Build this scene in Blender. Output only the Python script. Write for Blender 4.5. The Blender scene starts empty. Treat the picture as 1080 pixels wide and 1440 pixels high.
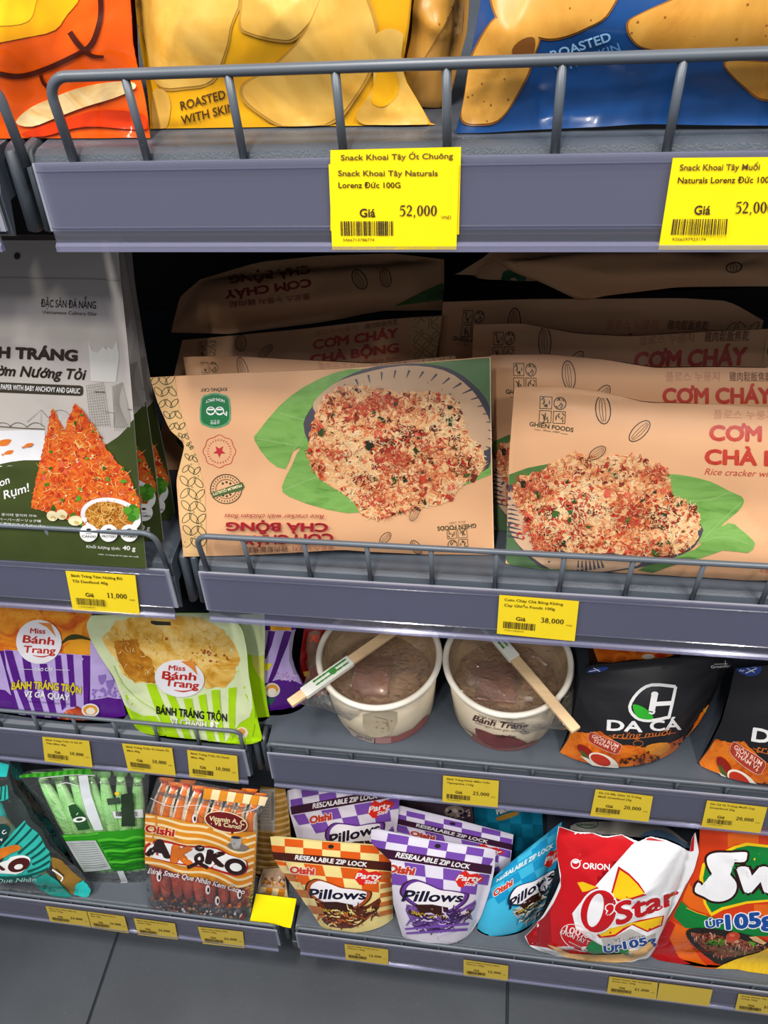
import bpy, bmesh, math, random
import numpy as np
from mathutils import Vector, Matrix

# ------------------------------------------------------------------ camera, world, lights, exposure
SC = bpy.context.scene
COL = SC.collection
PITCH, YAW, ROLL, FPX = 0.7892847, -0.1967490, 0.0932987, 1080.0
CAMZ = 1.385
CAM = np.array([0.0, 0.0, CAMZ])
cp, sp, cy, sy, cr, sr = math.cos(PITCH), math.sin(PITCH), math.cos(YAW), math.sin(YAW), math.cos(ROLL), math.sin(ROLL)
_fwd = np.array([sy*cp, cy*cp, -sp]); _rt = np.array([cy, -sy, 0.0]); _dn = np.cross(_fwd, _rt)
CR = cr*_rt + sr*_dn; CD = -sr*_rt + cr*_dn; CF = _fwd
cam = bpy.data.cameras.new('camera'); camo = bpy.data.objects.new('camera', cam); COL.objects.link(camo)
cam.sensor_fit = 'VERTICAL'; cam.sensor_height = 36.0; cam.lens = 36.0*FPX/1440.0
cam.clip_start = 0.02; cam.clip_end = 50
camo.matrix_world = Matrix(((CR[0], -CD[0], -CF[0], 0), (CR[1], -CD[1], -CF[1], 0), (CR[2], -CD[2], -CF[2], CAMZ), (0, 0, 0, 1)))
SC.camera = camo
SC.view_settings.view_transform = 'Standard'; SC.view_settings.look = 'None'
SC.view_settings.gamma = 1.0; SC.view_settings.exposure = 0.0; SC.view_settings.use_curve_mapping = False

W = bpy.data.worlds.new('store_light'); SC.world = W; W.use_nodes = True
W.node_tree.nodes['Background'].inputs[0].default_value = (0.93, 0.95, 1.0, 1)
W.node_tree.nodes['Background'].inputs[1].default_value = 0.17

def lamp(x, y, z, sx, sy_, watts, col=(1, 0.97, 0.93)):
    l = bpy.data.lights.new('ceiling_lamp', 'AREA'); l.shape = 'RECTANGLE'; l.size = sx; l.size_y = sy_
    l.energy = watts; l.color = col
    o = bpy.data.objects.new('ceiling_lamp', l); COL.objects.link(o); o.location = (x, y, z)
    return o
LAMPZ = 3.0
for ly, w in ((-0.05, 18), (-0.55, 20), (-1.15, 17)):
    lamp(-0.33, ly, LAMPZ, 0.10, 0.26, w)
    lamp(0.95, ly, LAMPZ, 0.10, 0.26, w)
    lamp(-1.6, ly, LAMPZ, 0.10, 0.26, w)

# ------------------------------------------------------------------ colours and materials
def lin(c):
    return c/12.92 if c <= 0.04045 else ((c+0.055)/1.055)**2.4
def rgb(h):
    if isinstance(h, str):
        h = h.lstrip('#'); h = [int(h[i:i+2], 16) for i in (0, 2, 4)]
    return tuple(lin(v/255.0) for v in h) + (1.0,)
_mc = {}
def mat(h, rough=0.4, metal=0.0, spec=0.5, coat=0.0, alpha=1.0, var=0.04, vs=40.0, bump=0.0, bs=200.0, name=None):
    """plain printed / painted / metal surface with a slight mottling"""
    key = (h if isinstance(h, str) else tuple(h), rough, metal, spec, coat, alpha, var, vs, bump, bs)
    if key in _mc: return _mc[key]
    m = bpy.data.materials.new(name or ('print_'+str(h).lstrip('#'))); m.use_nodes = True
    nt = m.node_tree; b = nt.nodes['Principled BSDF']
    c = rgb(h)
    b.inputs['Roughness'].default_value = rough; b.inputs['Metallic'].default_value = metal
    b.inputs['Specular IOR Level'].default_value = spec; b.inputs['Coat Weight'].default_value = coat
    b.inputs['Coat Roughness'].default_value = 0.08
    b.inputs['Alpha'].default_value = alpha
    tc = nt.nodes.new('ShaderNodeTexCoord')
    if var > 0:
        n = nt.nodes.new('ShaderNodeTexNoise'); n.inputs['Scale'].default_value = vs; n.inputs['Detail'].default_value = 3
        nt.links.new(tc.outputs['Object'], n.inputs['Vector'])
        r = nt.nodes.new('ShaderNodeValToRGB')
        r.color_ramp.elements[0].position = 0.3; r.color_ramp.elements[1].position = 0.7
        r.color_ramp.elements[0].color = tuple(max(0, v*(1-2*var)) for v in c[:3])+(1,)
        r.color_ramp.elements[1].color = tuple(min(1, v*(1+2*var)) for v in c[:3])+(1,)
        nt.links.new(n.outputs['Fac'], r.inputs['Fac']); nt.links.new(r.outputs['Color'], b.inputs['Base Color'])
    else:
        b.inputs['Base Color'].default_value = c
    if bump > 0:
        n2 = nt.nodes.new('ShaderNodeTexNoise'); n2.inputs['Scale'].default_value = bs
        nt.links.new(tc.outputs['Object'], n2.inputs['Vector'])
        bp = nt.nodes.new('ShaderNodeBump'); bp.inputs['Strength'].default_value = bump; bp.inputs['Distance'].default_value = 0.002
        nt.links.new(n2.outputs['Fac'], bp.inputs['Height']); nt.links.new(bp.outputs['Normal'], b.inputs['Normal'])
    _mc[key] = m
    return m
def foodmat(name, cols, scale=60.0, rough=0.45, detail=8.0, dist=1.2, stretch=(1, 1, 1), spots=None, spot_scale=90.0, spot_at=0.12):
    """printed picture of food: several colours broken up by noise; spots = a colour of small flecks"""
    if name in _mc: return _mc[name]
    m = bpy.data.materials.new(name); m.use_nodes = True; nt = m.node_tree; b = nt.nodes['Principled BSDF']
    b.inputs['Roughness'].default_value = rough
    tc = nt.nodes.new('ShaderNodeTexCoord'); mp = nt.nodes.new('ShaderNodeMapping'); mp.inputs['Scale'].default_value = stretch
    nt.links.new(tc.outputs['Object'], mp.inputs['Vector'])
    n = nt.nodes.new('ShaderNodeTexNoise'); n.inputs['Scale'].default_value = scale; n.inputs['Detail'].default_value = detail
    n.inputs['Roughness'].default_value = 0.65; n.inputs['Distortion'].default_value = dist
    nt.links.new(mp.outputs['Vector'], n.inputs['Vector'])
    r = nt.nodes.new('ShaderNodeValToRGB'); el = r.color_ramp.elements
    k = len(cols); lo, hi = 0.30, 0.70
    while len(el) < k: el.new(0.5)
    for i, c in enumerate(cols):
        el[i].position = lo+(hi-lo)*i/(k-1)
    for i, c in enumerate(cols): el[i].color = rgb(c)
    nt.links.new(n.outputs['Fac'], r.inputs['Fac'])
    out = r.outputs['Color']
    if spots:
        v = nt.nodes.new('ShaderNodeTexVoronoi'); v.inputs['Scale'].default_value = spot_scale
        nt.links.new(tc.outputs['Object'], v.inputs['Vector'])
        lt = nt.nodes.new('ShaderNodeMath'); lt.operation = 'LESS_THAN'; lt.inputs[1].default_value = spot_at
        nt.links.new(v.outputs['Distance'], lt.inputs[0])
        mx = nt.nodes.new('ShaderNodeMix'); mx.data_type = 'RGBA'; mx.inputs[7].default_value = rgb(spots)
        nt.links.new(lt.outputs[0], mx.inputs[0]); nt.links.new(out, mx.inputs[6]); out = mx.outputs[2]
    nt.links.new(out, b.inputs['Base Color'])
    _mc[name] = m
    return m
def clearmat(name, tint='#ffffff', gloss=0.12, rough=0.06, bump=0.0, bs=60.0, haze=0.0, hazecol='#ffffff'):
    """clear plastic film or sheet: see-through, tinted, with a mirror-like skin"""
    if name in _mc: return _mc[name]
    m = bpy.data.materials.new(name); m.use_nodes = True; nt = m.node_tree
    nt.nodes.remove(nt.nodes['Principled BSDF']); out = nt.nodes['Material Output']
    t = nt.nodes.new('ShaderNodeBsdfTransparent'); t.inputs[0].default_value = rgb(tint)
    g = nt.nodes.new('ShaderNodeBsdfGlossy'); g.inputs['Roughness'].default_value = rough
    fr = nt.nodes.new('ShaderNodeLayerWeight'); fr.inputs['Blend'].default_value = 0.5
    pw = nt.nodes.new('ShaderNodeMath'); pw.operation = 'POWER'; pw.inputs[1].default_value = 4.0; nt.links.new(fr.outputs['Facing'], pw.inputs[0])
    ad = nt.nodes.new('ShaderNodeMath'); ad.operation = 'ADD'; ad.inputs[1].default_value = gloss; ad.use_clamp = True
    nt.links.new(pw.outputs[0], ad.inputs[0])
    base = t.outputs[0]
    if haze > 0:
        d = nt.nodes.new('ShaderNodeBsdfDiffuse'); d.inputs[0].default_value = rgb(hazecol)
        mh = nt.nodes.new('ShaderNodeMixShader'); mh.inputs[0].default_value = haze
        nt.links.new(t.outputs[0], mh.inputs[1]); nt.links.new(d.outputs[0], mh.inputs[2]); base = mh.outputs[0]
    mx = nt.nodes.new('ShaderNodeMixShader')
    nt.links.new(ad.outputs[0], mx.inputs[0]); nt.links.new(base, mx.inputs[1]); nt.links.new(g.outputs[0], mx.inputs[2])
    if bump > 0:
        tc = nt.nodes.new('ShaderNodeTexCoord'); n2 = nt.nodes.new('ShaderNodeTexNoise'); n2.inputs['Scale'].default_value = bs; n2.inputs['Detail'].default_value = 4
        n2.inputs['Distortion'].default_value = 2.0
        nt.links.new(tc.outputs['Object'], n2.inputs['Vector'])
        bp = nt.nodes.new('ShaderNodeBump'); bp.inputs['Strength'].default_value = bump; bp.inputs['Distance'].default_value = 0.01
        nt.links.new(n2.outputs['Fac'], bp.inputs['Height'])
        nt.links.new(bp.outputs['Normal'], g.inputs['Normal']); nt.links.new(bp.outputs['Normal'], fr.inputs['Normal'])
    nt.links.new(mx.outputs[0], out.inputs[0])
    _mc[name] = m
    return m

# ------------------------------------------------------------------ objects
def tag(o, label, cat, group=None):
    o['label'] = label; o['category'] = cat
    if group: o['group'] = group
    return o
def struct(o):
    o['kind'] = 'structure'; return o
def empty(name, loc, label, cat, group=None):
    o = bpy.data.objects.new(name, None); COL.objects.link(o); o.location = loc; o.empty_display_size = 0.02
    return tag(o, label, cat, group)
def link_mesh(name, me, parent=None):
    o = bpy.data.objects.new(name, me); COL.objects.link(o)
    if parent is not None:
        o.parent = parent; me.transform(Matrix.Translation(-Vector(parent.location)))
    return o
def from_bm(name, bm, m, parent=None, smooth=True, origin=None):
    me = bpy.data.meshes.new(name); bm.to_mesh(me); bm.free()
    for mm in (m if isinstance(m, (list, tuple)) else [m]): me.materials.append(mm)
    if smooth:
        for p in me.polygons: p.use_smooth = True
    if parent is None and origin is not None:
        me.transform(Matrix.Translation(-Vector(origin)))
    o = link_mesh(name, me, parent)
    if parent is None and origin is not None: o.location = origin
    return o
def add_box(bm, x0, x1, y0, y1, z0, z1, bevel=0.0, seg=2, mi=0):
    vs = [bm.verts.new((x, y, z)) for z in (z0, z1) for y in (y0, y1) for x in (x0, x1)]
    fs = [bm.faces.new([vs[i] for i in f]) for f in ((0, 2, 3, 1), (4, 5, 7, 6), (0, 1, 5, 4), (2, 6, 7, 3), (0, 4, 6, 2), (1, 3, 7, 5))]
    for f in fs: f.material_index = mi
    if bevel > 0:
        es = list({e for f in fs for e in f.edges})
        bmesh.ops.bevel(bm, geom=es, offset=bevel, segments=seg, profile=0.5, affect='EDGES')
def add_prism(bm, prof, x0, x1, mi=0):
    """profile of (y,z) extruded along x"""
    a = [bm.verts.new((x0, y, z)) for y, z in prof]; b = [bm.verts.new((x1, y, z)) for y, z in prof]
    n = len(prof); fs = []
    for i in range(n):
        fs.append(bm.faces.new((a[i], a[(i+1) % n], b[(i+1) % n], b[i])))
    fs.append(bm.faces.new(a[::-1])); fs.append(bm.faces.new(b))
    for f in fs: f.material_index = mi
    bmesh.ops.recalc_face_normals(bm, faces=fs)
def add_tube(bm, pts, r, n=10, mi=0, closed=False):
    pts = [Vector(p) for p in pts]; k = len(pts); rings = []
    prev = None
    for i, p in enumerate(pts):
        t = (pts[min(i+1, k-1)]-pts[max(i-1, 0)])
        if closed: t = pts[(i+1) % k]-pts[(i-1) % k]
        t.normalize()
        if prev is None:
            a = Vector((0, 0, 1)) if abs(t.z) < 0.9 else Vector((1, 0, 0)); u = t.cross(a).normalized()
        else:
            u = (prev - t*prev.dot(t)).normalized()
        prev = u; w = t.cross(u)
        rr = r[i] if isinstance(r, (list, tuple)) else r
        rings.append([bm.verts.new(p+u*math.cos(2*math.pi*j/n)*rr+w*math.sin(2*math.pi*j/n)*rr) for j in range(n)])
    m = k if closed else k-1
    for i in range(m):
        A, B = rings[i], rings[(i+1) % k]
        for j in range(n):
            f = bm.faces.new((A[j], A[(j+1) % n], B[(j+1) % n], B[j])); f.material_index = mi
    if not closed:
        f = bm.faces.new(rings[0][::-1]); f.material_index = mi
        f = bm.faces.new(rings[-1]); f.material_index = mi
def add_lathe(bm, prof, cx, cy, z0, n=64, mi=0, sx=1.0):
    rings = []
    for r, z in prof:
        rings.append([bm.verts.new((cx+r*math.cos(2*math.pi*j/n)*sx, cy+r*math.sin(2*math.pi*j/n), z0+z)) for j in range(n)])
    for A, B in zip(rings, rings[1:]):
        for j in range(n):
            f = bm.faces.new((A[j], A[(j+1) % n], B[(j+1) % n], B[j])); f.material_index = mi

# ------------------------------------------------------------------ seen points and soft pouches
def rays(px):
    px = np.atleast_2d(np.asarray(px, float))
    return CR[None]*((px[:, :1]-540)/FPX)+CD[None]*((px[:, 1:2]-720)/FPX)+CF[None]
def on_z(x, y, z):
    d = rays((x, y))[0]; return CAM+d*((z-CAMZ)/d[2])
def on_y(x, y, Y):
    d = rays((x, y))[0]; return CAM+d*(Y/d[1])
def project(P):
    c = np.asarray(P, float)-CAM
    z = c@CF
    return np.stack([540+FPX*(c@CR)/z, 720+FPX*(c@CD)/z], -1)

_tcache = {}
HORN = {'Ơ': 'O', 'ơ': 'o', 'ờ': 'ò', 'ớ': 'ó', 'ở': 'ỏ', 'ợ': 'ọ'}
def text_mesh(s, bold=0.0, shear=0.0, space=1.0):
    key = (s, bold, shear, space)
    if key in _tcache: return _tcache[key]
    if any(ch in HORN for ch in s):
        pl = ''.join(HORN.get(ch, ch) for ch in s)
        v, f = text_mesh(pl, bold, shear, space); v = list(map(tuple, v)); f = list(f)
        for i, ch in enumerate(s):
            if ch in HORN:
                up_ = ch == 'Ơ'; x = text_mesh(pl[:i]+('O' if up_ else 'o'), bold, 0.0, space)[0][:, 0].max(); o = len(v); y = 0.60 if up_ else 0.38
                v += [(x+dx+shear*(y+dy), y+dy) for dx, dy in ((-0.10, 0.02), (-0.02, 0.0), (0.05, 0.10), (0.05, 0.20), (-0.03, 0.20), (-0.03, 0.10))]; f.append(tuple(range(o, o+6)))
        _tcache[key] = (np.array(v), f); return _tcache[key]
    c = bpy.data.curves.new('tmp', 'FONT'); c.body = s; c.offset = bold; c.shear = shear; c.space_character = space; c.resolution_u = 3
    o = bpy.data.objects.new('tmp', c); COL.objects.link(o)
    dg = bpy.context.evaluated_depsgraph_get()
    me = o.evaluated_get(dg).to_mesh()
    v = np.array([(p.co.x, p.co.y) for p in me.vertices]).reshape(-1, 2); f = [tuple(p.vertices) for p in me.polygons]
    o.evaluated_get(dg).to_mesh_clear()
    bpy.data.objects.remove(o); bpy.data.curves.remove(c)
    _tcache[key] = (v, f)
    return v, f

def smooth_poly(pts, n=6, closed=True):
    """Catmull-Rom through the points"""
    P = np.asarray(pts, float); k = len(P); out = []
    rng = range(k) if closed else range(k-1)
    for i in rng:
        if closed: a, b, c, d = P[(i-1) % k], P[i], P[(i+1) % k], P[(i+2) % k]
        else: a, b, c, d = P[max(i-1, 0)], P[i], P[i+1], P[min(i+2, k-1)]
        for j in range(n):
            t = j/n
            out.append(0.5*((2*b)+(-a+c)*t+(2*a-5*b+4*c-d)*t*t+(-a+3*b-3*c+d)*t**3))
    if not closed: out.append(P[-1])
    return np.array(out)
def rough_poly(pts, amp, step=5.0, seed=0):
    """ragged outline"""
    rs = random.Random(seed); P = np.asarray(pts, float); out = []
    for a, b in zip(P, np.roll(P, -1, 0)):
        L = np.hypot(*(b-a)); n = max(1, int(L/step)); d = (b-a)/max(L, 1e-6); nn = np.array([-d[1], d[0]])
        for j in range(n):
            out.append(a+(b-a)*j/n+nn*rs.uniform(-amp, amp)+d*rs.uniform(-amp, amp)*0.3)
    return np.array(out)
def inside(P, poly):
    x, y = P[:, 0], P[:, 1]; r = np.zeros(len(P), bool); Q = np.asarray(poly)
    for (x0, y0), (x1, y1) in zip(Q, np.roll(Q, -1, 0)):
        c = ((y0 > y) != (y1 > y)) & (x < (x1-x0)*(y-y0)/((y1-y0) or 1e-9)+x0); r ^= c
    return r

def fieldv(p, f):
    '''slow patchy variation over the picture, 0..1'''
    sc, sd = f; x, y = p[0]/sc, p[1]/sc
    v = math.sin(x*1.3+sd)+math.sin(y*1.7+sd*2.1+0.8*math.sin(x))+math.sin((x+y)*0.9+sd*3.3)+0.7*math.sin((x-y)*2.3+sd)
    return 0.5+v*0.17
class Print:
    """flat artwork, drawn where the photograph shows it, later laid on a surface"""
    def __init__(self):
        self.items = []      # (material, verts, faces)
    def faces(self, m, v, f): self.items.append((m, np.asarray(v, float), f))
    def poly(self, m, pts, smooth=0, rough=0, step=5.0, seed=0):
        p = smooth_poly(pts, smooth) if smooth else np.asarray(pts, float)
        if rough: p = rough_poly(p, rough, step, seed)
        self.faces(m, p, [tuple(range(len(p)))]); return p
    def ell(self, m, cx, cy, rx, ry=None, rot=0.0, n=32, a0=0, a1=360):
        ry = rx if ry is None else ry; t = np.radians(np.linspace(a0, a1, n, endpoint=(a1-a0 != 360)))
        x, y = rx*np.cos(t), ry*np.sin(t); r = math.radians(rot)
        self.poly(m, np.stack([cx+x*math.cos(r)-y*math.sin(r), cy+x*math.sin(r)+y*math.cos(r)], -1))
    def line(self, m, pts, w, closed=False, smooth=0):
        p = np.asarray(pts, float)
        if smooth: p = smooth_poly(p, smooth, closed)
        k = len(p); L, R_ = [], []
        if hasattr(w, '__len__') and len(w) != k: w = np.interp(np.linspace(0, 1, k), np.linspace(0, 1, len(w)), w)
        for i in range(k):
            a, b = (p[(i-1) % k], p[(i+1) % k]) if closed else (p[max(i-1, 0)], p[min(i+1, k-1)])
            d = b-a; d = d/max(np.hypot(*d), 1e-6); nn = np.array([-d[1], d[0]])*(w[i] if hasattr(w, '__len__') else w)*0.5
            L.append(p[i]+nn); R_.append(p[i]-nn)
        v = np.array(L+R_); f = []
        for i in range(k if closed else k-1):
            j = (i+1) % k; f.append((i, j, k+j, k+i))
        self.faces(m, v, f)
    def ring(self, m, cx, cy, rx, ry, w, rot=0.0, n=36):
        t = np.linspace(0, 2*math.pi, n, endpoint=False); r = math.radians(rot); x, y = rx*np.cos(t), ry*np.sin(t)
        self.line(m, np.stack([cx+x*math.cos(r)-y*math.sin(r), cy+x*math.sin(r)+y*math.cos(r)], -1), w, closed=True)
    def text(self, m, s, p0, p1, h, bold=0.0, shear=0.0, arc=0.0, upv=None, h1=None, outline=None, ow=0.02, space=1.0):
        """baseline from p0 to p1 (photo pixels), letters h tall; arc bows the line upwards"""
        v0, f0 = text_mesh(s, 0.0, shear, space)
        if not len(v0): return
        p0, p1 = np.array(p0, float), np.array(p1, float)
        xa, xb = v0[:, 0].min(), v0[:, 0].max()
        d = p1-p0; L = np.hypot(*d); nrm = np.array([d[1], -d[0]])/L
        up = np.array(upv, float)/np.hypot(*upv) if upv is not None else nrm
        def put(mm, v, f):
            t = (v[:, 0]-xa)/max(xb-xa, 1e-6); u = v[:, 1]/0.73
            hh = h if h1 is None else h+(h1-h)*t
            self.faces(mm, p0+d*t[:, None]+up*(u*hh)[:, None]+nrm*(arc*4*t*(1-t))[:, None], f)
        def fat(mm, r, n):
            V, Fc = [v0], list(f0)
            for k in range(n):
                a = 2*math.pi*k/n; o = sum(len(q) for q in V); V.append(v0+np.array([math.cos(a), math.sin(a)])*r); Fc += [tuple(i+o for i in q) for q in f0]
            put(mm, np.concatenate(V), Fc)
        if outline is not None: fat(outline, bold+ow, 8)
        if bold <= 0.022 and 'Đ' not in s: put(m, *text_mesh(s, bold, shear, space))
        elif bold < 0.008: put(m, v0, f0)
        else: fat(m, bold, 4 if bold < 0.03 else 8)
    def strands(self, mats, region, n, length, w, seed=0, ang=None, spread=3.2, curl=0.6, field=None):
        rs = np.random.RandomState(seed); Q = np.asarray(region, float); lo, hi = Q.min(0), Q.max(0)
        pts = rs.uniform(lo, hi, (n*4, 2)); pts = pts[inside(pts, Q)][:n]
        groups = {}
        for k, p in enumerate(pts):
            a = rs.uniform(0, spread)+(ang or 0); L = length*rs.uniform(0.5, 1.3); c = rs.uniform(-curl, curl)
            q = []
            for j in range(4):
                q.append(p+np.array([math.cos(a+c*(j-1.5)), math.sin(a+c*(j-1.5))])*L*(j/3-0.5))
            if field: mi = int(np.clip((fieldv(p, field)+rs.normal(0, 0.16))*len(mats), 0, len(mats)-1))
            else: mi = rs.randint(len(mats))
            g = groups.setdefault(mi, ([], []))
            q = np.array(q); d = np.gradient(q, axis=0); d /= np.maximum(np.hypot(d[:, 0], d[:, 1])[:, None], 1e-6)
            nn = np.stack([-d[:, 1], d[:, 0]], -1)*w*rs.uniform(0.6, 1.2)*0.5*np.array([0.5, 1, 1, 0.5])[:, None]
            b = len(g[0]); g[0].extend(list(q+nn)+list(q-nn))
            for j in range(3): g[1].append((b+j, b+j+1, b+4+j+1, b+4+j))
        for i in sorted(groups): self.faces(mats[i], np.array(groups[i][0]), groups[i][1])
    def blobs(self, mats, region, n, r0, r1, seed=0, sides=7, jag=0.35):
        rs = np.random.RandomState(seed); Q = np.asarray(region, float); lo, hi = Q.min(0), Q.max(0)
        pts = rs.uniform(lo, hi, (n*5, 2)); pts = pts[inside(pts, Q)][:n]; groups = {}
        for p in pts:
            r = rs.uniform(r0, r1); a0 = rs.uniform(0, 6.28); st = rs.uniform(0.5, 1.0); ro = rs.uniform(0, 3.14)
            t = a0+np.arange(sides)*2*math.pi/sides; rr = r*(1+rs.uniform(-jag, jag, sides))
            x, y = rr*np.cos(t), rr*np.sin(t)*st
            g = groups.setdefault(rs.randint(len(mats)), ([], [])); b = len(g[0])
            g[0].extend(np.stack([p[0]+x*math.cos(ro)-y*math.sin(ro), p[1]+x*math.sin(ro)+y*math.cos(ro)], -1)); g[1].append(tuple(range(b, b+sides)))
        for i in sorted(groups): self.faces(mats[i], np.array(groups[i][0]), groups[i][1])
    def stripes(self, m, c0, c1, c2, c3, n, duty=0.5, wave=0.0, waves=2.0, phase=0.0):
        """n bands across the quad c0 c1 c2 c3 (c0->c1 runs along the bands)"""
        c0, c1, c2, c3 = [np.array(c, float) for c in (c0, c1, c2, c3)]; seg = 14
        for i in range(n):
            a, b = i/n, (i+duty)/n; A, B = [], []
            for j in range(seg+1):
                t = j/seg; wv = wave*math.sin(waves*2*math.pi*t+phase)/n
                P0, P1 = c0+(c1-c0)*t, c3+(c2-c3)*t
                A.append(P0+(P1-P0)*min(max(a+wv, 0), 1)); B.append(P0+(P1-P0)*min(max(b+wv, 0), 1))
            v = np.array(A+B); self.faces(m, v, [(j, j+1, seg+1+j+1, seg+1+j) for j in range(seg)])
    def checks(self, m, c0, c1, c2, c3, nx, ny, par=0):
        c0, c1, c2, c3 = [np.array(c, float) for c in (c0, c1, c2, c3)]
        def P(u, v): return (c0+(c1-c0)*u)*(1-v)+(c3+(c2-c3)*u)*v
        V, Fc = [], []
        for i in range(nx):
            for j in range(ny):
                if (i+j) % 2 == par:
                    b = len(V); V += [P(i/nx, j/ny), P((i+1)/nx, j/ny), P((i+1)/nx, (j+1)/ny), P(i/nx, (j+1)/ny)]; Fc.append((b, b+1, b+2, b+3))
        self.faces(m, np.array(V), Fc)
    def cut(self, g):
        """split every face on a grid so that it can follow a curved surface"""
        out = []
        for m, v, f in self.items:
            if not len(v): continue
            bm = bmesh.new(); vs = [bm.verts.new((p[0], p[1], 0)) for p in v]
            for q in f:
                try: bm.faces.new([vs[i] for i in q])
                except ValueError: pass
            if any(len(q) > 4 for q in f): bmesh.ops.triangulate(bm, faces=bm.faces[:])
            lo, hi = v.min(0), v.max(0)
            if (hi-lo).max() > g:
                for ax in (0, 1):
                    k0, k1 = int(math.ceil(lo[ax]/g+1e-6)), int(math.floor(hi[ax]/g-1e-6))
                    for k in range(k0, k1+1):
                        no = (1, 0, 0) if ax == 0 else (0, 1, 0); co = (k*g, 0, 0) if ax == 0 else (0, k*g, 0)
                        bmesh.ops.bisect_plane(bm, geom=bm.verts[:]+bm.edges[:]+bm.faces[:], plane_co=co, plane_no=no, dist=1e-5)
            bmesh.ops.triangulate(bm, faces=[q for q in bm.faces if len(q.verts) > 4])
            bm.verts.index_update()
            V = np.array([(p.co.x, p.co.y) for p in bm.verts]).reshape(-1, 2); Fc = [tuple(p.index for p in q.verts) for q in bm.faces]
            bm.free(); out.append((m, V, Fc))
        return out

def nearest(P, poly):
    '''closest points on a closed outline'''
    A = np.asarray(poly); B = np.roll(A, -1, 0); D = B-A; L2 = np.maximum((D**2).sum(1), 1e-12)
    t = np.clip(((P[:, None]-A[None])*D[None]).sum(2)/L2[None], 0, 1); Q = A[None]+D[None]*t[:, :, None]
    k = ((Q-P[:, None])**2).sum(2).argmin(1); return Q[np.arange(len(P)), k]
def resample(p, n):
    p = np.asarray(p, float); s = np.r_[0, np.cumsum(np.hypot(*np.diff(p, axis=0).T))]; t = np.linspace(0, s[-1], n)
    return np.stack([np.interp(t, s, p[:, 0]), np.interp(t, s, p[:, 1])], -1)

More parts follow.
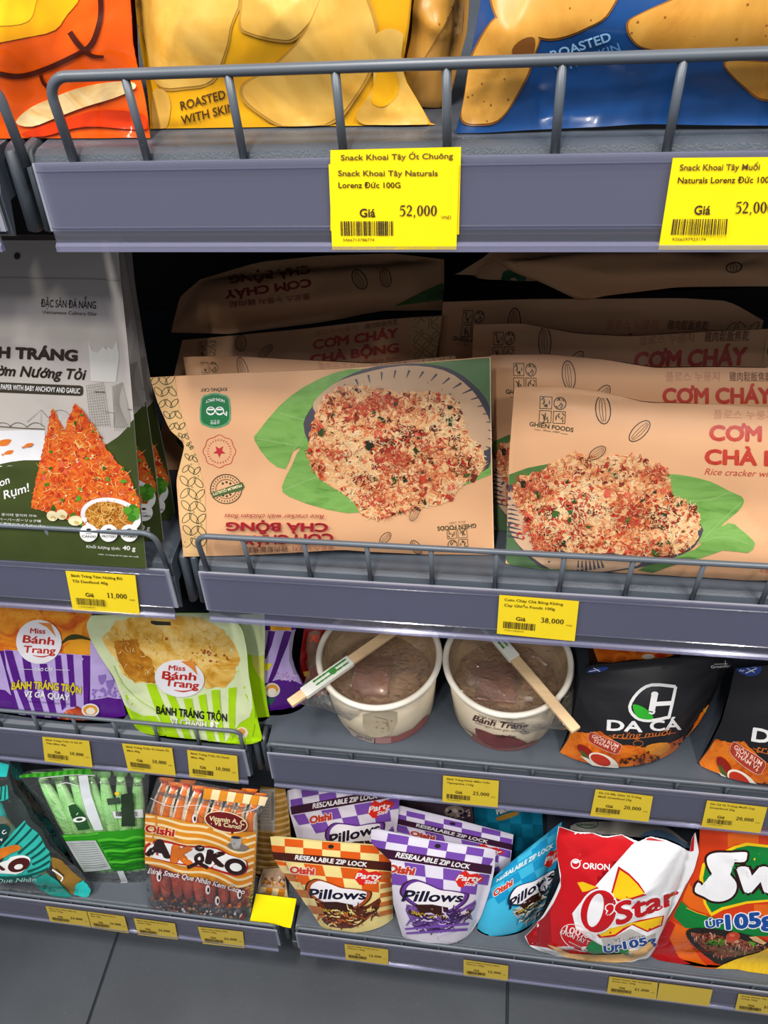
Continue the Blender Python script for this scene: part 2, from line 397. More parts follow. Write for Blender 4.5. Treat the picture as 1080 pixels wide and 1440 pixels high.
class Sheet:
    """A printed pouch (or card) standing on a leaning plane, outlined by four photo polylines."""
    def __init__(self, A, B, z, lean, left, right, bottom=None, top=None, thick=0.02, kind='pillow', crease=0.001, seed=1, ncrease=14, back=None, pexp=3.0, cw=(0.006, 0.02), yaw_plane=None, plane=None, ramp=0.0, push=0.0):
        if yaw_plane is not None: z = yaw_plane[0][2]
        P0, P1 = (on_z(A[0], A[1], z), on_z(B[0], B[1], z)) if yaw_plane is None else yaw_plane
        self.e1 = (P1-P0); self.e1 /= np.linalg.norm(self.e1)
        bk = np.cross(np.array([0, 0, 1.0]), self.e1); bk /= np.linalg.norm(bk)
        if bk[1] < 0: bk = -bk
        if push: P0 = P0+bk*push
        l = math.radians(lean)
        up = np.cross(self.e1, -bk); up = up if up[2] > 0 else -up
        self.e2 = math.cos(l)*up+math.sin(l)*bk; self.n = np.cross(self.e1, self.e2)
        if self.n[1] > 0: self.n = -self.n
        self.P0 = P0; self.ramp = ramp; self.zmin = z+0.0002 if (plane is None and lean < 40) else None
        if plane is not None: self.P0, self.e1, self.e2, self.n = plane
        self.T = thick; self.kind = kind; self.pexp = pexp
        self.Tb = thick*0.6 if back is None else back
        L, R_ = np.asarray(left, float), np.asarray(right, float)
        Bt = np.asarray(bottom if bottom is not None else [left[0], right[0]], float); Tp = np.asarray(top if top is not None else [left[-1], right[-1]], float)
        f = lambda p: self.to_plane(self.dense(p))
        self.L, self.R, self.Bt, self.Tp = f(L), f(R_), f(Bt), f(Tp)
        self.quad = np.array([self.to_plane(q)[0] for q in (L[0], R_[0], R_[-1], L[-1])])
        self.w = np.linalg.norm(self.quad[1]-self.quad[0]); self.h_ = np.linalg.norm(self.quad[3]-self.quad[0])
        rs = np.random.RandomState(seed); self.cr = []
        for _ in range(ncrease):
            c = rs.uniform(0.03, 0.97, 2)*np.array([self.w, self.h_]); a = rs.uniform(0, math.pi); ln = rs.uniform(0.12, 0.4)*min(self.w, self.h_)
            w_ = rs.uniform(*cw); self.cr.append((c, a, ln, w_, rs.uniform(-1, 1)*min(crease, 0.28*w_)))
        # puckers running in from the corners
        for k in range(int(ncrease*0.6)):
            cx, cy_ = rs.randint(2)*self.w, rs.randint(2)*self.h_
            a = math.atan2(self.h_/2-cy_, self.w/2-cx)+rs.uniform(-0.7, 0.7); ln = rs.uniform(0.1, 0.3)*self.h_
            self.cr.append((np.array([cx+math.cos(a)*ln*0.9, cy_+math.sin(a)*ln*0.9]), a, ln, cw[1]*0.5, rs.uniform(-1, 1)*min(crease*0.9, 0.14*cw[1])))
        self.art = Print()
    def dense(self, p):
        return resample(p, max(2, len(p)*4)) if len(p) > 2 else p
    def to_plane(self, px, off=0.0):
        d = rays(px); o = self.P0+self.n*0
        offv = np.asarray(off)
        t = ((self.P0-CAM)@self.n+offv)/(d@self.n)
        P = CAM+d*np.reshape(t, (-1, 1))-self.P0
        return np.stack([P@self.e1, P@self.e2], -1)
    def uv(self, ab):
        q = self.quad; a, b, c, d = q[0], q[1]-q[0], q[3]-q[0], q[0]-q[1]+q[2]-q[3]
        u = np.full(len(ab), 0.5); v = np.full(len(ab), 0.5)
        for _ in range(7):
            r = a+b*u[:, None]+c*v[:, None]+d*(u*v)[:, None]-ab
            ju = b+d*v[:, None]; jv = c+d*u[:, None]; det = ju[:, 0]*jv[:, 1]-ju[:, 1]*jv[:, 0]
            det = np.where(np.abs(det) < 1e-9, 1e-9, det)
            u = np.clip(u-(r[:, 0]*jv[:, 1]-r[:, 1]*jv[:, 0])/det, -0.6, 1.6); v = np.clip(v-(ju[:, 0]*r[:, 1]-ju[:, 1]*r[:, 0])/det, -0.6, 1.6)
        return u, v
    def height(self, ab):
        u, v = self.uv(ab)
        s = np.clip(np.abs(2*u-1), 0, 1); t = np.clip(np.abs(2*v-1), 0, 1); p = self.pexp
        if self.kind == 'pillow': base = ((1-s**p)*(1-t**p))**0.75
        elif self.kind == 'pouch':      # stand-up: thin at the top, full near the base
            vv = np.clip(v, 0, 1); base = (1-s**p)**0.8*np.sin(np.pi*np.clip(0.28+0.72*vv, 0, 1))**0.9
        elif self.kind == 'flat': base = (1-s**4)*(1-t**4)
        else: base = np.zeros(len(ab))
        if self.ramp: q_ = np.clip(np.clip(v, 0, 1)/self.ramp, 0, 1); base = base*q_*q_*(3-2*q_)
        edge = np.clip((1-s)*9, 0, 1)*np.clip((1-t)*9, 0, 1)*0.75+0.25
        c = np.zeros(len(ab)); x = u*self.w; y = v*self.h_
        for (p0, a, ln, w, amp) in self.cr:
            dx, dy = x-p0[0], y-p0[1]; al = dx*math.cos(a)+dy*math.sin(a); ac = -dx*math.sin(a)+dy*math.cos(a)
            c += amp*np.exp(-np.sqrt((ac/w)**2+0.02))*np.exp(-(al/ln)**2)
        return self.T*base+c*edge
    def world(self, ab, h, off=0.0):
        X = self.P0+self.e1*ab[:, :1]+self.e2*ab[:, 1:2]+self.n*np.reshape(h+off, (-1, 1))
        if self.zmin is not None: X[:, 2] = np.maximum(X[:, 2], self.zmin+np.reshape(off, -1)*0.3)
        return X
    def normals(self, ab, sgn=1):
        e = 0.0012
        ha = (self.height(ab+[e, 0])-self.height(ab-[e, 0]))/(2*e); hb = (self.height(ab+[0, e])-self.height(ab-[0, e]))/(2*e)
        N = self.n-self.e1*ha[:, None]-self.e2*hb[:, None]
        return N/np.linalg.norm(N, axis=1)[:, None]
    def lay(self, px, off=0.0):
        """photo pixels -> plane coordinates of the surface point seen there"""
        ab = self.to_plane(px, off); h = self.height(ab)
        for _ in range(7):
            ab = 0.3*ab+0.7*self.to_plane(px, h+off); h = self.height(ab)
        return ab, h
    def grid(self, nu, nv):
        u = np.linspace(0, 1, nu+1); v = np.linspace(0, 1, nv+1)
        L, R_, Bt, Tp = resample(self.L, nv+1), resample(self.R, nv+1), resample(self.Bt, nu+1), resample(self.Tp, nu+1)
        G = np.zeros((nv+1, nu+1, 2))
        for j in range(nv+1):
            for i in range(nu+1):
                a, b = u[i], v[j]
                G[j, i] = (1-a)*L[j]+a*R_[j]+(1-b)*Bt[i]+b*Tp[i]-((1-a)*(1-b)*L[0]+a*(1-b)*R_[0]+(1-a)*b*L[-1]+a*b*R_[-1])
        return G
    def build(self, name, label, cat, group, face, backm=None, seals=(0, 0), sealm=None, cell=0.0045, g=7.0, body_name='pouch_body', single=False, layer=0.00022, zig=0.0):
        nu = int(np.clip(self.w/cell, 6, 90)); nv = int(np.clip(self.h_/cell, 6, 90))
        G = self.grid(nu, nv); ab = G.reshape(-1, 2); h = self.height(ab)
        hb = -self.Tb*(h/max(self.T, 1e-6)) if self.Tb else h-0.0006
        hb = np.minimum(hb, h-0.0007)
        base = (self.world(np.array([[0.0, 0.0]]), 0.0)[0]+self.world(self.quad[1:2], 0.0)[0])/2
        F_ = self.world(ab, h); Bk = self.world(ab, hb); N = self.normals(ab)
        K = len(ab); idx = np.arange(K).reshape(nv+1, nu+1)
        flip = np.dot(np.cross(self.e1, self.e2), self.n) < 0
        def quadf(j, i, o=0):
            q = (idx[j, i]+o, idx[j, i+1]+o, idx[j+1, i+1]+o, idx[j+1, i]+o); return q if not flip else q[::-1]
        s0, s1 = int(round(nv*seals[0])), int(round(nv*seals[1]))
        parts = []
        if s0: parts.append(('bottom_seal', 0, s0))
        parts.append((body_name, s0, nv-s1))
        if s1: parts.append(('top_seal', nv-s1, nv))
        backm = backm or face
        cut = self.art.cut(g)
        border = np.concatenate([self.Bt[:-1], self.R[:-1], self.Tp[::-1][:-1], self.L[::-1][:-1]])
        lev = []; cut = [c for c in cut if c[2]]; laid = []
        for k, (m, v, f) in enumerate(cut):
            lo, hi = v.min(0), v.max(0); L = 0
            for (l2, lo2, hi2) in lev:
                if l2 >= L and (lo < hi2).all() and (hi > lo2).all(): L = l2+1
            lev.append((L, lo, hi))
        step = min(layer, 0.0022/max(1, max([q[0] for q in lev]+[0])))
        if cut:
            AV = np.concatenate([c[1] for c in cut]); OF = np.concatenate([np.full(len(c[1]), 0.0004+step*lev[k][0]) for k, c in enumerate(cut)])
            A2, H2 = self.lay(AV, OF); OUT = ~inside(A2, border)
            if OUT.any(): A2[OUT] = nearest(A2[OUT], border); H2 = self.height(A2)
            VV = self.uv(A2)[1]; NN = self.normals(A2); XX = self.world(A2, H2, OF); st = 0
            for m, v, f in cut:
                sl = slice(st, st+len(v)); st += len(v); o_ = OUT[sl]; p_ = A2[sl]; v_ = VV[sl]
                q4 = np.array([q if len(q) == 4 else (q[0], q[1], q[2], q[2]) for q in f])
                keep = ~o_[q4].all(1); q4 = q4[keep]
                if not len(q4): continue
                c = p_[q4]; c2 = np.roll(c, -1, 1); sg = (c[:, :, 0]*c2[:, :, 1]-c[:, :, 1]*c2[:, :, 0]).sum(1); vm = v_[q4].mean(1)
                g2 = [tuple(q[:3]) if q[2] == q[3] else tuple(q) for q in q4.tolist()]
                g2 = [q[::-1] if (k_ < 0) != flip else q for q, k_ in zip(g2, sg)]
                laid.append((p_, None, g2, vm, [tuple(x) for x in NN[sl].tolist()], [tuple(x) for x in XX[sl].tolist()], m))
        if single: root = None
        else: root = empty(name, tuple(base), label, cat, group)
        res = None
        for pn, j0, j1 in parts:
            V = [tuple(p) for p in F_]+[tuple(p) for p in Bk]; Nn = [tuple(p) for p in N]+[tuple(-p) for p in N]
            Fc, Mi = [], []; mats = [face if pn == body_name else (sealm or face), backm]
            for j in range(j0, j1):
                for i in range(nu):
                    Fc.append(quadf(j, i)); Mi.append(0); Fc.append(quadf(j, i, K)[::-1]); Mi.append(1)
            loop = [idx[j0, i] for i in range(nu)]+[idx[j, nu] for j in range(j0, j1)]+[idx[j1, i] for i in range(nu, 0, -1)]+[idx[j, 0] for j in range(j1, j0, -1)]
            for a, b in zip(loop, loop[1:]+loop[:1]):
                q = (b, a, a+K, b+K); Fc.append(q if not flip else q[::-1]); Mi.append(0)
            if True:
                for a2, h2, f, vm, N2, X2, m in laid:
                    lo_, hi_ = (-9 if j0 == 0 else j0/nv), (9 if j1 == nv else j1/nv)
                    f = [q for q, vv in zip(f, vm) if lo_ <= vv < hi_]
                    if not f: continue
                    o = len(V); V += X2; Nn += N2
                    if m not in mats: mats.append(m)
                    mi = mats.index(m)
                    for q in f: Fc.append(tuple(i+o for i in q)); Mi.append(mi)
            used = sorted({i for q in Fc for i in q}); mp = {k: i for i, k in enumerate(used)}
            me = bpy.data.meshes.new(pn); me.from_pydata([V[k] for k in used], [], [[mp[k] for k in q] for q in Fc])
            for m in mats: me.materials.append(m)
            me.polygons.foreach_set('material_index', Mi); me.polygons.foreach_set('use_smooth', [True]*len(Mi))
            me.update()
            me.normals_split_custom_set_from_vertices([Nn[k] for k in used])
            if single:
                me.transform(Matrix.Translation(-Vector(base))); me.name = name
                o = bpy.data.objects.new(name, me); COL.objects.link(o); o.location = base; tag(o, label, cat, group); res = o
            else:
                link_mesh(pn, me, root)
        self.root = root if root is not None else res
        return self.root
# ------------------------------------------------------------------ the store fixture
GREY = mat('#464d56', rough=0.42, spec=0.5, var=0.03, vs=12, bump=0.15, bs=900, name='grey_powder_coat')
WIRE = mat('#555c65', rough=0.35, spec=0.5, var=0.02, name='grey_wire_coat')
RAILBACK = mat('#8d8f9c', rough=0.5, var=0.03, vs=8, name='rail_insert_grey')
CAP = mat('#3c424a', rough=0.4, var=0.02, name='end_cap_dark')
DARK = mat('#15161a', rough=0.7, var=0.05, name='dark_back_panel')
RAILCLEAR = clearmat('clear_rail_cover', tint='#e4e4ee', gloss=0.10, rough=0.10, bump=0.02, bs=30, haze=0.12, hazecol='#9a9cae')
LIPCLEAR = clearmat('clear_rail_lip', tint='#e4e4f6', gloss=0.25, rough=0.10, haze=0.25, hazecol='#b9b9dc')

def floormat():
    m = bpy.data.materials.new('dark_slate_tile'); m.use_nodes = True; nt = m.node_tree; b = nt.nodes['Principled BSDF']
    tc = nt.nodes.new('ShaderNodeTexCoord')
    n = nt.nodes.new('ShaderNodeTexNoise'); n.inputs['Scale'].default_value = 5.0; n.inputs['Detail'].default_value = 8
    nt.links.new(tc.outputs['Object'], n.inputs['Vector'])
    r = nt.nodes.new('ShaderNodeValToRGB'); r.color_ramp.elements[0].position = 0.35; r.color_ramp.elements[1].position = 0.7
    r.color_ramp.elements[0].color = rgb('#2b3037'); r.color_ramp.elements[1].color = rgb('#3a3f46')
    nt.links.new(n.outputs['Fac'], r.inputs['Fac'])
    v = nt.nodes.new('ShaderNodeTexVoronoi'); v.inputs['Scale'].default_value = 130; nt.links.new(tc.outputs['Object'], v.inputs['Vector'])
    lt = nt.nodes.new('ShaderNodeMath'); lt.operation = 'LESS_THAN'; lt.inputs[1].default_value = 0.07; nt.links.new(v.outputs['Distance'], lt.inputs[0])
    mu = nt.nodes.new('ShaderNodeMath'); mu.operation = 'MULTIPLY'; mu.inputs[1].default_value = 0.25; nt.links.new(lt.outputs[0], mu.inputs[0])
    mx = nt.nodes.new('ShaderNodeMix'); mx.data_type = 'RGBA'; mx.inputs[7].default_value = rgb('#9aa0a8')
    nt.links.new(mu.outputs[0], mx.inputs[0]); nt.links.new(r.outputs['Color'], mx.inputs[6]); nt.links.new(mx.outputs[2], b.inputs['Base Color'])
    b.inputs['Roughness'].default_value = 0.45
    bp = nt.nodes.new('ShaderNodeBump'); bp.inputs['Strength'].default_value = 0.1; n2 = nt.nodes.new('ShaderNodeTexNoise'); n2.inputs['Scale'].default_value = 60
    nt.links.new(tc.outputs['Object'], n2.inputs['Vector']); nt.links.new(n2.outputs['Fac'], bp.inputs['Height']); nt.links.new(bp.outputs['Normal'], b.inputs['Normal'])
    return m
bm = bmesh.new()
TX0, TS = 0.0606, 0.648
for i in range(-3, 3):
    for j in range(-3, 2):
        x0 = TX0+i*TS; y0 = 0.45-TS+j*TS
        add_box(bm, x0+0.0018, x0+TS-0.0018, y0+0.0018, y0+TS-0.0018, -0.02, 0.0, bevel=0.001, seg=1)
add_box(bm, TX0-3*TS, TX0+3*TS, 0.45-4*TS, 0.45+TS, -0.03, -0.003, mi=1)
struct(from_bm('floor', bm, [floormat(), mat('#23262b', rough=0.9, name='tile_joint')], smooth=False))

GAPX = -0.2633
LIPS = [(0.3785, CAMZ-0.1913), (0.3915, CAMZ-0.5535), (0.3954, CAMZ-0.8966), (0.3033, CAMZ-1.2518)]
TILT = math.radians(10); RH = [0.046, 0.055, 0.060, 0.054]
RIGHTX, LEFTX = 0.66, -1.19
BACKY = 0.83
bm = bmesh.new(); add_box(bm, LEFTX-0.03, RIGHTX+0.03, BACKY, BACKY+0.03, 0.0, 1.95)
struct(from_bm('wall_back', bm, DARK, smooth=False))
# kick plate and uprights of the gondola
for side, (x0, x1) in (('left', (LEFTX, GAPX-0.006)), ('right', (GAPX+0.006, RIGHTX))):
    bm = bmesh.new(); add_box(bm, x0, x1, 0.372, 0.384, 0.0, CAMZ-1.262, bevel=0.002)
    struct(from_bm('baseboard_'+side, bm, mat('#2b2f35', rough=0.5, name='dark_kick_plate'), smooth=False))
SHELFZ = []
def rail_pt(i, s, out=0.0):
    """point on the front of rail i, s metres up its face from the lower lip"""
    y, z = LIPS[i]
    return (y+math.sin(TILT)*s-math.cos(TILT)*out, z+math.cos(TILT)*s+math.sin(TILT)*out)
def shelf(i, side, label):
    y, z = LIPS[i]; H = RH[i]; ty, tz = rail_pt(i, H); zs = tz+0.002
    x0, x1 = (GAPX+0.0165, RIGHTX) if side == 'r' else (LEFTX, GAPX-0.0165)
    root = empty('shelf', ((x0+x1)/2, y+0.2, z), label, 'shelf', None)
    bm = bmesh.new()     # tray with rounded nose
    nose = [(BACKY-0.004, zs), (ty+0.014, zs), (ty+0.009, zs-0.0018), (ty+0.0065, zs-0.007), (ty+0.0065, zs-0.016), (ty+0.004, zs-0.020), (y+0.008, z+0.006), (y+0.010, z+0.004), (ty+0.010, zs-0.026), (BACKY-0.004, zs-0.026)]
    add_prism(bm, nose, x0-0.004 if side == 'r' else x0, x1 if side == 'r' else x1+0.004)
    deep = [(BACKY-0.004, zs), (y+0.048, zs), (y+0.048, zs-0.026), (BACKY-0.004, zs-0.026)]
    add_prism(bm, deep, *((x0-0.0163, x0-0.004) if side == 'r' else (x1+0.004, x1+0.0163)))
    from_bm('shelf_board', bm, GREY, root, smooth=False)
    # grey insert behind the clear cover
    def strip(s0, s1, o0, o1, a, b):
        p = [rail_pt(i, s0, o0), rail_pt(i, s1, o0), rail_pt(i, s1, o1), rail_pt(i, s0, o1)]
        bm = bmesh.new(); add_prism(bm, p, a, b); return bm
    a, b = (x0+0.000, x1) if side == 'r' else (x0, x1)
    from_bm('price_rail', strip(0.010, H-0.001, -0.0045, -0.0025, a-0.003 if side == 'r' else a, b if side == 'r' else b+0.003), RAILBACK, root, smooth=False)
    bm = strip(0.004, H, -0.0008, 0.0002, a, b)
    for s in (0.0125, H-0.0045):
        p = [rail_pt(i, s-0.0007, 0.0002), rail_pt(i, s+0.0007, 0.0002), rail_pt(i, s, 0.0009)]; add_prism(bm, p, a, b)
    from_bm('rail_cover', bm, RAILCLEAR, root, smooth=False)
    bm = bmesh.new(); add_prism(bm, [rail_pt(i, 0.0, -0.001), rail_pt(i, 0.0045, -0.001), rail_pt(i, 0.0045, 0.0006), rail_pt(i, 0.003, 0.0022), rail_pt(i, 0.0, 0.0022)], a, b)
    from_bm('rail_lip', bm, LIPCLEAR, root, smooth=False)
    # rounded end cap beside the joint
    c = GAPX+(0.0052 if side == 'r' else -0.0052)
    bm = bmesh.new(); add_box(bm, c-0.0036, c+0.0036, y+0.004, y+0.036, z+0.001, z+H+0.003, bevel=0.0035, seg=4)
    sh = math.tan(TILT)
    for v in bm.verts: v.co.y += (v.co.z-z)*sh
    for v in bm.verts:      # rounded nose at the top and bottom of the cap
        k = (v.co.z-z)/(H+0.004)
        v.co.y += 0.016*max(0, abs(2*k-1)-0.55)/0.45*(1 if v.co.y < y+0.03 else 0)
    from_bm('end_cap', bm, CAP, root)
    if i == 3 and side == 'r': foot(root)
    return zs
NAMES = ['top', 'second', 'third', 'bottom']
def foot(root):
    bm = bmesh.new(); add_box(bm, GAPX-0.002, GAPX+0.010, 0.318, 0.366, CAMZ-1.285, CAMZ-1.257, bevel=0.002)
    from_bm('foot_bracket', bm, CAP, root, smooth=False)
for i in range(4):
    w = ['top shelf', 'second shelf', 'third shelf', 'bottom shelf'][i]
    what = ['holding the yellow and blue chip bags', 'under the tan rice cracker bags', 'under the two paper bowls', 'under the checkered pouches'][i]
    whatl = ['under the orange snack bag', 'holding the grey and olive pouches', 'under the striped pouches', 'under the biscuit packs'][i]
    SHELFZ.append(shelf(i, 'r', 'grey metal %s right of the joint, %s' % (w, what)))
    shelf(i, 'l', 'grey metal %s left of the joint, %s' % (w, whatl))

FH = [0.040, 0.043, 0.013, 0.011]; FHL = [0.040, 0.043, 0.030, 0.011]
def fence(i, side, label, bars, xe, hgt, lean=0.0, r=0.0022):
    """wire fence insert: one looped rail and upright bars"""
    ty, tz = rail_pt(i, RH[i]); fy = ty+0.0062; z0 = tz-0.004; z1 = tz+hgt
    far = RIGHTX-0.01 if side == 'r' else LEFTX+0.01
    sg = 1 if side == 'r' else -1
    root = empty('wire_fence', ((xe+far)/2, fy, tz), label, 'shelf fence', 'wire shelf fences')
    R_ = min(0.011, hgt*0.45); pts = [(xe, fy, z0), (xe, fy+lean*0.5, z1-R_)]
    for k in range(1, 7):
        a = math.pi/2*k/6; pts.append((xe+sg*R_*(1-math.cos(a)), fy+lean, z1-R_+R_*math.sin(a)))
    pts += [(far-sg*R_, fy+lean, z1)]
    for k in range(1, 7):
        a = math.pi/2*k/6; pts.append((far-sg*R_*(1-math.sin(a)), fy+lean, z1-R_+R_*math.cos(a)))
    pts += [(far, fy, z0)]
    bm = bmesh.new(); add_tube(bm, pts, r*1.12, 10); from_bm('top_rail', bm, WIRE, root)
    for x in bars:
        bm = bmesh.new(); add_tube(bm, [(x, fy, z0), (x, fy+lean, z1)], r*0.95, 8); from_bm('upright_bar', bm, WIRE, root)
fence(0, 'r', 'grey wire fence in front of the yellow and blue chip bags', [-0.1863+0.0522*k for k in range(0, 14)], -0.2275, 0.0385, r=0.0024)
fence(0, 'l', 'grey wire fence at the left edge, below the orange snack bag', [-0.30-0.0522*k for k in range(0, 12)], -0.2555, 0.0385, r=0.0024)
fence(1, 'r', 'grey wire fence in front of the tan rice cracker bags', [-0.2022+0.0521*k for k in range(0, 14)], -0.2425, 0.042)
fence(1, 'l', 'grey wire fence in front of the grey and olive pouches', [-0.325-0.0521*k for k in range(0, 14)], -0.2790, 0.042)
fence(2, 'r', 'low grey wire fence in front of the two paper bowls', [-0.2+0.0521*k for k in range(0, 14)], -0.2470, 0.0155)
fence(2, 'l', 'grey wire fence in front of the purple and lime striped pouches', [-0.335-0.0521*k for k in range(0, 14)], -0.2800, 0.027, lean=0.006)
fence(3, 'r', 'low grey wire fence in front of the checkered pouches and red chip bag', [-0.2+0.0521*k for k in range(0, 14)], -0.2470, 0.014)
fence(3, 'l', 'low grey wire fence in front of the teal, green and brown biscuit packs', [-0.335-0.0521*k for k in range(0, 14)], -0.2800, 0.009)
# ------------------------------------------------------------------ goods: helpers
def C(x0, y0, s):
    return lambda *p: [(x0+a/s, y0+b/s) for a, b in p] if len(p) > 1 else (x0+p[0][0]/s, y0+p[0][1]/s)
def homog(src, dst):
    A, b = [], []
    for (x, y), (u, v) in zip(src, dst):
        A += [[x, y, 1, 0, 0, 0, -u*x, -u*y], [0, 0, 0, x, y, 1, -v*x, -v*y]]; b += [u, v]
    h = np.append(np.linalg.solve(np.array(A, float), np.array(b, float)), 1).reshape(3, 3)
    def f(p):
        q = np.c_[p, np.ones(len(p))]@h.T; return q[:, :2]/q[:, 2:]
    return f
class TPrint(Print):
    """artwork drawn once and carried over to another bag of the same kind"""
    def __init__(self, art, tf):
        super().__init__(); self.items = [(m, tf(v), f) for m, v, f in art.items]
ZS = SHELFZ
LEAF_LT = foodmat('leaf_light', ['#56873a', '#6f9f4a', '#7fae58', '#628f42'], scale=14, stretch=(1, 1, 5), rough=0.5)
LEAF_DK = foodmat('leaf_dark', ['#456b34', '#547e3e', '#3f6438'], scale=14, stretch=(1, 1, 5), rough=0.5)
KRAFT = mat('#e4af83', rough=0.48, spec=0.35, var=0.03, vs=9, name='kraft_paper_film')
KRAFTY = mat('#dfb57e', rough=0.5, var=0.03)
FLOSS = foodmat('rice_cracker_floss', ['#7a2f1c', '#c2502c', '#dd8d58', '#eac694', '#e2a468', '#f1dcae', '#cf6a48'], scale=48, detail=10, dist=2.2, rough=0.55)
INK = mat('#2f3a22', rough=0.5, var=0); INKB = mat('#2a2320', rough=0.5, var=0)
REDINK = mat('#a3202c', rough=0.45, var=0); REDLT = mat('#cf5a4e', rough=0.45, var=0)
PLATE = mat('#c9a585', rough=0.5, var=0.06, vs=20); PLATERIM = mat('#4a4650', rough=0.5, var=0.05)
WHITE = mat('#efeeee', rough=0.4, var=0.0); CREAM = mat('#f0dcae', rough=0.5, var=0.03)
SM = [mat(c, rough=0.5, var=0) for c in ('#b5422c', '#c9603c', '#d98a52', '#e5b078', '#eecb98', '#f3dfb4', '#efd3a2')]
RB = [mat(c, rough=0.45, var=0) for c in ('#b5281f', '#c9432c', '#a83a2a', '#d6604a')]
GB = [mat(c, rough=0.45, var=0) for c in ('#2c3a1c', '#3f5a26', '#22281a', '#33471f')]

def almond(P, m, cx, cy, L, w, rot):
    t = np.linspace(0, math.pi, 9); r = math.radians(rot)
    def tr(x, y): return np.stack([cx+x*math.cos(r)-y*math.sin(r), cy+x*math.sin(r)+y*math.cos(r)], -1)
    x = -np.cos(t)*L/2; P.line(m, np.r_[tr(x, np.sin(t)*w/2), tr(x[::-1], -np.sin(t)*w/2)], max(0.7, w*0.07), closed=True)
    for k in (-0.35, 0.1, 0.5): P.line(m, tr(x[1:-1]*0.9, np.sin(t[1:-1])*w/2*k), max(0.4, w*0.035))
def leafring(P, m, cx, cy, L, w, rot):
    t = np.linspace(0, math.pi, 7); r = math.radians(rot)
    def tr(x, y): return np.stack([cx+x*math.cos(r)-y*math.sin(r), cy+x*math.sin(r)+y*math.cos(r)], -1)
    x = -np.cos(t)*L/2; P.line(m, np.r_[tr(x, np.sin(t)**1.3*w/2), tr(x[::-1], -np.sin(t[::-1])**1.3*w/2)[1:-1]], 1.0, closed=True)
def leafstrip(P, m, left, right, n, cols=3):
    left, right = resample(left, n+1), resample(right, n+1)
    for j in range(n):
        for i in range(cols):
            u = (i+0.5)/cols; c = left[j]*(1-u)+right[j]*u
            d = left[min(j+1, n)]-left[j]; L = min(np.hypot(*d)*1.05, np.hypot(*(right[j]-left[j]))/cols*1.75)
            leafring(P, m, c[0], c[1], L, L*0.48, 48 if (i+j) % 2 else -48)
            if (i+j) % 2 == 0 and i < cols-1: P.ring(m, (left[j]*(1-u)+right[j]*u)[0]+L*0.55, c[1]-L*0.45, 1.1, 1.1, 0.5, n=8)
def mosaic(P, m, cx, cy, s, rot=0.0):
    """four small tile ornaments of a leaf brand mark"""
    r = math.radians(rot)
    def tr(x, y): return (cx+x*math.cos(r)-y*math.sin(r), cy+x*math.sin(r)+y*math.cos(r))
    rs = random.Random(3)
    for q, (ox, oy) in enumerate(((-0.52, -0.52), (0.52, -0.52), (-0.52, 0.52), (0.52, 0.52))):
        if q == 1: P.ring(m, *tr(ox*s, oy*s), s*0.45, s*0.45, s*0.06, n=18)
        else: P.line(m, [tr((ox+a)*s, (oy+b)*s) for a, b in ((-.44, -.44), (.44, -.44), (.44, .44), (-.44, .44))], s*0.06, closed=True)
        for k in range(7):
            a = tr((ox+rs.uniform(-.3, .3))*s, (oy+rs.uniform(-.3, .3))*s); an = rs.choice((0.8, 2.3, 1.57))+r
            P.line(m, [(a[0]-math.cos(an)*s*.16, a[1]-math.sin(an)*s*.16), a, (a[0]+math.cos(an)*s*.16, a[1]+math.sin(an)*s*.16)], [s*.02, s*.09, s*.02])
BURNT = [mat(c, rough=0.5, var=0) for c in ('#6e2a18', '#8a3a20', '#5a2414')]
def floss(P, poly, seed, k=1.0):
    P.poly(FLOSS, poly, rough=2.6, step=3.5, seed=seed)
    P.blobs(BURNT, poly, int(60*k), 2, 7, seed+8, sides=9, jag=0.6)
    P.strands(SM, poly, int(800*k), 13, 1.5, seed+3, curl=1.2, field=(30, seed))
    P.blobs(RB, poly, int(40*k), 2, 6, seed+6, sides=9, jag=0.6)
    P.strands(SM[:3]+RB, poly, int(330*k), 9, 1.7, seed+9, curl=1.2, field=(19, seed+3)); P.strands(BURNT, poly, int(110*k), 8, 1.5, seed+10, curl=1.2)
    rs = np.random.RandomState(seed+20); Q = np.asarray(poly, float); lo, hi = Q.min(0), Q.max(0); cs = rs.uniform(lo, hi, (80, 2)); cs = cs[inside(cs, Q)][:13]
    for i, c in enumerate(cs):
        t = np.linspace(0, 6.28, 12, endpoint=False); r = rs.uniform(10, 22); ring = c+np.stack([np.cos(t)*r*1.3, np.sin(t)*r*0.8], -1)
        P.strands(RB+SM[:2] if i % 4 else BURNT+RB[:1], ring, int(r*2.6), 9, 1.9, seed+30+i, curl=1.2)
    P.blobs(GB, poly, int(24*k), 2.0, 6, seed+4, sides=8, jag=0.7)
    P.strands(SM, poly, int(800*k), 11, 0.8, seed+5, curl=1.4, field=(30, seed))

# ------------------------------------------------------------------ top shelf: potato snacks
Z = ZS[0]+0.0005
CHIP = foodmat('potato_chip_print', ['#c9902c', '#d8a648', '#e0b45a', '#d09a38'], scale=16, detail=6, dist=0.6, rough=0.3)
CHIPB = foodmat('potato_chip_print_dark', ['#a86820', '#c48a36', '#cf9842', '#b4772a'], scale=20, detail=8, dist=0.6, rough=0.32, spots='#8a5a22', spot_scale=160, spot_at=0.10)
CHIPEDGE = mat('#b98a35', rough=0.35); CHIPEDGEB = mat('#8a561f', rough=0.35)
s = Sheet((0, 195), (210, 195), Z, 20, [(-215, 196), (-235, 60), (-240, -250)], [(211, 195), (202, 130), (186, 62), (180, -40), (170, -250)],
          bottom=[(-215, 196), (-40, 200), (30, 194), (100, 196), (211, 195)], thick=0.020, back=0.03, ramp=0.4, crease=0.0045, seed=4, ncrease=44, cw=(0.004, 0.014))
